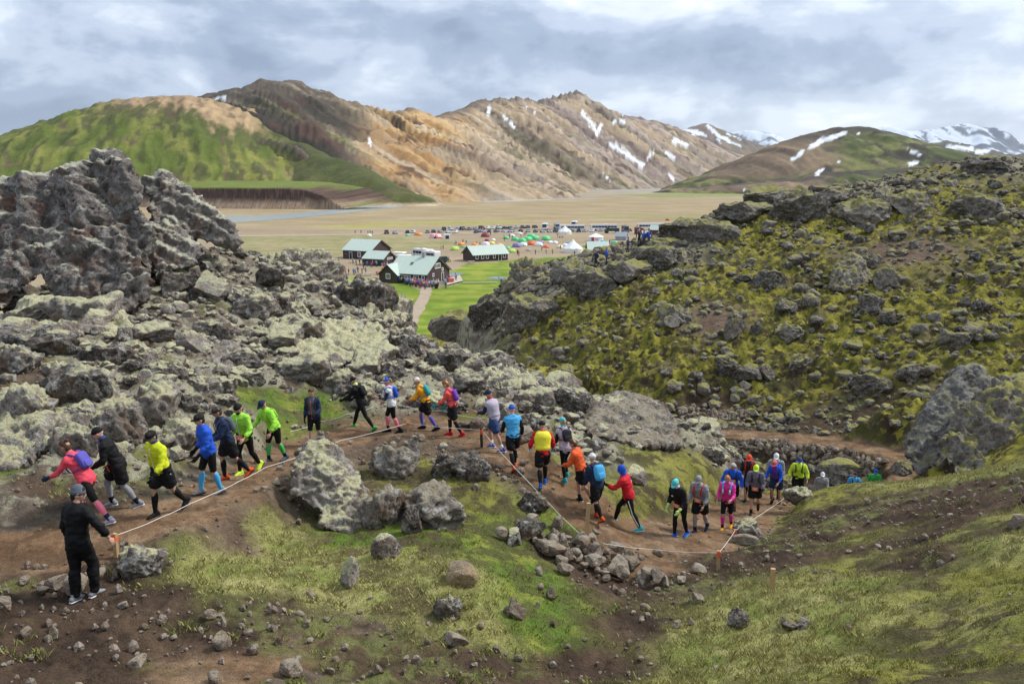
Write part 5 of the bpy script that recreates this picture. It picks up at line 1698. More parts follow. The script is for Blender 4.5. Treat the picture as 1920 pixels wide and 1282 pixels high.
# ------------------------------------------------------------------ huts and camp on the valley floor
MAT_ROOF = plain_mat('green_roof_sheet', (.47, .56, .49), 0.55, 0.10, 1.2)
MAT_GREYROOF = plain_mat('grey_roof_sheet', (.30, .33, .36), 0.5, 0.10, 1.2)
MAT_BOARD = plain_mat('dark_stained_board', (.052, .030, .026), 0.7, 0.35, 3.0)
MAT_REDBOARD = plain_mat('red_brown_board', (.11, .028, .024), 0.7, 0.3, 3.0)
MAT_WHITE = plain_mat('white_paint', (.80, .80, .78), 0.5, 0.04, 2.0)
MAT_PANE = plain_mat('window_glass', (.03, .035, .045), 0.08, 0.1, 1.0)
MAT_DECK = plain_mat('weathered_planks', (.46, .41, .35), 0.85, 0.2, 3.0)
MAT_METAL = plain_mat('dull_metal', (.30, .31, .32), 0.45, 0.1, 4.0)
MAT_DARK = plain_mat('dark_rubber', (.02, .02, .022), 0.7, 0.2, 6.0)


def hut(label, centre, rz, Ln, Wd, eave, ridge, wallm, roofm, windows=(), doors=(), over=.35, cat='hut', chimney=(), skylight=None):
    """ridge along local X. windows: (side, along, height, width, tall) side in '+x','-x','+y','-y'"""
    root = thing('hut', label, cat, tuple(centre), rz)
    mb = MB()
    prof = [(-Wd / 2, 0), (Wd / 2, 0), (Wd / 2, eave), (0, ridge - .12), (-Wd / 2, eave)]
    mb.prism([(-Ln / 2, y, z) for y, z in prof], (Ln, 0, 0))
    mb.obj('wall', wallm, root)
    t = .12
    sl = (ridge - eave) / (Wd / 2)
    for sgn in (-1, 1):
        r = MB()
        y1 = sgn * (Wd / 2 + over); z1 = eave - sl * over
        a = [(-Ln / 2 - over, 0, ridge), (-Ln / 2 - over, y1, z1), (-Ln / 2 - over, y1, z1 + t), (-Ln / 2 - over, 0, ridge + t)]
        r.prism(a, (Ln + 2 * over, 0, 0))
        for k in range(int((Ln + 2 * over) / .9)):          # standing seams of the sheet roof
            x = -Ln / 2 - over + .45 + k * .9
            r.prism([(x, 0, ridge + t), (x, y1, z1 + t), (x, y1, z1 + t + .05), (x, 0, ridge + t + .05)], (.06, 0, 0))
        r.obj('roof', roofm, root)
        g = MB()
        for e in (-1, 1):
            x = e * (Ln / 2 + over + .012)
            g.prism([(x, 0, ridge + t * .9), (x, y1, z1 + t * .9), (x, y1, z1 - .16), (x, 0, ridge - .16)], (e * .05, 0, 0))
        g.obj('bargeboard', wallm, root)

    def place(side, along, z):
        if side == '+x': return Matrix.Translation((Ln / 2 + .03, along, z)) @ Matrix.Rotation(PI / 2, 4, 'Z')
        if side == '-x': return Matrix.Translation((-Ln / 2 - .03, along, z)) @ Matrix.Rotation(-PI / 2, 4, 'Z')
        if side == '+y': return Matrix.Translation((along, Wd / 2 + .03, z)) @ Matrix.Rotation(PI, 4, 'Z')
        return Matrix.Translation((along, -Wd / 2 - .03, z))
    for side, al, z, w, h, n in windows:
        M = place(side, al, z)
        f = MB(); b = .16
        f.box((0, 0, h / 2 + b / 2), (w + 2 * b, .09, b)); f.box((0, 0, -h / 2 - b / 2), (w + 2 * b, .09, b))
        f.box((-w / 2 - b / 2, 0, 0), (b, .09, h)); f.box((w / 2 + b / 2, 0, 0), (b, .09, h))
        for k in range(1, n):
            f.box((-w / 2 + w * k / n, 0, 0), (.12, .08, h))
        o = f.obj('window', MAT_WHITE, root); o.matrix_local = M
        for k in range(n):
            p = MB(); pw = w / n - (.12 if n > 1 else 0)
            p.box((-w / 2 + w * (k + .5) / n, .012, 0), (pw, .03, h - .004)); p.obj('pane', MAT_PANE, o)
    for side, al, w, h in doors:
        M = place(side, al, h / 2)
        f = MB(); f.box((0, 0, h / 2 + .06), (w + .28, .09, .12)); f.box((-w / 2 - .07, 0, 0), (.14, .09, h)); f.box((w / 2 + .07, 0, 0), (.14, .09, h))
        d = MB(); d.box((0, .015, 0), (w - .01, .05, h - .02)); do = d.obj('door', MAT_DARK, root); do.matrix_local = M
        fo = f.obj('door_frame', MAT_WHITE, do)
        hd = MB(); hd.box((w * .36, -.05, 0), (.12, .06, .04)); hd.obj('handle', MAT_METAL, do)
    for x, y, w, h in chimney:
        c = MB(); c.box((x, y, ridge - abs(y) * sl + h / 2 - .3), (w, w, h + .6)); c.box((x, y, ridge - abs(y) * sl + h + .04), (w + .15, w + .15, .12)); c.obj('chimney', MAT_METAL, root)
    if skylight:
        x, y, s = skylight
        z = ridge - abs(y) * sl + t
        k = MB(); ang = math.atan2(sl, 1) * (1 if y < 0 else -1)
        k.box((x, y, z + .04), (s, s * 1.3, .14), 0, Matrix.Rotation(ang, 3, 'X')); k.box((x, y, z + .09), (s * .75, s, .12), 1, Matrix.Rotation(ang, 3, 'X'))
        k.obj('skylight', [MAT_GREYROOF, MAT_PANE], root)
    return root


c0, c1 = on_plain(800, 533), on_plain(843, 523)
gm = (c0 + c1) / 2
gw = np.linalg.norm(c1 - c0)
e1 = (c1 - c0) / gw; e2 = np.array((-e1[1], e1[0], 0))
rz_main = math.atan2(-e2[1], -e2[0])
MAIN = hut('large dark brown hut with green roof and white framed windows, crowd in front', gm + e2 * 5.6, rz_main, 11.2, gw, 2.6, 6.3, MAT_BOARD, MAT_ROOF,
           [('+x', -.3, 4.1, 2.6, 1.0, 4), ('+x', -2.6, 2.0, .55, .55, 1), ('+x', 2.2, 3.0, .55, .5, 1), ('-y', 2.6, 1.5, 1.1, 1.5, 2), ('-y', -.4, 1.6, 2.4, .45, 3), ('-y', 4.6, 1.6, .6, .8, 1), ('-x', 0, 4.0, 1.6, 1.0, 2)],
           [('+x', 2.2, 1.0, 2.1)], .45, 'hut', [(1.6, -.25, .75, 1.2), (-1.6, .5, .45, .9)], (-.4, -2.9, .9))
# the low side wing at the left end of the main hut
w_ = gm + e2 * 10.4 - e1 * gw * .33
hut('low side wing with its own green gable at the left end of the large hut', w_, rz_main + PI / 2, 7.0, 5.4, 2.2, 4.6, MAT_BOARD, MAT_ROOF, [('-x', 0, 1.7, 1.0, 1.1, 2)], [], .35)
a0, a1 = on_plain(888, 491), on_plain(952, 487.5)
lx = (a1 - a0) / np.linalg.norm(a1 - a0); ly = np.array((-lx[1], lx[0], 0)); LL = np.linalg.norm(a1 - a0)
hut('long low dark hut with green roof and a row of white windows', (a0 + a1) / 2 + ly * 3.9, math.atan2(lx[1], lx[0]), LL, 7.8, 2.3, 4.7, MAT_BOARD, MAT_ROOF,
    [('-y', -LL * .40, 1.45, .7, 1.0, 1), ('-y', -LL * .24, 1.45, .7, 1.0, 1), ('-y', -LL * .10, 1.45, .7, 1.0, 1), ('-y', LL * .10, 1.45, .6, 1.0, 1), ('-y', LL * .40, 1.45, .7, 1.0, 1)], [('-y', LL * .27, .9, 1.9)], .5)
p = on_plain(712, 484)
hut('dark hut with green roof and grey metal gable behind the crowd', p + e2 * 5 , rz_main - .05, 11.5, 11.0, 2.9, 6.0, MAT_BOARD, MAT_ROOF, [('-y', 1.0, 1.5, 1.0, 1.3, 2)], [('-y', -2.5, 1.0, 2.1)], .4)
p = on_plain(727, 497)
hut('small dark hut with green roof in the middle of the crowd', p + e2 * 3, rz_main - .02, 7.5, 6.6, 2.2, 4.2, MAT_BOARD, MAT_ROOF, [('+x', -.9, 2.1, .5, .4, 1), ('+x', .2, 2.1, .5, .4, 1), ('+x', 1.3, 2.1, .5, .4, 1)], [], .35)
p = on_plain(1234, 440)
hut('small red-brown hut with green roof by the coaches at the far end', p, -.5, 7.0, 5.2, 2.5, 4.4, MAT_REDBOARD, MAT_ROOF, [('-x', .6, 1.6, .8, .8, 1), ('-y', 1.5, 1.5, .6, .6, 1)], [('-x', -1.2, .9, 2.0)], .35)
p = on_plain(1121, 478)
hut('hut with a pale green roof half hidden behind the lava crest', p + np.array((0, 2, 0)), .02, 7.2, 7.0, 2.0, 4.4, MAT_BOARD, MAT_ROOF, [('-y', 0, 1.2, 1.0, .8, 2)], [], .3)
p = on_plain(1165, 450)
hut('little cabin with half grey and half white roof beside the lava crest', p, -.25, 4.6, 4.6, 1.7, 3.4, MAT_METAL, MAT_GREYROOF, [('-y', 0, 1.0, .7, .6, 1)], [], .25, 'cabin')
p = on_plain(1196, 439)
hut('narrow red toilet hut between the truck and the far hut', p, .1, 2.8, 2.8, 2.7, 3.3, MAT_REDBOARD, MAT_REDBOARD, [], [('-y', 0, .9, 2.0)], .12, 'hut')

# deck and railing before the main hut
dk = [on_plain(u, v, PLAIN) for u, v in ((836, 537), (868, 528.5), (850, 521), (832, 526))]
t = thing('deck', 'pale plank deck with a rail beside the large hut', 'deck', tuple(dk[0]))
d0 = dk[0]; ux = dk[1] - d0; uy = dk[3] - d0
nb = 14
for i in range(nb):
    m_ = MB(); a = d0 * 0 + ux * 0 + uy * (i / nb); b2 = ux + uy * (i / nb); g = uy * (.94 / nb)
    m_.prism([a + (0, 0, .28), b2 + (0, 0, .28), b2 + g + (0, 0, .28), a + g + (0, 0, .28)], (0, 0, .06)); m_.obj('plank', MAT_DECK, t)
m_ = MB()
for i in range(5):
    q = ux * (i / 4.0) * .98; m_.box(tuple(q + (0, 0, .14)), (.12, .12, .27))
m_.obj('footing', MAT_DARK, t)
rl0, rl1 = on_plain(817, 535.5), on_plain(838, 538)
t = thing('railing', 'grey timber railing with boards in front of the large hut', 'railing', tuple(rl0))
for i in range(5):
    m_ = MB(); m_.box(tuple((rl1 - rl0) * i / 4 + (0, 0, .6)), (.12, .12, 1.2)); m_.obj('post', MAT_DECK, t)
for z in (.45, .8, 1.12):
    m_ = MB(); m_.prism([(0, -.09, z), (0, -.09, z + .14), (0, -.13, z + .14), (0, -.13, z)], tuple(rl1 - rl0)); m_.obj('rail', MAT_DECK, t)
p = on_plain(844.5, 531)
t = thing('tub', 'orange plastic tub on the deck', 'tub', (p[0], p[1], PLAIN + .345), .3)
m_ = MB(); m_.box((0, 0, .42), (1.5, 1.1, .84), 0, None, 1.1); m_.obj('bin', plain_mat('orange_plastic', (.70, .16, .08), .5), t)
m_ = MB(); m_.box((0, 0, .88), (1.7, 1.3, .08)); m_.obj('lid', plain_mat('orange_plastic', (.70, .16, .08), .5), t)
p = on_plain(818, 541)
t = thing('waste_bin', 'black bin at the end of the sandy footpath', 'bin', tuple(p), .2)
m_ = MB(); m_.box((0, 0, .55), (.75, .7, 1.1), 0, None, 1.15); m_.obj('bin', MAT_DARK, t)
m_ = MB(); m_.box((0, 0, 1.14), (.9, .85, .09)); m_.obj('lid', MAT_DARK, t)
bo0, bo1 = on_plain(868, 531.5), on_plain(930, 531)
m_ = MB(); dv = bo1 - bo0
for s in np.linspace(0, .96, 12):
    m_.prism([dv * s + (0, -.5, .2), dv * s + (0, .5, .2), dv * s + (0, .5, .26), dv * s + (0, -.5, .26)], tuple(dv * .078))
tag(m_.obj('boardwalk', MAT_DECK, None, loc=tuple(bo0)), 'narrow plank walk across the meadow from the deck', 'boardwalk')


# ------------------------------------------------------------------ vehicles
def car_meshes():
    """side profile pushed across the width, narrower at roof level"""
    out = {}
    shapes = {
        'estate': [(-2.15, .35), (-2.2, .75), (-2.1, .95), (-1.2, 1.02), (-.55, 1.50), (1.5, 1.52), (2.05, 1.0), (2.15, .7), (2.1, .35)],
        'jeep': [(-2.2, .5), (-2.25, .95), (-2.15, 1.15), (-1.0, 1.22), (-.6, 1.85), (2.0, 1.88), (2.2, 1.2), (2.25, .8), (2.2, .5)],
        'hatch': [(-1.9, .33), (-1.95, .7), (-1.85, .88), (-1.1, .98), (-.45, 1.46), (1.1, 1.47), (1.75, 1.0), (1.85, .7), (1.8, .33)]}
    for k, pr in shapes.items():
        w = .86 if k != 'jeep' else .93
        mb = MB(); n = len(pr)
        half = lambda z: w * (1 if z < 1.05 else .80)
        V = [(x, -half(z), z) for x, z in pr] + [(x, half(z), z) for x, z in pr]
        Fc = [tuple(range(n)), tuple(range(2 * n - 1, n - 1, -1))] + [(i, n + i, n + (i + 1) % n, (i + 1) % n) for i in range(n)]
        mb.add(V, Fc)
        gl = MB(); a, b_, c_, d_ = pr[3], pr[4], pr[5], pr[6]
        mid = lambda p, q, t: (p[0] + (q[0] - p[0]) * t, p[1] + (q[1] - p[1]) * t)
        for p, q in ((a, b_), (d_, c_)):                                # windscreen and rear window, a little proud
            l, h = mid(p, q, .12), mid(p, q, .9); s = -.03 if p is a else .03
            gl.add([(l[0] + s, -.72, l[1] + .02), (l[0] + s, .72, l[1] + .02), (h[0] + s, .62, h[1] + .02), (h[0] + s, -.62, h[1] + .02), (l[0] - s, -.72, l[1] - .02), (l[0] - s, .72, l[1] - .02), (h[0] - s, .62, h[1] - .02), (h[0] - s, -.62, h[1] - .02)],
                   [(0, 1, 2, 3), (7, 6, 5, 4), (0, 3, 7, 4), (1, 5, 6, 2), (0, 4, 5, 1), (3, 2, 6, 7)])
        for sgn in (-1, 1):
            lo = half(.99) * .955; hi = half(1.2) * 1.0
            z0, z1 = a[1] + .06, b_[1] - .12
            q = [(a[0] + .35, sgn * (lo + .035), z0), (d_[0] - .2, sgn * (lo + .035), z0), (c_[0] - .05, sgn * (hi + .03), z1), (b_[0] + .1, sgn * (hi + .03), z1)]
            gl.prism(q, (0, -sgn * .1, 0))
        wh = MB(); r = .33 if k != 'jeep' else .42
        wh.tube([(0, -.11, 0), (0, .11, 0)], [r, r], 12, 0)
        wh.tube([(0, -.125, 0), (0, .125, 0)], [r * .55, r * .55], 10, 1)
        lt = MB(); lt.box((0, 0, 0), (.06, .34, .16))
        out[k] = (mb.mesh('car_body', [MAT_WHITE]), gl.mesh('car_window', [MAT_PANE]), wh.mesh('car_wheel', [MAT_DARK, MAT_METAL]), lt.mesh('car_headlight', [plain_mat('lamp_lens', (.75, .75, .72), .2)]), r, pr)
    return out


CARS = car_meshes()
PAINT = {'white': (.75, .76, .77), 'silver': (.42, .44, .46), 'black': (.02, .021, .024), 'dark blue': (.03, .045, .10), 'dark red': (.14, .02, .025), 'grey': (.16, .17, .18), 'pale blue': (.28, .38, .50), 'dark green': (.03, .055, .04)}


def paint(cn):
    m_ = plain_mat('paint_' + cn.replace(' ', '_'), PAINT[cn], .3, .04, 2.0)
    return m_


def car(kind, cn, pos, rz, label, group):
    body, win, wheel, lamp, r, pr = CARS[kind]
    root = thing('car', label, 'car', tuple(pos), rz, group)
    o = link('body', body, root); o.material_slots[0].link = 'OBJECT'; o.material_slots[0].material = paint(cn)
    link('window', win, root)
    for x in (-1.35, 1.35):
        for y in (-.78, .78):
            link('wheel', wheel, root, (x * (1 if kind != 'hatch' else .88), y, r))
    for y in (-.6, .6):
        link('headlight', lamp, root, (pr[0][0] - .03, y, pr[1][1]))
    return root


rc = random.Random(5)
COLS = ['white', 'white', 'silver', 'black', 'dark blue', 'grey', 'grey', 'silver', 'dark red', 'pale blue', 'black']
ROWS = [
    ('single', [(725, 438.5, 'black'), (741, 438.5, 'silver'), (764, 437.5, 'black'), (775, 437, 'white'), (801.5, 437, 'grey'), (813, 436.5, 'black'), (826, 436.5, 'silver')]),
    ('front', [(840, 437, 'white'), (854, 437, 'white'), (893.5, 437, 'dark blue'), (905, 436, 'silver'), (917, 436, 'dark blue'), (931, 436, 'grey'), (946, 436, 'white'), (958.5, 436, 'silver'), (976, 435.5, 'black'), (990, 435.5, 'silver'), (1004, 436, 'grey'), (1017, 436, 'silver'), (1030, 436, 'silver'), (1043, 436, 'dark blue'), (1071, 435.5, 'grey'), (1085, 435.5, 'dark blue'), (1097, 435, 'silver'), (1110, 435, 'white'), (1126, 434.5, 'pale blue')]),
    ('back', [(833, 432.5, 'black'), (845, 432, 'white'), (858, 431.5, 'pale blue'), (868, 431.5, 'grey'), (879.5, 431.5, 'grey'), (891, 431, 'pale blue'), (903, 430, 'dark red'), (914, 429.5, 'white'), (925, 429.5, 'white'), (936, 429.5, 'white'), (946.5, 429.5, 'dark blue'), (957, 429.5, 'grey'), (969, 428.5, 'silver'), (979.5, 428, 'black'), (989, 428, 'dark blue'), (1003, 427.5, 'black')]),
    ('end', [(1204, 429, 'white'), (1216, 429.5, 'white'), (1180, 434, 'dark green'), (1262, 430, 'white')])]
for row, cs in ROWS:
    for u, v, cn in cs:
        p = on_plain(u, v)
        kind = rc.choice(('estate', 'estate', 'jeep', 'hatch'))
        where = {'single': 'apart at the left end of the row', 'front': 'in the front row', 'back': 'in the back row', 'end': 'beside the far coaches and hut'}[row]
        near = '' if row in ('single', 'end') else (', left third' if u < 905 else (', behind the green tents' if u < 1012 else ', before the coaches'))
        car(kind, cn, p, PI / 2 + rc.uniform(-.5, .5) + (0 if rc.random() < .8 else PI), '%s %s %s%s' % (cn, {'estate': 'estate car', 'jeep': 'off-road car', 'hatch': 'small car'}[kind], where, near), 'parked cars at the edge of the plain')


def bus(label, u0, u1, v, rz_extra=0.0, h=3.3, cn='white', Ln=None, pos=None, rz=None, cat='bus'):
    if pos is None:
        p0, p1 = on_plain(u0, v), on_plain(u1, v)
        pos = (p0 + p1) / 2; Ln = np.linalg.norm(p1 - p0); rz = rz_extra
    root = thing('bus', label, cat, tuple(pos), rz)
    b = MB(); w = 1.25
    pr = [(-Ln / 2, .4), (-Ln / 2 - .05, 1.4), (-Ln / 2 + .25, h - .25), (-Ln / 2 + .6, h), (Ln / 2 - .3, h), (Ln / 2, h - .3), (Ln / 2, .4)]
    b.prism([(x, -w, z) for x, z in pr], (0, 2 * w, 0))
    b.obj('body', paint(cn), root)
    rf = MB(); rf.box((Ln * .08, 0, h + .12), (Ln * .18, 1.5, .24), 0, None, .9); rf.obj('roof_unit', paint(cn), root)
    n = max(3, int(Ln / 1.7))
    win = MB(); pw = (Ln - 1.6) / n
    win.box((0, 0, 0), (pw - .14, .06, h * .27)); wm = win.mesh('bus_window', [MAT_PANE])
    for s in (-1, 1):
        for k in range(n):
            link('window', wm, root, (-Ln / 2 + 1.0 + pw * (k + .5), s * (w + .01), h * .66))
    ws = MB(); ws.prism([(-Ln / 2 - .08, -1.1, 1.45), (-Ln / 2 + .17, -1.05, h - .35), (-Ln / 2 + .17, 1.05, h - .35), (-Ln / 2 - .08, 1.1, 1.45)], (.06, 0, 0)); ws.obj('windscreen', MAT_PANE, root)
    wl = MB(); wl.tube([(0, -.15, 0), (0, .15, 0)], [.5, .5], 14, 0); wl.tube([(0, -.165, 0), (0, .165, 0)], [.28, .28], 10, 1)
    wm2 = wl.mesh('bus_wheel', [MAT_DARK, MAT_METAL])
    for x in (-Ln * .30, Ln * .28):
        for s in (-1, 1): link('wheel', wm2, root, (x, s * (w - .1), .5))
    for s in (-1, 1):
        hl = MB(); hl.box((-Ln / 2 - .06, s * .9, .8), (.08, .35, .2)); hl.obj('headlight', plain_mat('lamp_lens', (.75, .75, .72), .2), root)
    return root


bus('white coach parked side-on behind the red and white tent', 1048, 1097, 434)
bus('long white coach parked side-on right of the first coach', 1106, 1158, 433)
bus('white and blue coach parked side-on behind the far red-brown hut', 1194, 1246, 431)
bus('white camper bus seen from the front at the edge of the plain', 0, 0, 0, Ln=7.0, pos=on_plain(1022, 431), rz=PI / 2 - .15, h=3.4)
bus('small white bus with roof box half hidden behind the first coach', 0, 0, 0, Ln=7.5, pos=on_plain(1077, 427), rz=PI / 2 - .2, h=3.6)
bus('pale blue minibus seen from the front left of the first coach', 0, 0, 0, Ln=6.0, pos=on_plain(1044, 429), rz=PI / 2 + .1, h=2.8, cn='pale blue')
qb = gm + e2 * 15 + e1 * 9
bus('white bus parked close behind the large hut, left of two', 0, 0, 0, Ln=8.5, pos=on_plain(792, 484.5), rz=-.75, h=3.2)
bus('white bus parked close behind the large hut, right of two', 0, 0, 0, Ln=6.5, pos=on_plain(808, 487.5), rz=-.7, h=3.0)
# expedition truck with big wheels
pt = on_plain(1155, 437)
root = thing('truck', 'dark green off-road truck with big wheels by the coaches', 'truck', tuple(pt), .15)
b = MB(); b.box((-1.2, 0, 1.7), (5.2, 2.3, 1.5), 0, None, .96); b.obj('box_body', paint('dark green'), root)
b = MB(); b.prism([(-5.6, -1.1, .9), (-5.7, -1.1, 1.7), (-5.0, -1.1, 2.0), (-4.6, -1.1, 2.8), (-3.9, -1.1, 2.8), (-3.9, -1.1, .9)], (0, 2.2, 0)); b.obj('cab', paint('dark green'), root)
b = MB(); b.box((-4.5, 0, 2.35), (.9, 2.26, .5)); b.obj('window', MAT_PANE, root)
wl = MB(); wl.tube([(0, -.25, 0), (0, .25, 0)], [.75, .75], 14, 0); wl.tube([(0, -.27, 0), (0, .27, 0)], [.35, .35], 10, 1); wm = wl.mesh('truck_wheel', [MAT_DARK, MAT_METAL])
for x in (-4.8, .4):
    for s in (-1, 1): link('wheel', wm, root, (x, s * 1.05, .75))
pt = on_plain(1172, 436)
bus('grey-green panel van standing right of the truck', 0, 0, 0, Ln=5.5, pos=pt, rz=PI / 2 + .1, h=3.4, cn='grey', cat='van')
pt = on_plain(826, 492)
car('jeep', 'dark green', pt, .4, 'dark green off-road car just right of the large hut', None)


# ------------------------------------------------------------------ tents
def dome_mesh(kind):
    V, Fq = [], []
    nseg, nr = 16, 7
    mb = MB()
    if kind == 'dome':
        for k in range(nr + 1):
            a = k / nr * PI / 2
            for j in range(nseg):
                th = j / nseg * 2 * PI
                rib = 1 - .10 * abs(math.sin(2 * th)) * math.cos(a)
                V.append((math.cos(a) ** .8 * math.cos(th) * rib, math.cos(a) ** .8 * math.sin(th) * rib * .8, math.sin(a) * .72 + .10 * math.sin(a) * abs(math.cos(2 * th)) * math.cos(a)))
    elif kind == 'bell':
        pr = [(1.0, 0), (1.0, .45), (.55, .85), (.22, 1.2), (.02, 1.5)]
        nr = len(pr) - 1
        for r, z in pr:
            for j in range(nseg):
                th = j / nseg * 2 * PI
                V.append((r * math.cos(th), r * math.sin(th), z + (.06 * abs(math.cos(4 * th)) * (z > 0) * (r > .3))))
    elif kind == 'tunnel':
        for k in range(nr + 1):
            a = k / nr * PI / 2
            for j in range(nseg):
                th = j / nseg * 2 * PI
                V.append((math.copysign(abs(math.cos(th)) ** .45, math.cos(th)) * math.cos(a) ** .45, math.sin(th) * math.cos(a) * .45, math.sin(a) * .45))
    n = nseg
    for k in range(nr):
        for j in range(nseg):
            Fq.append((k * n + j, k * n + (j + 1) % n, (k + 1) * n + (j + 1) % n, (k + 1) * n + j))
    Fq.append(tuple(range(n))[::-1])
    mb.add(V, Fq)
    return mb.mesh('tent_' + kind, [MAT_WHITE], kind != 'bell')


TENTM = {k: dome_mesh(k) for k in ('dome', 'bell', 'tunnel')}
_e = MB()
_e.add([(.80, -.30, 0), (.98, -.25, .02), (.98, .25, .02), (.80, .30, 0), (.66, 0, .46), (.74, 0, .50)], [(0, 1, 5, 4), (1, 2, 5), (2, 3, 4, 5), (0, 4, 3), (0, 3, 2, 1)])
TENT_DOOR = _e.mesh('tent_door', [MAT_DARK])
TCOL = {'lime green': (.40, .62, .08), 'orange': (.75, .27, .05), 'green': (.10, .55, .20), 'white': (.78, .78, .76), 'yellow': (.70, .58, .12), 'yellow-orange': (.78, .45, .04), 'maroon': (.25, .03, .06), 'violet-blue': (.20, .20, .42), 'red-orange': (.75, .12, .04), 'violet': (.28, .20, .40), 'cream': (.72, .66, .45), 'blue': (.03, .20, .55), 'pink-white': (.78, .66, .70), 'grey': (.35, .36, .38), 'bright blue': (.02, .32, .65), 'sea green': (.16, .42, .30)}
TENTS = [(853, 469, 'lime green', 1.9, 'dome', 'left of the long hut'), (865, 460, 'orange', 1.6, 'dome', 'above the lime one left of the long hut'), (868, 464, 'green', 1.4, 'tunnel', 'between the orange tent and the long hut'), (890, 462, 'orange', 1.7, 'dome', 'just behind the left end of the long hut roof'), (911, 460, 'pink-white', 1.9, 'dome', 'behind the middle of the long hut'),
         (922, 458, 'yellow', 1.6, 'dome', 'right of the pink-white tent behind the long hut'), (937, 461, 'yellow-orange', 1.3, 'dome', 'behind the right part of the long hut'), (960, 473, 'lime green', 1.7, 'dome', 'touching the right end of the long hut'), (953, 466, 'green', 1.6, 'tunnel', 'behind the right end of the long hut'), (910, 444, 'maroon', 2.4, 'dome', 'before the middle of the car rows'),
         (913, 452, 'maroon', 1.2, 'dome', 'small, above the pink-white tent'), (925, 451, 'white', 1.1, 'dome', 'small, above the yellow tent'), (949, 448, 'green', 1.6, 'dome', 'leftmost of the green cluster'), (966, 451, 'green', 2.0, 'dome', 'second of the green cluster'), (979, 454, 'green', 2.2, 'dome', 'nearest of the green cluster'), (960, 443, 'white', 2.2, 'tunnel', 'behind the green cluster'), (974, 439, 'white', 2.2, 'tunnel', 'with flat top by the cars'),
         (990, 451, 'green', 2.3, 'dome', 'big, in the middle of the green cluster'), (996, 446, 'green', 2.4, 'dome', 'biggest, at the back of the green cluster'), (1004, 449, 'green', 2.2, 'dome', 'at the right end of the green cluster'), (1024, 450, 'green', 2.3, 'dome', 'standing alone right of the green cluster'), (969, 463, 'violet-blue', 2.1, 'dome', 'right of the long hut'), (981, 461, 'white', 1.9, 'dome', 'between the violet-blue and the red-orange tent'),
         (997, 459, 'red-orange', 2.0, 'dome', 'under the green cluster'), (1010, 461, 'white', 2.0, 'dome', 'between two red-orange tents'), (1014, 456, 'violet', 1.5, 'dome', 'behind the white one between two red-orange tents'), (1024, 464, 'red-orange', 2.2, 'tunnel', 'rightmost of the red-orange ones'), (1032, 456, 'white', 1.3, 'dome', 'left of a white pair'), (1041, 456.5, 'white', 1.3, 'dome', 'right of a white pair'),
         (1050, 465, 'cream', 1.5, 'dome', 'left of the blue dome'), (1060, 462, 'white', 1.5, 'dome', 'against the blue dome'), (1067, 461, 'blue', 1.9, 'dome', 'above the white bell tent'), (1074, 473, 'white', 3.2, 'bell', 'the pointed one nearest the lava crest'), (1077, 463, 'cream', 1.6, 'dome', 'right behind the pointed white tent'), (1099, 463, 'lime green', 1.5, 'dome', 'left of the pale green roof'), (1059, 439, 'white', 2.8, 'bell', 'with red lower wall before the first coach'),
         (1130, 455, 'bright blue', 1.3, 'dome', 'on the right side of the white marquee'), (1152, 458, 'sea green', 1.9, 'dome', 'close to the lava crest right of the pale green roof'), (784, 441, 'orange', 2.9, 'tunnel', 'long, left of the checked dome'), (765, 442, 'sea green', 2.0, 'tunnel', 'flat, under the cars at the left'), (692, 443, 'white', 1.4, 'dome', 'at the far left end of the road'), (991, 470, 'grey', 1.4, 'tunnel', 'below the red-orange one on the gravel')]
for u, v, cn, s, kind, where in TENTS:
    p = on_plain(u, v)
    s *= 1.12 if kind != 'bell' else 1.15
    root = thing('tent', '%s %s tent %s' % (cn, {'dome': 'dome', 'bell': 'bell', 'tunnel': 'low tunnel'}[kind], where), 'tent', tuple(p), rc.uniform(-.6, .6) - PI / 2)
    o = link('canopy', TENTM[kind], root, None, None, (s, s, s * (.95 if kind != 'bell' else .85)))
    o.material_slots[0].link = 'OBJECT'; o.material_slots[0].material = plain_mat('tent_' + cn.replace(' ', '_').replace('-', '_'), TCOL[cn], .6, .08, 3.0)
    link('entrance', TENT_DOOR, root, None, None, (s, s, s * (.95 if kind == 'dome' else .8)))
# red and white checked dome
p = on_plain(817, 446.5)
root = thing('tent', 'dome tent checked in red and white before the parked cars', 'tent', tuple(p), 0)
mt, nt, bb = new_mat('checked_canvas'); N, L, *_r = nodes_of(nt)
tc = N('ShaderNodeTexCoord'); ck = N('ShaderNodeTexChecker'); ck.inputs['Scale'].default_value = 4.5; ck.inputs['Color1'].default_value = (.75, .08, .08, 1); ck.inputs['Color2'].default_value = (.8, .74, .74, 1)
L(tc.outputs['Object'], ck.inputs['Vector']); L(ck.outputs['Color'], bb.inputs['Base Color'])
o = link('canopy', TENTM['dome'], root, None, None, (2.9, 2.9, 2.8)); o.material_slots[0].link = 'OBJECT'; o.material_slots[0].material = mt
link('entrance', TENT_DOOR, root, None, (0, 0, -PI / 2), (2.9, 2.9, 2.4))
# white box tent
p = on_plain(839, 448)
root = thing('tent', 'square white box tent with a dark opening right of the checked dome', 'tent', tuple(p), .15)
m_ = MB(); m_.prism([(-1.5, -1.4, 0), (1.5, -1.4, 0), (1.5, -1.4, 1.9), (0, -1.4, 2.3), (-1.5, -1.4, 1.9)], (0, 2.8, 0)); m_.obj('canopy', MAT_WHITE, root)
m_ = MB(); m_.box((-.2, -1.42, .85), (1.5, .06, 1.4)); m_.obj('entrance', MAT_DARK, root)
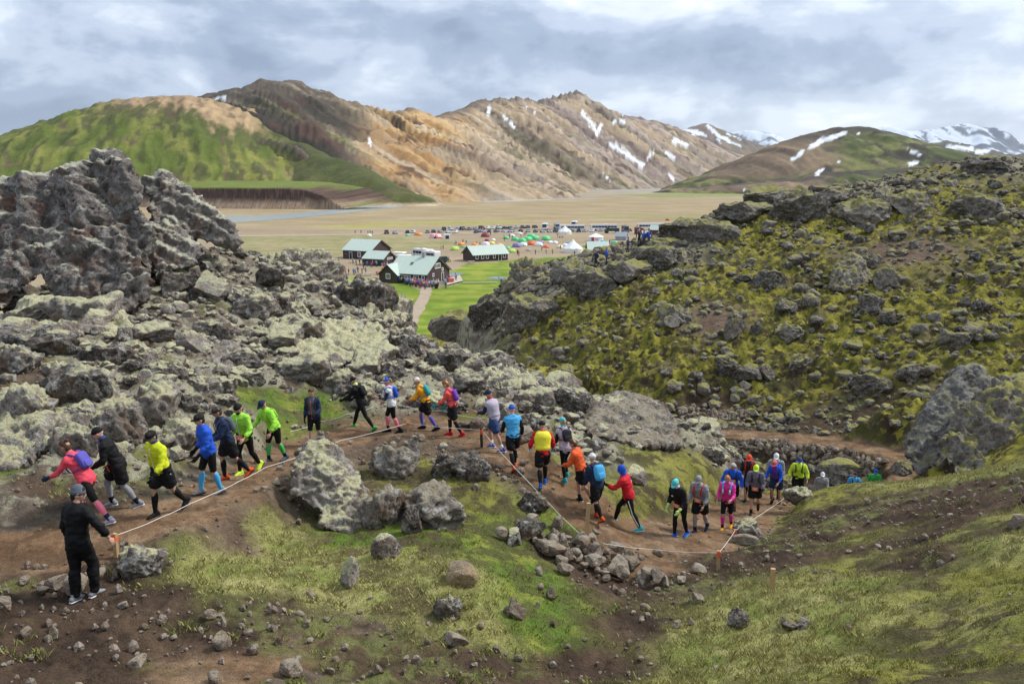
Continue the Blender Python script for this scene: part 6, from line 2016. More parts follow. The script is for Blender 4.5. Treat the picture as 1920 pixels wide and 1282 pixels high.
# marquee with pale roof and red panel
p = on_plain(1117, 452)
root = thing('marquee', 'white round marquee tent with a red panel on its wall', 'tent', tuple(p), 0)
m_ = MB(); k = 10
ring = lambda r, z: [(r * math.cos(2 * PI * j / k), r * math.sin(2 * PI * j / k), z) for j in range(k)]
m_.add(ring(3.2, 0) + ring(3.2, 1.9), [(j, (j + 1) % k, k + (j + 1) % k, k + j) for j in range(k)]); m_.obj('tent_wall', MAT_WHITE, root)
m_ = MB(); m_.add(ring(3.45, 1.85) + ring(1.8, 2.6) + [(0, 0, 3.3)], [(j, (j + 1) % k, k + (j + 1) % k, k + j) for j in range(k)] + [(k + j, k + (j + 1) % k, 2 * k) for j in range(k)] + [tuple(range(k))[::-1]]); m_.obj('roof', MAT_WHITE, root)
m_ = MB(); m_.box((-1.55, -2.72, .95), (1.3, .06, 1.6), 0, Matrix.Rotation(-.5, 3, 'Z')); m_.obj('red_panel', plain_mat('red_canvas', (.5, .04, .05), .6), root)
m_ = MB()
for q in (-.25, .35, .95): m_.box((q, -3.10 + abs(q) * .12, .9), (.34, .05, .7))
m_.obj('window', MAT_GREYROOF, root)
# two flat white party canopies by the crowd
for u, v, lab in ((749, 490, 'flat white canopy roof on posts behind the small hut, farther of two'), (757, 496, 'flat white canopy roof on posts beside the crowd, nearer of two')):
    p = on_plain(u, v)
    root = thing('canopy', lab, 'canopy', tuple(p), -.4)
    m_ = MB(); m_.box((0, 0, 2.9), (4.2, 2.8, .25), 0, None, .9); m_.obj('roof', MAT_WHITE, root)
    for x in (-1.9, 1.9):
        for y in (-1.2, 1.2):
            m_ = MB(); m_.box((x, y, 1.38), (.09, .09, 2.76)); m_.obj('post', MAT_METAL, root)
# flag by the far hut and a few signs, benches
p = on_plain(1247, 437)
root = thing('flagpole', 'thin pole with a red flag at the far hut', 'flag', tuple(p))
m_ = MB(); m_.tube([(0, 0, 0), (0, 0, 7.0)], [.07, .05], 6); m_.obj('pole', MAT_METAL, root)
m_ = MB(); V = [(.05 + .35 * i, .14 * math.sin(i * 1.3), 6.9 - j * .9 - .04 * i) for j in range(2) for i in range(6)]
m_.add(V + [(x, y + .03, z) for x, y, z in V], [(i, i + 1, 7 + i, 6 + i) for i in range(5)] + [(12 + 6 + i, 12 + 7 + i, 12 + i + 1, 12 + i) for i in range(5)] + [(i + 1, i, 12 + i, 13 + i) for i in range(5)] + [(6 + i, 7 + i, 19 + i, 18 + i) for i in range(5)] + [(0, 6, 18, 12), (11, 5, 17, 23)])
m_.obj('flag', plain_mat('red_flag', (.7, .06, .03), .7), root)
for u, v, rz, lab in ((712, 514.5, .3, 'red picnic bench at the edge of the yard left of the crowd'), (662, 493, .2, 'grey picnic bench on the yard left of the huts'), (1052, 446, .1, 'dark picnic bench among the tents'), (884, 494, .5, 'low timber bench beside the long hut'), (690, 517, .1, 'long timber bench at the meadow edge')):
    p = on_plain(u, v); mt = plain_mat('bench_red', (.30, .04, .03), .7) if 'red' in lab else (MAT_DARK if 'dark' in lab else MAT_DECK)
    root = thing('picnic_bench', lab, 'bench', tuple(p), rz)
    m_ = MB(); m_.box((0, 0, .76), (2.2, .8, .06)); m_.obj('top', mt, root)
    for y in (-.75, .75):
        m_ = MB(); m_.box((0, y, .45), (2.2, .28, .05)); m_.obj('seat', mt, root)
    for x in (-.8, .8):
        m_ = MB(); m_.box((x, 0, .38), (.1, 1.5, .09)); m_.box((x, -.4, .36), (.1, .1, .72)); m_.box((x, .4, .36), (.1, .1, .72)); m_.obj('leg', mt, root)


# ------------------------------------------------------------------ people far off by the huts (a few pixels tall)
def far_person_mesh(pose):
    mb = MB()
    r = random.Random(pose)
    st = (.16, .05, .26, .0)[pose]
    for s in (-1, 1):
        mb.tube([(s * .09, s * st, .05), (s * .10, s * st * .5, .45), (s * .085, 0, .88)], [.06, .065, .095], 6, 1)
        mb.tube([(s * .09, s * st + .02, .03), (s * .09, s * st - .16, .03)], [.045, .04], 5, 3)
        el = (.06, .16, -.1, .05)[pose]
        mb.tube([(s * .20, 0, 1.42), (s * .29, el * s, 1.15), (s * .24, el * s - .12, .92)], [.065, .055, .045], 6, 0)
        mb.tube([(s * .24, el * s - .12, .92), (s * .23, el * s - .15, .83)], [.04, .035], 5, 2)
    mb.tube([(0, 0, .82), (0, 0, 1.05), (0, 0, 1.32), (0, 0, 1.46)], [(.17, .12), (.16, .115), (.215, .135), (.10, .08)], 8, 0)
    mb.tube([(0, 0, 1.45), (0, -.01, 1.55)], [.05, .05], 6, 2)
    mb.tube([(0, -.02, 1.53), (0, -.02, 1.62), (0, -.01, 1.72)], [.07, .09, .075], 8, 2)
    mb.tube([(0, 0, 1.66), (0, .005, 1.74), (0, .005, 1.78)], [.10, .095, .05], 8, 4)
    if pose in (1, 2):
        mb.box((0, .2, 1.2), (.3, .16, .42), 5, None, .8)
    return mb.mesh('far_person', [MAT_WHITE] * 6, True)


FARP = [far_person_mesh(k) for k in range(4)]
JACK = {'blue': (.03, .10, .45), 'red': (.55, .03, .03), 'lime': (.45, .62, .05), 'black': (.02, .02, .025), 'white': (.70, .70, .70), 'orange': (.75, .22, .03), 'violet': (.18, .10, .42), 'turquoise': (.05, .45, .50), 'pink': (.70, .12, .28), 'yellow': (.75, .62, .08), 'grey': (.25, .26, .28), 'navy': (.02, .035, .12), 'green': (.06, .35, .10), 'sky blue': (.12, .40, .70)}
_trous = [plain_mat('far_trousers', c, .8) for c in ((.015, .015, .018), (.03, .035, .05), (.07, .07, .08), (.05, .04, .035))]
_skin = plain_mat('far_skin', (.50, .30, .21), .6)
_caps = [plain_mat('far_cap', c, .8) for c in ((.02, .02, .02), (.10, .055, .03), (.05, .12, .4), (.5, .5, .5), (.28, .18, .08), (.4, .04, .04))]
_shoe = MAT_DARK


def far_person(u, v, where, group, z=None, rz=None, jk=None):
    jk = jk or rc.choice([q for q in JACK if q not in ('black', 'navy', 'grey')] * 3 + ['black', 'navy', 'grey'])
    p = on_plain(u, v) if z is None else z
    o = link('person', rc.choice(FARP), None, tuple(p), (0, 0, rc.uniform(0, 6.3) if rz is None else rz), (1, 1, rc.uniform(.94, 1.06)))
    tk = rc.randrange(4); ck = rc.randrange(6)
    mats = [plain_mat('far_jacket_' + jk.replace(' ', '_'), JACK[jk], .7), _trous[tk], _skin, _shoe, _caps[ck], plain_mat('far_jacket_' + rc.choice(('blue', 'red', 'black')), JACK['blue'], .7)]
    for i, m_ in enumerate(mats):
        o.material_slots[i].link = 'OBJECT'; o.material_slots[i].material = m_
    if len(where.split()) > 8: return tag(o, 'person in %s jacket, %s' % (jk, where), 'person', group)
    return tag(o, 'person in %s jacket with %s, %s' % (jk, ('black cap', 'brown hair', 'blue hat', 'grey hat', 'fair hair', 'red hat')[ck], where), 'person', group)


def crowd(n, poly, where, group, mind=.42, seed=1):
    r = random.Random(seed)
    P = [on_plain(*q)[:2] for q in poly]
    xs = [p[0] for p in P]; ys = [p[1] for p in P]
    got = []
    tries = 0
    while len(got) < n and tries < 20000:
        tries += 1
        x, y = r.uniform(min(xs), max(xs)), r.uniform(min(ys), max(ys))
        if not pip(np.array([x]), np.array([y]), P)[0]: continue
        if any((x - a) ** 2 + (y - b) ** 2 < mind ** 2 for a, b in got): continue
        got.append((x, y))
        far_person(0, 0, where, group, (x, y, PLAIN))


crowd(110, [(722, 520), (740, 529), (770, 538), (800, 540.5), (822, 538.5), (824, 535.5), (800, 536), (770, 529), (745, 522), (735, 517)], 'in the crowd before the large hut', 'start crowd before the large hut', .44, 2)
crowd(54, [(712, 503), (735, 500), (748, 499), (752, 508), (742, 519), (722, 520), (716, 512)], 'in the crowd between the huts', 'crowd between the huts', .6, 3)
crowd(14, [(690, 487), (712, 493), (710, 502), (692, 499)], 'beside the grey gabled hut', 'people beside the hut with the grey gable', .7, 4)
crowd(5, [(826, 536), (843, 534), (846, 529), (838, 527)], 'on the plank deck of the large hut', 'people on the deck', .7, 6)
for u, v, jk in ((632, 516, 'turquoise'), (637, 517, 'orange'), (641, 515.5, 'lime'), (645, 514, 'red'), (648.5, 515.5, 'orange'), (654, 515, 'black'), (663, 515, 'blue'), (666.5, 515.5, 'turquoise'), (671, 511.5, 'black'), (679, 513, 'navy'), (682, 505, 'black'), (686, 512, 'grey'), (688.5, 500, 'sky blue'), (696, 502, 'violet'), (668, 497, 'blue'), (662, 495, 'lime'), (674.5, 495.5, 'black'), (680, 494, 'red'), (647.5, 485.5, 'black'), (650.5, 485.5, 'black'), (635, 494.5, 'grey'), (669, 476, 'navy')):
    far_person(u, v, 'on the gravel yard left of the huts', 'people on the yard left of the huts', jk=jk)
for u, v, jk, wh in ((827, 467.5, 'lime', 'walking left of the long hut beside a person in red'), (831, 467.5, 'red', 'walking left of the long hut beside a person in lime'), (852, 460, 'white', 'by the orange and lime tents'), (855, 460, 'blue', 'by the orange and lime tents'), (868, 456, 'black', 'behind the orange tent'), (874, 457, 'black', 'behind the orange tent'), (894, 460, 'red', 'behind the left end of the long hut'), (900, 462, 'black', 'behind the left end of the long hut'),
                     (946, 452, 'black', 'by the leftmost green tent'), (945, 447, 'green', 'by the leftmost green tent'), (955, 446, 'navy', 'behind the green tents'), (961, 448, 'navy', 'behind the green tents'), (977, 446, 'turquoise', 'among the green tents'), (983, 442, 'red', 'among the green tents'), (986, 440, 'black', 'among the green tents'), (920, 442, 'black', 'beside the maroon tent'), (970, 478, 'black', 'right of the long hut'), (973, 480, 'red', 'right of the long hut'), (971, 476, 'orange', 'right of the long hut'),
                     (1004, 477, 'blue', 'alone below the tents on the gravel'), (1016, 470, 'black', 'sitting ground by the red-orange tent'), (1024, 476, 'grey', 'near the meadow edge'), (1036, 476, 'orange', 'near the meadow edge'), (1045, 445, 'black', 'left of the dark picnic bench'), (1051, 468, 'black', 'beside the cream tent'), (1077, 480, 'black', 'in front of the pointed white tent'), (1143, 457, 'black', 'beside the pale green roof'), (827, 492, 'red', 'right of the large hut by the jeep'), (841, 491.5, 'red', 'right of the jeep'), (844, 491.5, 'white', 'right of the jeep'), (838, 491, 'navy', 'right of the jeep'),
                     (940, 534, 'navy', 'by the pool in the meadow'), (943.5, 535, 'turquoise', 'by the pool in the meadow'), (946, 533, 'orange', 'by the pool in the meadow'), (855, 527, 'navy', 'standing at the end of the deck'), (836, 541, 'black', 'standing on the grass before the deck'), (666, 438, 'black', 'far out on the road at the left'), (677, 438, 'black', 'far out on the road at the left'), (690, 439, 'black', 'by the white tent on the road'), (694, 438.5, 'navy', 'by the white tent on the road'), (698, 439, 'black', 'by the white tent on the road'), (788, 541, 'red', 'at the top of the sandy footpath'), (797, 543, 'blue', 'at the top of the sandy footpath')):
    far_person(u, v, wh, 'people about the camp', jk=jk)
for u, v, jk in ((1198, 462, 'black'), (1207, 464, 'blue'), (1216, 462, 'blue'), (1177, 476, 'navy'), (1117, 500, 'black'), (1137, 496, 'blue')):
    p = on_ground(u, v, 60)
    far_person(0, 0, 'on the green lava crest above the camp', 'walkers on the lava crest', (p[0], p[1], gz(p[0], p[1])), jk=jk)
# ------------------------------------------------------------------ the runners on the trail
def fabric(name, col, rough=.75, weave=True):
    key = ('cloth', name, tuple(round(c, 3) for c in col))
    if key in _plain_cache: return _plain_cache[key]
    mt, nt, b = new_mat(name)
    N, L, noise, m, ramp, mixc, step, bump = nodes_of(nt)
    tc = N('ShaderNodeTexCoord')
    n = noise(9.0, 4, .6, tc.outputs['Object'], .4)
    L(mixc(n, tuple(c * .86 for c in col), tuple(min(1, c * 1.12) for c in col)), b.inputs['Base Color'])
    b.inputs['Roughness'].default_value = rough
    b.inputs['Specular IOR Level'].default_value = .25
    L(bump(n, .5, .02), b.inputs['Normal'])
    _plain_cache[key] = mt
    return mt


CL = {'black': (.006, .006, .007), 'charcoal': (.02, .02, .023), 'grey': (.26, .27, .29), 'white': (.72, .73, .75), 'lime yellow': (.56, .63, .015), 'lime green': (.32, .70, .06), 'royal blue': (.015, .085, .52), 'sky blue': (.07, .38, .70), 'navy': (.012, .025, .065),
      'coral': (.80, .10, .075), 'coral pink': (.74, .075, .115), 'hot pink': (.70, .04, .30), 'pink': (.72, .17, .25), 'orange': (.80, .33, .012), 'orange red': (.76, .11, .025), 'red': (.55, .015, .025), 'purple': (.16, .045, .36), 'blue violet': (.10, .09, .40), 'turquoise': (.03, .50, .62), 'aqua': (.10, .58, .62),
      'teal': (.03, .30, .30), 'yellow': (.80, .72, .05), 'lilac grey': (.44, .40, .48), 'mauve grey': (.085, .075, .095), 'camo grey': (.16, .15, .20), 'red cap': (.70, .06, .03), 'denim blue': (.03, .06, .17), 'lime': (.58, .80, .05), 'green': (.05, .45, .10), 'neon': (.62, .85, .25), 'pink cap': (.75, .10, .13), 'steel': (.11, .125, .15)}


def cloth(c, rough=.75):
    return fabric('cloth_' + c.replace(' ', '_'), CL[c], rough)


HAIRC = {'brown': (.075, .038, .018), 'dark': (.022, .015, .011), 'blond': (.42, .27, .11), 'red': (.24, .08, .025), 'grey': (.40, .39, .37), 'strawberry': (.40, .18, .07)}
MAT_SKIN = [fabric('skin_light', (.56, .33, .24), .5), fabric('skin_tan', (.46, .26, .18), .5)]
MAT_EYE = plain_mat('eye_dark', (.03, .025, .022), .3)
MAT_LIP = plain_mat('lip', (.38, .13, .11), .5)
MAT_BIB = None


def bib_material():
    mt, nt, b = new_mat('race_bib')
    N, L, noise, m, ramp, mixc, step, bump = nodes_of(nt)
    b.inputs['Base Color'].default_value = (.80, .16, .04, 1)
    b.inputs['Roughness'].default_value = .6
    return mt


MAT_BIB = bib_material()
MAT_BIBPRINT = plain_mat('bib_print', (.78, .74, .70), .6)


def remesh_np(parts, voxel, smooth=2, wrinkle=0.0, seed=0):
    Vs, Fs, n = [], [], 0
    for V, Fq, Ft in parts:
        Vs.append(V); Fs += [tuple(f) for f in (np.asarray(Fq) + n)] + [tuple(f) for f in (np.asarray(Ft) + n)]; n += len(V)
    me = bpy.data.meshes.new('tmp'); me.from_pydata([tuple(v) for v in np.vstack(Vs)], [], Fs)
    o = bpy.data.objects.new('tmp', me); TMPSC.collection.objects.link(o)
    md = o.modifiers.new('r', 'REMESH'); md.mode = 'VOXEL'; md.voxel_size = voxel
    with bpy.context.temp_override(scene=TMPSC, view_layer=TMPSC.view_layers[0]):
        dg = bpy.context.evaluated_depsgraph_get()
    ev = o.evaluated_get(dg); m2 = ev.to_mesh()
    V = np.empty(len(m2.vertices) * 3, np.float32); m2.vertices.foreach_get('co', V); V = V.reshape(-1, 3).astype(float)
    lc = np.empty(len(m2.loops), np.int32); m2.loops.foreach_get('vertex_index', lc)
    Fq = lc.reshape(-1, 4)
    ev.to_mesh_clear()
    bpy.data.objects.remove(o); bpy.data.meshes.remove(me)
    V = laplace(V, Fq, smooth, .5)
    if wrinkle:
        nn = vnormals(V, Fq)
        w = fbm3(V * np.array((8, 8, 19)) + seed, 3, seed + 3)
        V = V + nn * (wrinkle * (w - .1))[:, None]
    return V, Fq


TMPSC = bpy.data.scenes.new('tmp_scene')


def rx(a):
    c, s = math.cos(a), math.sin(a)
    return np.array([[1, 0, 0], [0, c, -s], [0, s, c]])


def rzm(a):
    c, s = math.cos(a), math.sin(a)
    return np.array([[c, -s, 0], [s, c, 0], [0, 0, 1]])


def ellipsoid(c, r, seg=10, rings=6, R=None):
    V = [(0, 0, -1)]; Fq = []; Ft = []
    for k in range(1, rings):
        a = -PI / 2 + PI * k / rings
        for j in range(seg):
            t = 2 * PI * j / seg
            V.append((math.cos(a) * math.cos(t), math.cos(a) * math.sin(t), math.sin(a)))
    V.append((0, 0, 1)); V = np.array(V, float) * np.array(r)
    if R is not None: V = V @ np.asarray(R).T
    V = V + np.array(c)
    for k in range(rings - 2):
        for j in range(seg):
            Fq.append((1 + k * seg + j, 1 + k * seg + (j + 1) % seg, 1 + (k + 1) * seg + (j + 1) % seg, 1 + (k + 1) * seg + j))
    last = len(V) - 1
    for j in range(seg):
        Ft.append((0, 1 + (j + 1) % seg, 1 + j)); Ft.append((last, 1 + (rings - 2) * seg + j, 1 + (rings - 2) * seg + (j + 1) % seg))
    return V, np.array(Fq), np.array(Ft)


def head_template():
    """face looks along +Y; origin at the middle of the head; materials 0 skin 1 eye 2 lip"""
    V, Fq, Ft = ellipsoid((0, 0, 0), (1, 1, 1), 24, 18)
    x, y, z = V.T.copy()
    w = np.where(z < 0, 1 - .30 * np.clip(-z, 0, 1) ** 1.5, 1 - .05 * z)
    X = x * .073 * w
    Y = y * .092 * np.where(y > 0, np.where(z < -.2, 1.0, .97), 1.04) * np.where((z < -.3) & (y < 0), .72, 1)
    Z = z * .118
    fr = (y > .55)
    nose = np.exp(-((X / .013) ** 2)) * np.exp(-(((Z + .012) / .026) ** 2)) * (y > 0)
    Y = Y + .022 * nose
    brow = np.exp(-(((Z - .028) / .012) ** 2)) * (y > .5); Y = Y + .005 * brow
    for s in (-1, 1):
        Y = Y - .008 * np.exp(-(((X - s * .030) / .015) ** 2) - (((Z - .010) / .013) ** 2)) * (y > 0)
    Y = Y + .010 * np.exp(-((X / .022) ** 2)) * np.exp(-(((Z + .100) / .018) ** 2)) * (y > 0)
    parts = [(np.stack([X, Y, Z], 1), Fq, Ft, 0)]
    for s in (-1, 1):
        parts.append((*ellipsoid((s * .030, .079, .010), (.012, .007, .007), 8, 5), 1))
        parts.append((*ellipsoid((s * .074, -.005, -.005), (.012, .022, .032), 8, 6), 0))
    parts.append((*ellipsoid((0, .083, -.058), (.023, .008, .007), 8, 5), 2))
    return parts


HEADT = head_template()


def hand_parts(s, curl=.35):
    """hangs along -Z from the wrist; palm faces the body; thumb forward (+Y)"""
    P = [ellipsoid((0, 0, -.045), (.016, .040, .055), 10, 6)]
    for k, (y, ln) in enumerate(((.028, .070), (.010, .080), (-.009, .074), (-.027, .058))):
        p = np.array((0, y, -.080)); pts = [np.array((0, y * .7, -.05)), p]; a = curl * .6
        for seg in (.45, .32, .23):
            p = p + ln * seg * np.array((-s * math.sin(a), y * .25, -math.cos(a))); pts.append(p.copy()); a += curl
        P.append(sweep(pts, [.009, .0095, .009, .008, .0065], 6, (0, 1, 0)))
    P.append(sweep([(0, .018, -.022), (-s * .008, .042, -.046), (-s * .016, .052, -.070), (-s * .022, .054, -.088)], [.013, .012, .010, .007], 6, (1, 0, 0)))
    return P


def build_person(idx, label, foot, rz, sp, z=None):
    H = sp.get('h', 1.0); fem = sp.get('fem', False)
    lean = math.radians(sp.get('lean', 14))
    legs = sp.get('legs', ((22, 18), (-16, 30)))      # (hip forward, knee bend) right, left in degrees
    arms = sp.get('arms', ((-25, 40, 10), (25, 45, 10)))  # (shoulder forward, elbow bend, out) right, left
    th_, sh_ = .43, .42
    J = {}
    rs = random.Random(idx * 7 + 1)
    stride = sp.get('stride', rs.uniform(.7, 1.0))
    for s, (a, k) in zip((1, -1), legs):
        a = math.radians(a * stride + 4); k = math.radians(k * (.55 + .45 * stride) * (1 if a > 0 else .8) + 4)
        hp = np.array((s * .088, 0, 0)); kn = hp + th_ * np.array((0, math.sin(a), -math.cos(a)))
        q = a - k
        an = kn + sh_ * np.array((s * -.01, math.sin(q), -math.cos(q)))
        J[s] = [hp, kn, an, q]
    low = min(J[s][2][2] for s in (1, -1))
    pz = -low + .075
    for s in (1, -1):
        for i in range(3): J[s][i] = J[s][i] + np.array((0, 0, pz))
    pel = np.array((0, 0, pz))
    up = np.array((0, math.sin(lean), math.cos(lean)))
    fw = np.array((0, math.cos(lean), -math.sin(lean)))
    tw = math.radians(sp.get('twist', 0))
    side = np.array((math.cos(tw), 0, 0)) + fw * math.sin(tw)
    SW = .158 if fem else .176
    chest = pel + up * .36; nb = pel + up * .53 - fw * .01
    sho = {s: pel + up * .462 + side * SW * s for s in (1, -1)}
    hp_, hy_ = math.radians(sp.get('nod', 8)), math.radians(sp.get('look', 0))
    hc = nb + (up * .75 + np.array((0, 0, .25))) / np.linalg.norm(up * .75 + np.array((0, 0, .25))) * .155 + fw * .035
    HR = rzm(hy_) @ rx(-(lean * .45 + hp_))
    A = {}
    for s, (a, e, o) in zip((1, -1), arms):
        a = math.radians(a + rs.uniform(-8, 8)); e = math.radians(e + rs.uniform(4, 30) * (0 if 'onlooker' in label or 'behind, grey' in label else 1)); o = math.radians(o)
        d1 = np.array((s * math.sin(o), math.sin(a) * math.cos(o), -math.cos(a) * math.cos(o)))
        el = sho[s] + d1 * .285
        d2 = np.array((s * math.sin(o * .3) - s * .18 * math.sin(e), math.sin(a + e), -math.cos(a + e))); d2 /= np.linalg.norm(d2)
        wr = el + d2 * .245
        A[s] = [sho[s], el, wr, d2]
    k = 1.0 if not fem else .92
    hipw = .158 if not fem else .172
    waist = .138 if not fem else .122
    def torso(g, lo=-.09, hi=.53, neck=True):
        st = [(-.09, hipw * .80, .10), (.0, hipw, .115), (.10, hipw * .92, .108), (.20, waist, .098), (.32, .165 * k, .112), (.42, .178 * k, .112), (.485, .150 * k, .088), (.53, .075, .066)]
        st = [q for q in st if lo - 1e-6 <= q[0] <= hi + 1e-6]
        pts = [pel + up * q[0] if q[0] > 0 else pel + np.array((0, 0, q[0])) for q in st]
        return sweep(pts, [(q[1] + g, q[2] + g) for q in st], 16, tuple(side), 2)
    def leg(s, g, t0, t1, flare=0.0, sub=3, seg=10):
        hp, kn, an, q = J[s]
        st = [(0, .092), (.25, .086), (.5, .074), (.8, .058), (1.0, .053), (1.15, .054), (1.35, .057), (1.6, .045), (1.85, .035), (2.0, .034)]
        pts, rr = [], []
        for t, r in st:
            if t0 - 1e-6 <= t <= t1 + 1e-6:
                p = lerp(hp, kn, t) if t <= 1 else lerp(kn, an, t - 1)
                if 1.1 < t < 1.6:
                    p = p - np.array((0, math.cos(q), math.sin(q))) * .010
                pts.append(p); rr.append(r * (.94 if fem else 1) + g + flare * (t - t0) / max(t1 - t0, 1e-6))
        ts = [t for t, r in st]
        if t1 not in ts:
            p = lerp(hp, kn, t1) if t1 <= 1 else lerp(kn, an, t1 - 1)
            pts.append(p); rr.append(float(np.interp(t1, ts, [r for t, r in st])) + g + flare)
        if t0 not in ts:
            p = lerp(hp, kn, t0) if t0 <= 1 else lerp(kn, an, t0 - 1)
            pts.insert(0, p); rr.insert(0, float(np.interp(t0, ts, [r for t, r in st])) + g)
        return sweep(pts, rr, seg, (1, 0, 0), sub)
    def arm(s, g, t1=2.0, sub=3, t0=0.0):
        sh, el, wr, _ = A[s]
        st = [(0, .057), (.3, .052), (.7, .045), (1, .042), (1.3, .042), (1.7, .033), (2.0, .028)]
        pts = [lerp(sh, el, t) if t <= 1 else lerp(el, wr, t - 1) for t, r in st if t0 <= t <= t1]; rr = [r * (.9 if fem else 1) + g for t, r in st if t0 <= t <= t1]
        if t0 == 0:
            pts.insert(0, sh - side * s * .07); rr.insert(0, .056 + g)
        return sweep(pts, rr, 9, (0, 1, 0.2), sub)

    root = thing('person', label, 'person', tuple(foot), rz, sp.get('group'))
    root.scale = (H, H, H)
    skin = MAT_SKIN[idx % 2]
    # the body: one surface from neck to ankles, with head and hands grown on
    neck = sweep([chest, nb - up * .02, hc - up * .04 - fw * .02], [.07, .056, .052], 10, (1, 0, 0), 2)
    V, Fq = remesh_np([torso(-.012)] + [leg(s, 0, 0, 2.0) for s in (1, -1)] + [arm(s, 0) for s in (1, -1)] + [neck], .023, 2)
    Vs, Fs, Mi, n = [V], [Fq], [np.zeros(len(Fq), int)], len(V)
    tri, tm = [], []
    def addp(P, m_):
        nonlocal n
        v, q, t = P
        Vs.append(v); Fs.append(np.asarray(q) + n); Mi.append(np.full(len(q), m_)); tri.append(np.asarray(t) + n); tm.append(np.full(len(t), m_)); n += len(v)
    for v, q, t, m_ in HEADT:
        addp((v @ HR.T + hc, q, t), m_)
    glove = sp.get('gloves')
    hands = []
    for s in (1, -1):
        d2 = A[s][3]; zax = -d2
        yax = np.array((0, 0, 1.0)) if abs(d2[2]) < .7 else np.array((0, 1.0, 0))
        yax = yax - zax * (yax @ zax); yax /= np.linalg.norm(yax); xax = np.cross(yax, zax)
        Rm = np.stack([xax, yax, zax], 1)
        for v, q, t in hand_parts(s):
            g = 1.0 if not glove else 1.12
            P = ((v * g) @ Rm.T + A[s][2], q, t)
            (hands.append(P) if glove else addp(P, 0))
    Fs_all = [np.vstack(Fs), np.vstack(tri)]
    me = mesh_np('body', np.vstack(Vs), Fs_all, [skin, MAT_EYE, MAT_LIP], True, np.concatenate(Mi + tm))
    link('body', me, root)

    def child(name, parts, mats, mi=None, smooth=True):
        Vv, Q, T, nn, mm, mt_ = [], [], [], 0, [], []
        for i, (v, q, t) in enumerate(parts):
            Vv.append(v)
            m_ = mi[i] if mi else 0
            if len(q): Q.append(np.asarray(q) + nn); mm.append(np.full(len(q), m_))
            if len(t): T.append(np.asarray(t) + nn); mt_.append(np.full(len(t), m_))
            nn += len(v)
        fs = ([np.vstack(Q)] if Q else []) + ([np.vstack(T)] if T else [])
        return link(name, mesh_np(name, np.vstack(Vv), fs, mats, smooth, np.concatenate(mm + mt_)), root)
    if glove:
        for i, s in enumerate((1, -1)):
            hp6 = hands[i * 6:(i + 1) * 6]
            child('glove', hp6 + [arm(s, .008, 2.0, 2, 1.7)], [cloth(glove)])
    # upper garment
    top = sp['top']; slv = sp.get('sleeve')
    ga = .034 if not fem else .026
    collar = sweep([nb - up * .03, nb + (hc - nb) * .28], [.072, .066], 12, (1, 0, 0))
    long_ = sp.get('armlen', 1.92)
    parts = [torso(ga, -.09 if not sp.get('short') else 0.0), collar]
    if slv is None:
        parts += [arm(s, .027 if not fem else .020, long_) for s in (1, -1)]
    else:
        parts += [arm(s, .014, .55) for s in (1, -1)]
    V, Fq = remesh_np(parts, .0235, 2, .034, idx)
    tops = [cloth(top)]
    mi = None
    if sp.get('front'):                                   # a front panel in another colour
        tops.append(cloth(sp['front']))
        cen = V[Fq].mean(1) - pel
        loc = np.stack([cen @ side, cen @ fw, cen @ up], 1)
        mi = ((loc[:, 1] > .04) & (np.abs(loc[:, 0]) < .12) & (loc[:, 2] > .08)).astype(int)
    link(sp.get('topname', 'jacket'), mesh_np('jacket', V, Fq, tops, True, mi), root)
    if slv:
        for s in (1, -1):
            child('sleeve', [arm(s, .011, 1.95, 3, .3)], [cloth(slv)])
    if sp.get('zip'):
        pts = [pel + up * h + fw * (.012 + w) for h, w in ((-.05, .138), (.1, .136), (.22, .126), (.34, .138), (.44, .134), (.5, .108))]
        child('zip', [sweep(pts, [.007] * 6, 5, (1, 0, 0), 2)], [cloth(sp['zip'])])
    if sp.get('mark'):
        mb = MB(); B = np.stack([side, fw, up], 1)
        mb.box((0, 0, 0), (.055, .012, .018)); mb.box((0, 0, -.022), (.038, .012, .010))
        q = pel + side * .085 + up * .36 + fw * .158
        mb.V = [v @ B.T + q for v in mb.V]
        mb.obj('chest_mark', cloth('white'), root)
    if sp.get('belt'):
        r = [(pel + up * .03), (pel + up * .065)]
        child('belt', [sweep(r, [(hipw + .046, .160)] * 2, 18, tuple(side))], [cloth(sp['belt'])])
    # lower garment
    bt = sp['bottom']; kind = sp.get('bkind', 'shorts')
    ln, fl, g = {'shorts': (.76, .034, .030), 'half': (.93, .004, .013), 'tights': (1.93, .002, .009), 'trousers': (1.97, .010, .026)}[kind]
    seat = sweep([pel + np.array((0, 0, -.11)), pel + np.array((0, 0, -.03)), pel + up * .07], [(hipw * .80 + g, .105 + g), (hipw + g, .118 + g), (hipw * .93 + g, .112 + g)], 16, tuple(side), 2)
    V, Fq = remesh_np([seat] + [leg(s, g, 0, ln, fl) for s in (1, -1)], .0225, 1, .026 if kind in ('shorts', 'trousers') else .008, idx + 40)
    link({'shorts': 'shorts', 'half': 'half_tights', 'tights': 'tights', 'trousers': 'trousers'}[kind], mesh_np(kind, V, Fq, [cloth(bt)], True), root)
    if sp.get('stripe'):
        for s in (1, -1):
            hp, kn, an, q = J[s]
            p = [lerp(hp, kn, t) if t <= 1 else lerp(kn, an, t - 1) for t in ((.15, .5, .9) if kind == 'shorts' else (.15, .5, 1.0, 1.35, 1.85))]
            rr = ((.112, .104, .09) if kind == 'shorts' else (.104, .086, .064, .066, .045))
            child('side_stripe', [sweep([a + np.array((s * r, 0, 0)) for a, r in zip(p, rr)], [(.005, .012)] * len(p), 6, (1, 0, 0), 2)], [cloth(sp['stripe'])])
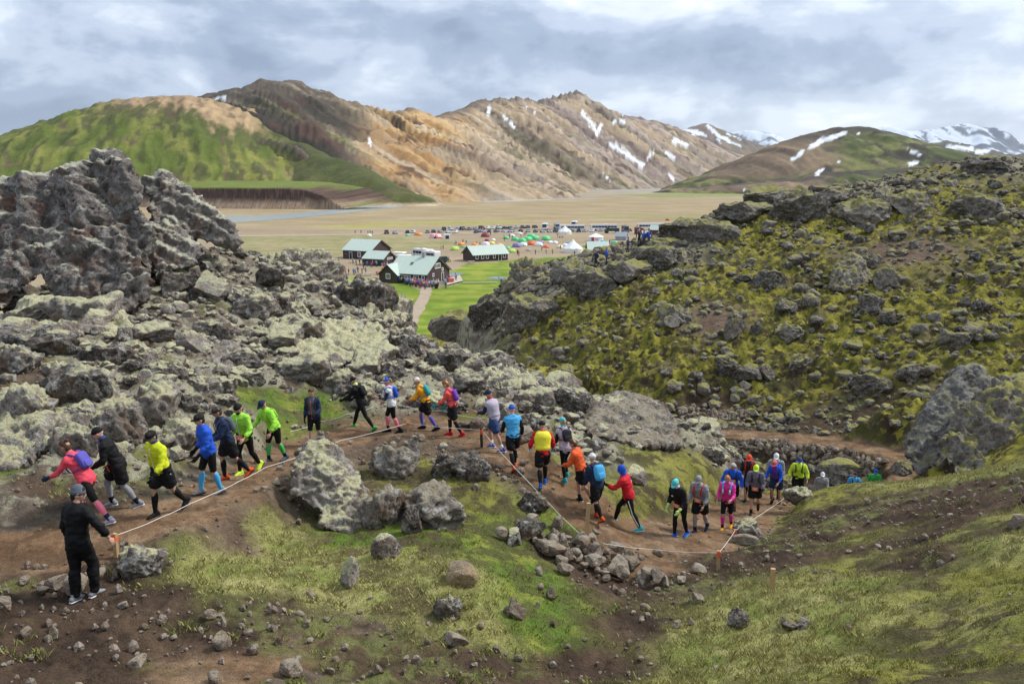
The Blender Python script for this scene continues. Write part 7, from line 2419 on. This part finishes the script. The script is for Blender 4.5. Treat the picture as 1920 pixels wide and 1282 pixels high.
    if sp.get('under'):                                   # tights worn under shorts
        for s in (1, -1): child('tights_leg', [leg(s, .006, .5, 1.95)], [cloth(sp['under'])])
    if sp.get('sock'):
        for i, s in enumerate((1, -1)):
            child('sock', [leg(s, .006, sp.get('sock0', 1.12), 2.0)], [cloth(sp['sock'])])
    if sp.get('ankle'):
        for s in (1, -1): child('ankle_sock', [leg(s, .009, 1.72, 2.0)], [cloth(sp['ankle'])])
    # shoes
    for s in (1, -1):
        hp, kn, an, q = J[s]
        pitch = q if an[2] < .12 and abs(q) < .25 else (q * .9 if q < 0 else q * .5)
        if an[2] < .10: pitch = max(min(q * .4, .25), -.35)
        Rf = rx(pitch)
        f = lambda x, y, z: an + Rf @ np.array((x, y, z))
        upv = sweep([f(0, -.075, -.030), f(0, -.03, -.012), f(0, .03, -.018), f(s * .006, .10, -.036), f(s * .006, .165, -.050)], [(.034, .036), (.038, .050), (.040, .046), (.045, .032), (.034, .020)], 10, tuple(Rf @ np.array((1., 0, 0))), 2)
        ank = sweep([f(0, -.03, -.02), f(0, -.022, .045)], [.042, .040], 10, (1, 0, 0))
        sole = sweep([f(0, -.085, -.062), f(0, 0, -.066), f(s * .006, .10, -.066), f(s * .006, .178, -.058)], [(.034, .014), (.036, .014), (.046, .013), (.030, .010)], 10, tuple(Rf @ np.array((1., 0, 0))), 2)
        child('shoe', [upv, ank, sole], [cloth(sp.get('shoe', 'charcoal')), cloth(sp.get('sole', 'charcoal'))], [0, 0, 1])
    # head wear and hair
    def hd(v):
        return np.asarray(v) @ HR.T + hc
    def dome(g, zmin, tilt=0.0, pointed=0.0, seg=16, rings=7, back=0.0):
        V, Q, T = [], [], []
        for kk in range(rings + 1):
            a = kk / rings
            for j in range(seg):
                t = 2 * PI * j / seg
                zz = zmin + back * (1 - a) * -min(math.sin(t), 0) * -1 * .05
                el = math.asin(max(-1, min(1, zmin / .118))) * (1 - a) + PI / 2 * a
                V.append((math.cos(el) * math.cos(t) * (.073 + g), math.cos(el) * math.sin(t) * (.094 + g) - .002, math.sin(el) * (.118 + g + pointed) - tilt * math.sin(t) * (1 - a)))
        for kk in range(rings):
            for j in range(seg):
                Q.append((kk * seg + j, kk * seg + (j + 1) % seg, (kk + 1) * seg + (j + 1) % seg, (kk + 1) * seg + j))
        return hd(V), np.array(Q), np.zeros((0, 3), int)
    hair = sp.get('hair')
    hm = fabric('hair_' + hair, HAIRC[hair], .6) if hair else None
    hat = sp.get('hat'); hcx = sp.get('hatc', 'black')
    if hair:
        parts = [dome(.010, .02, -.055 if hat != 'none' else -.05)]
        st = sp.get('style')
        if st == 'bun':
            parts.append(tuple([hd(ellipsoid((0, -.055, .115), (.038, .038, .034), 10, 6)[0])] + list(ellipsoid((0, 0, 0), (1, 1, 1), 10, 6)[1:])))
        if st == 'tail':
            v, q, t = sweep([(0, -.085, .05), (0, -.13, .04), (0, -.15, -.04), (0, -.14, -.13)], [.022, .030, .026, .010], 8, (1, 0, 0), 2); parts.append((hd(v), q, t))
        v, q, t = ellipsoid((0, -.045, -.015), (.070, .060, .085), 12, 8); parts.append((hd(v), q, t))
        child('hair', parts, [hm])
    if hat == 'beanie':
        v, q, t = sweep([(0, -.004, .030), (0, -.004, .062)], [(.087, .107), (.086, .105)], 16, (1, 0, 0))
        child('beanie', [dome(.014, .03, 0, sp.get('point', .012)), (hd(v), q, t)], [cloth(hcx, .9)])
        if sp.get('dots'):
            dv = []
            for kk in range(26):
                a = kk * 2.4; e = .25 + (kk % 7) * .17
                dv.append(tuple([hd(ellipsoid((math.cos(e) * math.cos(a) * .086, math.cos(e) * math.sin(a) * .107, math.sin(e) * .142), (.006, .006, .006), 5, 3)[0])] + list(ellipsoid((0, 0, 0), (1, 1, 1), 5, 3)[1:])))
            child('pattern_dot', dv, [cloth('white')])
    elif hat in ('cap', 'visor'):
        parts = []
        if hat == 'cap': parts.append(dome(.012, .035, 0, .004))
        v, q, t = sweep([(0, -.004, .032), (0, -.004, .060)], [(.085, .105), (.084, .104)], 16, (1, 0, 0)); parts.append((hd(v), q, t))
        BV = [];
        for i in range(9):
            a = PI * (i / 8)
            for rr_, dz in ((0.0, 0), (.075, -.012)):
                BV.append((math.cos(a) * (.076 + rr_ * .12), math.sin(a) * (.085 + rr_) + .012, .044 + dz - .012 * abs(math.cos(a))))
        nb_ = len(BV); BV = BV + [(x, y, z_ - .006) for x, y, z_ in BV]
        Q = [(2 * i, 2 * i + 1, 2 * i + 3, 2 * i + 2) for i in range(8)] + [(nb_ + 2 * i + 2, nb_ + 2 * i + 3, nb_ + 2 * i + 1, nb_ + 2 * i) for i in range(8)] + [(2 * i + 1, nb_ + 2 * i + 1, nb_ + 2 * i + 3, 2 * i + 3) for i in range(8)]
        ob = child('cap', parts, [cloth(hcx)])
        link('brim', mesh_np('brim', hd(BV), np.array(Q), [cloth(sp.get('brim', hcx))], False), ob)
    elif hat == 'headband':
        v, q, t = sweep([(0, -.004, .025), (0, -.004, .075)], [(.083, .104), (.080, .100)], 16, (1, 0, 0)); child('headband', [(hd(v), q, t)], [cloth(hcx)])
    elif hat == 'hood':
        child('hood', [dome(.016, -.03, 0, .008), sweep([nb - up * .02, hc - up * .06 - fw * .02], [.078, .080], 12, (1, 0, 0))], [cloth(hcx)])
    if sp.get('buff'):
        child('neck_scarf', [sweep([nb - up * .015, nb + (hc - nb) * .35, nb + (hc - nb) * .50], [.070, .070, .064], 12, (1, 0, 0), 2)], [cloth(sp['buff'])])
    if sp.get('beard'):
        v, q, t = ellipsoid((0, .045, -.080), (.052, .048, .048), 12, 8); child('beard', [(hd(v), q, t)], [fabric('hair_' + sp['beard'], HAIRC[sp['beard']], .7)])
    if sp.get('glasses'):
        parts = []
        for s in (-1, 1):
            v, q, t = ellipsoid((s * .031, .096, .012), (.024, .005, .016), 10, 5); parts.append((hd(v), q, t))
            v, q, t = sweep([(s * .055, .092, .016), (s * .078, .04, .016), (s * .080, -.02, .012)], [.003] * 3, 5, (0, 0, 1)); parts.append((hd(v), q, t))
        child('glasses', parts, [cloth('charcoal', .3)])
    # vest, pack, bib
    if sp.get('vest'):
        V, Fq = remesh_np([torso(.062, .10, .485)], .024, 1, .008, idx + 9)
        cen = V - pel; lx = cen @ side
        link('vest', mesh_np('vest', V, Fq, [cloth(sp['vest'])], True), root)
    if sp.get('pack'):
        pc = cloth(sp['pack'])
        def loc(x, y, z_): return pel + side * x + fw * y + up * z_
        v, q, t = ellipsoid((0, 0, 0), (1, 1, 1), 16, 10)
        sgn = np.sign(v) * np.abs(v) ** .55
        w, d_, h_ = sp.get('packsize', (.125, .062, .165))
        B = np.stack([side, fw, up], 1)
        bag = ((sgn * np.array((w, d_, h_))) @ B.T + loc(0, -.150 - d_ * .3, .32), q, t)
        pk = ((sgn * np.array((w * .75, d_ * .45, h_ * .42))) @ B.T + loc(0, -.150 - d_ * 1.15, .24), q, t)
        bagp = child('backpack', [bag, pk], [pc])
        for s in (-1, 1):
            pts = [loc(s * .10, -.13, .47), loc(s * .115, -.06, .535), loc(s * .112, .06, .515), loc(s * .10, .148, .40), loc(s * .10, .150, .28), loc(s * .155, .05, .22), loc(s * .13, -.12, .22)]
            child('shoulder_strap', [sweep(pts, [(.022, .008)] * 7, 8, tuple(side), 3)], [cloth(sp.get('strap', sp['pack']))])
        if sp.get('bottle'):
            for s in (-1, 1):
                child('bottle', [sweep([loc(s * .095, .165, .30), loc(s * .095, .165, .40)], [.026, .024], 8, (1, 0, 0)), sweep([loc(s * .095, .165, .40), loc(s * .095, .165, .43)], [.012, .010], 6, (1, 0, 0))], [cloth(sp['bottle'])])
    if sp.get('bib') is not None:
        hb = sp['bib']
        mb = MB(); B = np.stack([side, fw, up], 1)
        c_ = pel + up * hb + fw * (.180 if hb > .1 else .176)
        mb.box((0, 0, 0), (.19, .012, .13)); mb.box((0, .0075, -.005), (.10, .006, .040), 1); mb.box((0, .0075, .045), (.15, .006, .012), 1)
        mb.V = [v @ B.T + c_ for v in mb.V]
        mb.obj('race_bib', [MAT_BIB, MAT_BIBPRINT], root)
    if sp.get('armpatch'):
        s = sp['armpatch']; sh, el = A[s][0], A[s][1]
        mid = lerp(sh, el, .55); dr = (el - sh) / np.linalg.norm(el - sh)
        child('arm_band', [sweep([mid - dr * .05, mid + dr * .05], [.075, .072], 12, (0, 1, 0))], [cloth('white')])
        mb = MB()
        oa = np.cross(dr, (0, 1, 0)); oa /= np.linalg.norm(oa); oa = oa * np.sign(oa[0] * s)
        for t_ in range(10):
            a1 = 2 * PI * t_ / 10
            mb.box(tuple(mid + oa * .076 + dr * .028 * math.sin(a1) + np.array((0, .018 * math.cos(a1), 0))), (.012, .012, .012))
        mb.obj('arm_number', cloth('black'), root)
    return root


RUN = [
    (158, 1121, 12.25, -22, 'person in black seen from behind, grey dotted beanie, standing below the trail', dict(top='black', bottom='black', bkind='trousers', stride=1, hat='beanie', hatc='steel', dots=True, point=.03, hair='dark', glasses=True, look=-48, nod=2, lean=6, legs=((16, 20), (-6, 2)), arms=((6, 14, 42), (-4, 25, 14)), shoe='grey', sole='white', h=1.03)),
    (172, 985, 14.7, 82, 'person in coral pink jacket with purple pack and hair bun', dict(fem=True, top='coral pink', bottom='black', bkind='half', stride=1, sock='pink', shoe='lilac grey', sole='white', ankle='navy', hat='none', hair='brown', style='bun', pack='blue violet', lean=30, legs=((38, 48), (-30, 8)), arms=((-18, 20, 14), (30, 25, 12)), gloves='navy', nod=-6)),
    (232, 972, 15.3, 108, 'person in black jacket and grey tights with black beanie and blue scarf', dict(mark=1, top='black', front='mauve grey', bottom='black', bkind='shorts', under='grey', shoe='grey', sole='white', ankle='black', hat='beanie', hatc='black', point=0, buff='denim blue', lean=24, legs=((30, 38), (-14, 22)), arms=((-10, 18, 10), (12, 22, 8)), gloves='black', nod=12, bib=.02, stripe=None, zip='white')),
    (312, 970, 15.0, 152, 'person in lime yellow jacket with black cap and black knee socks', dict(top='lime yellow', bottom='black', bkind='shorts', stripe='white', sock='black', shoe='black', sole='charcoal', hat='cap', hatc='black', buff='denim blue', hair='dark', lean=12, legs=((16, 14), (-20, 26)), arms=((-14, 16, 16), (14, 18, 18)), gloves='black', zip='white', belt='black', nod=16)),
    (398, 926, 16.3, 128, 'person in royal blue jacket with black cap and sky blue socks', dict(mark=1, top='royal blue', bottom='black', bkind='half', sock='sky blue', shoe='grey', sole='charcoal', hat='cap', hatc='black', hair='dark', lean=10, legs=((20, 14), (-10, 12)), arms=((-8, 30, 12), (10, 22, 14)), gloves='black', nod=4)),
    (432, 896, 17.5, 125, 'person in dark jacket with backpack, hidden behind the royal blue jacket', dict(top='navy', bottom='black', bkind='shorts', sock='black', shoe='orange red', sole='black', hat='cap', hatc='charcoal', hair='brown', pack='steel', lean=14, legs=((16, 20), (-26, 26)), arms=((-10, 30, 10), (14, 30, 8)))),
    (464, 889, 18.3, 158, 'person in lime green jacket with black beanie and black tights', dict(mark=1, top='lime green', bottom='black', bkind='tights', shoe='lime', sole='lime', hat='beanie', hatc='black', point=0, beard='dark', lean=12, legs=((20, 16), (-22, 30)), arms=((-12, 22, 18), (10, 26, 20)), zip='white', belt='black', bib=.03, nod=14)),
    (518, 870, 19.9, 142, 'person in lime green jacket with navy cap and green socks', dict(top='lime green', bottom='black', bkind='half', sock='green', shoe='steel', sole='charcoal', ankle='black', hat='cap', hatc='navy', lean=24, legs=((18, 16), (-12, 20)), arms=((14, 14, 24), (4, 20, 26)), nod=26, pack='lime green', packsize=(.10, .03, .12))),
    (592, 842, 22.2, 172, 'person in navy jacket with coral zip, hair tied back, above the huge boulder', dict(fem=True, top='navy', front='steel', bottom='black', bkind='half', shoe='charcoal', hat='none', hair='brown', style='tail', zip='coral', lean=8, legs=((16, 18), (-14, 16)), arms=((-12, 30, 14), (12, 40, 12)), gloves='black', pack='charcoal', packsize=(.09, .03, .12))),
    (680, 799, 24.2, 72, 'person all in black with pack and black cap striding uphill', dict(mark=1, top='black', bottom='black', bkind='tights', stride=.95, shoe='green', sole='black', hat='cap', hatc='black', buff='neon', pack='black', lean=20, legs=((30, 14), (-28, 14)), arms=((6, 36, 10), (24, 30, 8)), gloves='black', nod=14)),
    (736, 809, 23.9, 98, 'person in white top with blue vest, blue cap and pink socks', dict(fem=True, top='white', topname='shirt', sleeve='navy', bottom='black', bkind='half', sock='pink', shoe='black', sole='black', ankle='black', hat='cap', hatc='royal blue', brim='white', hair='blond', style='tail', buff='pink', pack='royal blue', bottle='white', lean=10, legs=((22, 24), (-14, 18)), arms=((-8, 50, 12), (14, 56, 10)), nod=10)),
    (800, 807, 24.3, 84, 'person in orange jacket with white headband and violet socks', dict(fem=True, top='orange', bottom='black', bkind='shorts', sock='blue violet', shoe='black', hat='headband', hatc='white', hair='blond', pack='teal', lean=22, legs=((26, 36), (-18, 22)), arms=((4, 40, 8), (20, 32, 8)), nod=14)),
    (850, 818, 23.7, 80, 'person in coral jacket with purple backpack and red shoes', dict(fem=True, top='coral', bottom='black', bkind='shorts', sock='black', sock0=1.05, shoe='red', sole='red', hat='none', hair='red', pack='purple', lean=16, legs=((18, 18), (-16, 26)), arms=((2, 20, 8), (20, 24, 8)), gloves='teal', nod=14)),
    (928, 836, 22.0, 62, 'person with navy beanie, grey vest and bare legs in blue shorts', dict(top='lilac grey', topname='shirt', sleeve='navy', bottom='denim blue', bkind='shorts', shoe='blue violet', sole='white', ankle='white', hat='beanie', hatc='navy', beard='brown', point=.02, vest='lilac grey', buff='red', lean=14, legs=((32, 42), (-24, 6)), arms=((20, 34, 8), (24, 30, 6)), nod=18)),
    (962, 868, 21.0, 18, 'person in sky blue shirt over black sleeves with blue beanie, seen from behind', dict(top='sky blue', topname='shirt', sleeve='black', bottom='black', bkind='shorts', sock='black', shoe='orange red', sole='charcoal', hat='beanie', hatc='royal blue', point=.01, lean=8, legs=((16, 20), (-20, 24)), arms=((-10, 16, 14), (12, 18, 14)), nod=10)),
    (1017, 912, 20.7, 4, 'person in red jacket with yellow vest and black beanie, seen from behind', dict(top='red', bottom='black', bkind='shorts', sock='black', shoe='royal blue', sole='sky blue', hat='beanie', hatc='black', point=0, vest='yellow', lean=14, legs=((22, 24), (-18, 26)), arms=((6, 22, 22), (-10, 26, 26)), gloves='sky blue')),
    (1060, 902, 21.3, 22, 'person with turquoise headband, white top, dark pack and black tights', dict(fem=True, top='lilac grey', topname='shirt', sleeve='black', bottom='black', bkind='tights', shoe='teal', sole='turquoise', hat='headband', hatc='turquoise', hair='blond', style='tail', pack='charcoal', lean=18, legs=((34, 50), (-10, 16)), arms=((4, 24, 12), (10, 34, 10)), nod=4, buff='turquoise')),
    (1088, 944, 20.6, 66, 'person in orange red jacket with short brown hair and bare legs', dict(top='orange red', bottom='black', bkind='shorts', shoe='black', sole='white', ankle='black', hat='none', hair='brown', lean=18, legs=((10, 16), (-24, 20)), arms=((4, 26, 10), (16, 34, 8)), nod=6)),
    (1118, 972, 20.2, 34, 'person with white beanie and blue backpack on navy jacket', dict(top='navy', bottom='black', bkind='shorts', sock='black', shoe='orange red', sole='charcoal', hat='beanie', hatc='white', point=0, pack='sky blue', packsize=(.145, .085, .20), strap='navy', lean=16, legs=((20, 22), (-20, 30)), arms=((2, 14, 12), (10, 18, 10)), nod=4)),
    (1178, 972, 20.5, 72, 'person in red jacket with blue hood, striped black tights and turquoise shoes', dict(top='red', bottom='black', bkind='tights', stride=1, stripe='white', shoe='turquoise', sole='white', hat='hood', hatc='royal blue', lean=16, legs=((34, 22), (-20, 10)), arms=((-20, 20, 18), (38, 40, 16)), armpatch=1, gloves='black', nod=0, h=1.02)),
    (1275, 990, 20.8, 132, 'person in black jacket with aqua cap, orange bib and neon gloves', dict(mark=1, top='black', bottom='black', bkind='tights', shoe='royal blue', sole='sky blue', hat='cap', hatc='aqua', buff='white', lean=22, legs=((14, 14), (-10, 18)), arms=((-6, 22, 14), (10, 24, 14)), gloves='neon', bib=.06, nod=30)),
    (1312, 977, 21.6, 142, 'person in grey hooded jacket with grey cap and white beard', dict(top='grey', bottom='black', bkind='shorts', sock='grey', shoe='navy', sole='charcoal', ankle='black', hat='cap', hatc='grey', beard='grey', pack='red', packsize=(.09, .03, .12), strap='red', lean=16, legs=((18, 22), (-18, 22)), arms=((-4, 16, 12), (8, 22, 12)), bib=.12, nod=24)),
    (1362, 982, 22.5, 152, 'person in hot pink top with blue vest pack and orange shoes', dict(fem=True, top='hot pink', bottom='black', bkind='half', sock='hot pink', shoe='orange', sole='orange', ankle='black', hat='none', hair='strawberry', pack='denim blue', strap='sky blue', bottle='white', lean=14, legs=((16, 18), (-12, 20)), arms=((8, 20, 14), (16, 36, 10)), nod=18)),
    (1372, 940, 24.8, 160, 'person in royal blue jacket with grey hair and red bib behind the pink top', dict(top='royal blue', bottom='black', bkind='shorts', shoe='black', hat='none', hair='grey', pack='denim blue', strap='charcoal', lean=16, legs=((18, 20), (-14, 20)), arms=((0, 24, 24), (4, 24, 20)), bib=.24, look=-30, nod=16)),
    (1414, 955, 24.7, 158, 'person with lime cap and patterned grey jacket with pack straps', dict(top='camo grey', bottom='black', bkind='shorts', shoe='black', ankle='black', hat='cap', hatc='lime', pack='charcoal', lean=16, legs=((14, 16), (-20, 40)), arms=((-6, 18, 14), (6, 22, 12)), gloves='black', nod=18, bib=.03)),
    (1403, 938, 26.2, 150, 'person with red cap and red pack behind the lime cap', dict(top='charcoal', bottom='black', bkind='half', shoe='black', hat='cap', hatc='red cap', pack='red', strap='red', lean=18, legs=((16, 18), (-14, 26)), arms=((-4, 20, 16), (6, 22, 12)), nod=16)),
    (1452, 930, 27.6, 155, 'person in grey jacket with white cap, last but one before the flat rock', dict(top='grey', bottom='black', bkind='tights', shoe='black', hat='cap', hatc='white', pack='charcoal', strap='charcoal', lean=16, legs=((16, 18), (-14, 24)), arms=((-4, 24, 14), (6, 26, 12)), nod=18, h=1.03)),
    (1454, 944, 26.4, 142, 'person with pink cap and blue jacket bending forward by the flat rock', dict(fem=True, top='royal blue', front='purple', bottom='navy', bkind='shorts', shoe='black', hat='cap', hatc='pink cap', hair='strawberry', pack='royal blue', lean=30, legs=((38, 60), (-8, 14)), arms=((12, 30, 14), (14, 34, 14)), nod=16)),
]
for i, (u, v, d, rz, label, sp) in enumerate(RUN):
    p = at(u, v, d) if i else on_ground(u, v + 4, 8)
    p[2] = gz(p[0], p[1])
    build_person(i, label, p, math.radians(rz), sp)
# those still coming up behind the flat rock: placed by the top of the head
for u, vt, d, rz, label, sp in [
    (1498, 880, 28.2, 160, 'person in lime green jacket with blue beanie behind the flat rock', dict(top='lime', bottom='black', bkind='shorts', shoe='black', hat='beanie', hatc='denim blue', point=0, pack='royal blue', packsize=(.16, .09, .2), strap='charcoal', lean=16, legs=((16, 18), (-14, 24)), arms=((0, 30, 24), (0, 30, 24)), nod=14)),
    (1549, 886, (12.75, 31.3), 165, 'person with pale grey cap, only the head above the grassy crest', dict(top='grey', bottom='black', bkind='tights', hat='cap', hatc='white', lean=14)),
    (1602, 890, (14.9, 33.1), 165, 'person in sky blue jacket with dark hair, head and shoulders above the grassy crest', dict(top='sky blue', bottom='black', bkind='tights', hat='none', hair='dark', pack='charcoal', lean=14)),
    (1632, 886, (16.3, 34.2), 165, 'person with blue cap and green jacket just showing over the grassy crest', dict(top='green', bottom='black', bkind='tights', hat='cap', hatc='royal blue', lean=14))]:
    if isinstance(d, tuple): q = np.array((d[0], d[1], gz(*d)))
    else:
        p = at(u, vt, d); q = np.array((p[0], p[1], gz(p[0], p[1])))
    build_person(len(RUN), label, q, math.radians(rz), sp)
bpy.data.scenes.remove(TMPSC)
# ------------------------------------------------------------------ rope, stakes, grass
MAT_ROPE = plain_mat('white_rope', (.72, .69, .62), .8, .15, 20)
MAT_STAKE = plain_mat('raw_timber', (.46, .31, .15), .8, .25, 14)
MAT_TAPE = plain_mat('orange_tape', (.80, .13, .04), .5, .1, 8)
STAKES = [(219, 1044, .42, 'short peg wrapped in orange tape near the onlooker', 'peg'), (765, 809, .30, 'small peg with orange top at the trail edge behind the boulders', 'peg'), (903, 838, .55, 'dark peg with red top at the corner of the trail', 'dark'), (1100, 1022, 1.0, 'tall wooden stake in the stone heap with the rope tied to it', 'stake'),
          (1346, 1068, .46, 'wooden peg with orange tape at the rope corner', 'peg'), (1377, 1012, .30, 'low peg with orange tape up the grassy slope', 'peg'), (1447, 1105, .42, 'bare wooden stake alone in the straw grass', 'stake'), (1474, 945, .3, 'low peg at the end of the rope by the flat rock', 'peg')]
TOPS = {}
for u, v, h, lab, kind in STAKES:
    p = on_ground(u, v, 8)
    root = thing('stake', lab, 'stake', tuple(p), random.uniform(-.3, .3))
    w = .07 if kind != 'stake' else .085
    m_ = MB(); m_.box((0, 0, h / 2 - .1), (w, w * .8, h + .2), 0, Matrix.Rotation(random.uniform(-.05, .05), 3, 'Y'), .92)
    m_.obj('post', MAT_STAKE if kind != 'dark' else MAT_DARK, root)
    if kind != 'stake':
        m_ = MB(); m_.box((0, 0, h * .82), (w * 1.2, w * 1.05, h * .24), 0, None, .95); m_.obj('tape', MAT_TAPE, root)
    TOPS[u] = (p[0], p[1], p[2] + h * (.9 if kind != 'stake' else (.12 if u == 1100 else .9)))


def rope(label, pts, sag=.05):
    out, rad = [], []
    for a, b in zip(pts[:-1], pts[1:]):
        for t in np.linspace(0, 1, 10, endpoint=False):
            q = lerp(np.array(a), np.array(b), t); q[2] -= sag * 4 * t * (1 - t) * rr.uniform(.8, 1.2); out.append(q)
    out.append(np.array(pts[-1]))
    V, Fq, Ft = sweep(out, [.0062] * len(out), 6, (0, 0, 1))
    return tag(link('rope', mesh_np('rope', V, [Fq, Ft], [MAT_ROPE], True)), label, 'rope')


def over(u, v, h):
    p = on_ground(u, v, 8); return (p[0], p[1], p[2] + h)


rope('white rope along the near edge of the trail from the onlooker to the rope corner', [TOPS[219], over(360, 972, .30), over(500, 902, .32), over(640, 845, .30), TOPS[765], TOPS[903], over(990, 925, .3), TOPS[1100], over(1220, 1048, .25), TOPS[1346]], .03)
rope('white rope climbing from the rope corner to the flat rock', [TOPS[1346], TOPS[1377], TOPS[1474]], .03)
rope('white rope along the far edge of the trail behind the runners', [over(545, 828, .3), over(600, 808, .3), over(650, 797, .35), over(700, 786, .4)], .04)
rope('white rope behind the runners from the white top to the trail corner', [over(752, 780, .35), over(830, 790, .35), over(915, 803, .3), over(1000, 845, .3), over(1060, 880, .3)], .05)
# pale logs of stone along the far edge
for u, v, px, lab in ((872, 800, 26, 'pale flat stone at the far trail edge, left of three'), (896, 801, 32, 'pale flat stone at the far trail edge, middle of three'), (925, 803, 34, 'pale flat stone at the far trail edge, right of three'), (980, 826, 44, 'flat brown stone behind the sky blue shirt')):
    loose(lab, None, u, v, px, 'slab')


def grass_material():
    mt, nt, b = new_mat('grass_blades')
    N, L, noise, m, ramp, mixc, step, bump = nodes_of(nt)
    at_ = N('ShaderNodeVertexColor'); at_.layer_name = 'Col'
    geo = N('ShaderNodeNewGeometry')
    k = m('ADD', m('MULTIPLY', geo.outputs['Random Per Island'], .7), .65)
    cc = N('ShaderNodeCombineColor')
    for i in range(3): L(k, cc.inputs[i])
    L(mixc(1.0, at_.outputs['Color'], cc.outputs[0], 'MULTIPLY'), b.inputs['Base Color'])
    b.inputs['Roughness'].default_value = .7
    b.inputs['Specular IOR Level'].default_value = .2
    return mt


def build_grass():
    r = np.random.default_rng(99)
    n = 700000
    x = r.uniform(-12, 17, n); y = 8 + r.uniform(0, 1, n) ** 1.5 * 19
    u0 = 960 + x / (y * CT) * F
    k = (u0 > -120) & (u0 < 2080); x, y = x[k], y[k]
    C = cover(x, y); td, tz, tw = trail_near(x, y)
    tuft = sstep(-.15, .35, fbm2(x / .28, y / .28, 2, 801)); patch = sstep(-.3, .3, fbm2(x / 1.4, y / 1.4, 3, 803))
    dens = C[:, 2] * (.35 + .65 * tuft) + C[:, 3] * (.15 + .75 * tuft * patch) + C[:, 4] * .75 * tuft * (.3 + .7 * patch) + C[:, 1] * .55 * (tuft > .8) * (patch > .72) + C[:, 6] * .2 * (tuft > .6) * (patch > .5)
    dens *= (td > tw + .3)
    keep = r.uniform(size=len(x)) < dens * .75
    x, y, C, tuft = x[keep], y[keep], C[keep], tuft[keep]
    if len(x) > 210000:
        s = r.permutation(len(x))[:210000]; x, y, C, tuft = x[s], y[s], C[s], tuft[s]
    z = ground(x, y)
    u, v, d = project(np.stack([x, y, z], 1))
    ok = (v < 1330); x, y, z, C, tuft = x[ok], y[ok], z[ok], C[ok], tuft[ok]; n = len(x)
    h = (.035 + .075 * tuft * r.uniform(.3, 1.0, n) ** 1.5) * (C[:, 2] * 1.15 + C[:, 3] * .8 + C[:, 4] * .7 + C[:, 1] * 1.2 + C[:, 6] * .9)
    a = r.uniform(0, 2 * PI, n); w = r.uniform(.003, .0065, n)
    ld = a + r.uniform(-1, 1, n) + PI / 2; ln = h * r.uniform(.2, .9, n)
    bx, by = np.cos(a) * w, np.sin(a) * w
    V = np.stack([np.stack([x - bx, y - by, z - .01], 1), np.stack([x + bx, y + by, z - .01], 1), np.stack([x + np.cos(ld) * ln * .35 + bx * .7, y + np.sin(ld) * ln * .35 + by * .7, z + h * .62], 1), np.stack([x + np.cos(ld) * ln, y + np.sin(ld) * ln, z + h], 1)], 1).reshape(-1, 3)
    i = np.arange(n)[:, None] * 4
    Ft = np.concatenate([i + np.array([[0, 1, 2]]), i + np.array([[0, 2, 3]])], 0)
    mix = r.uniform(size=(n, 1))
    straw = lerp(C3(.28, .27, .09), C3(.44, .39, .18), mix); fresh = lerp(C3(.11, .19, .028), C3(.24, .28, .06), mix); mo = lerp(C3(.21, .22, .035), C3(.36, .33, .12), mix)
    col = C[:, 2:3] * straw + C[:, 3:4] * fresh + C[:, 4:5] * mo + C[:, 1:2] * lerp(fresh, straw, .6) + C[:, 6:7] * mo
    sw = (C[:, [1, 2, 3, 4, 6]].sum(1, keepdims=True)) + 1e-3
    col = col / sw
    me = mesh_np('grass', V, Ft, [grass_material()], True, None, {'Col': np.repeat(col, 4, 0)})
    tag(link('grass', me), 'straw and green grass in the hollow and on the right slope', 'grass', None, 'stuff')


build_grass()
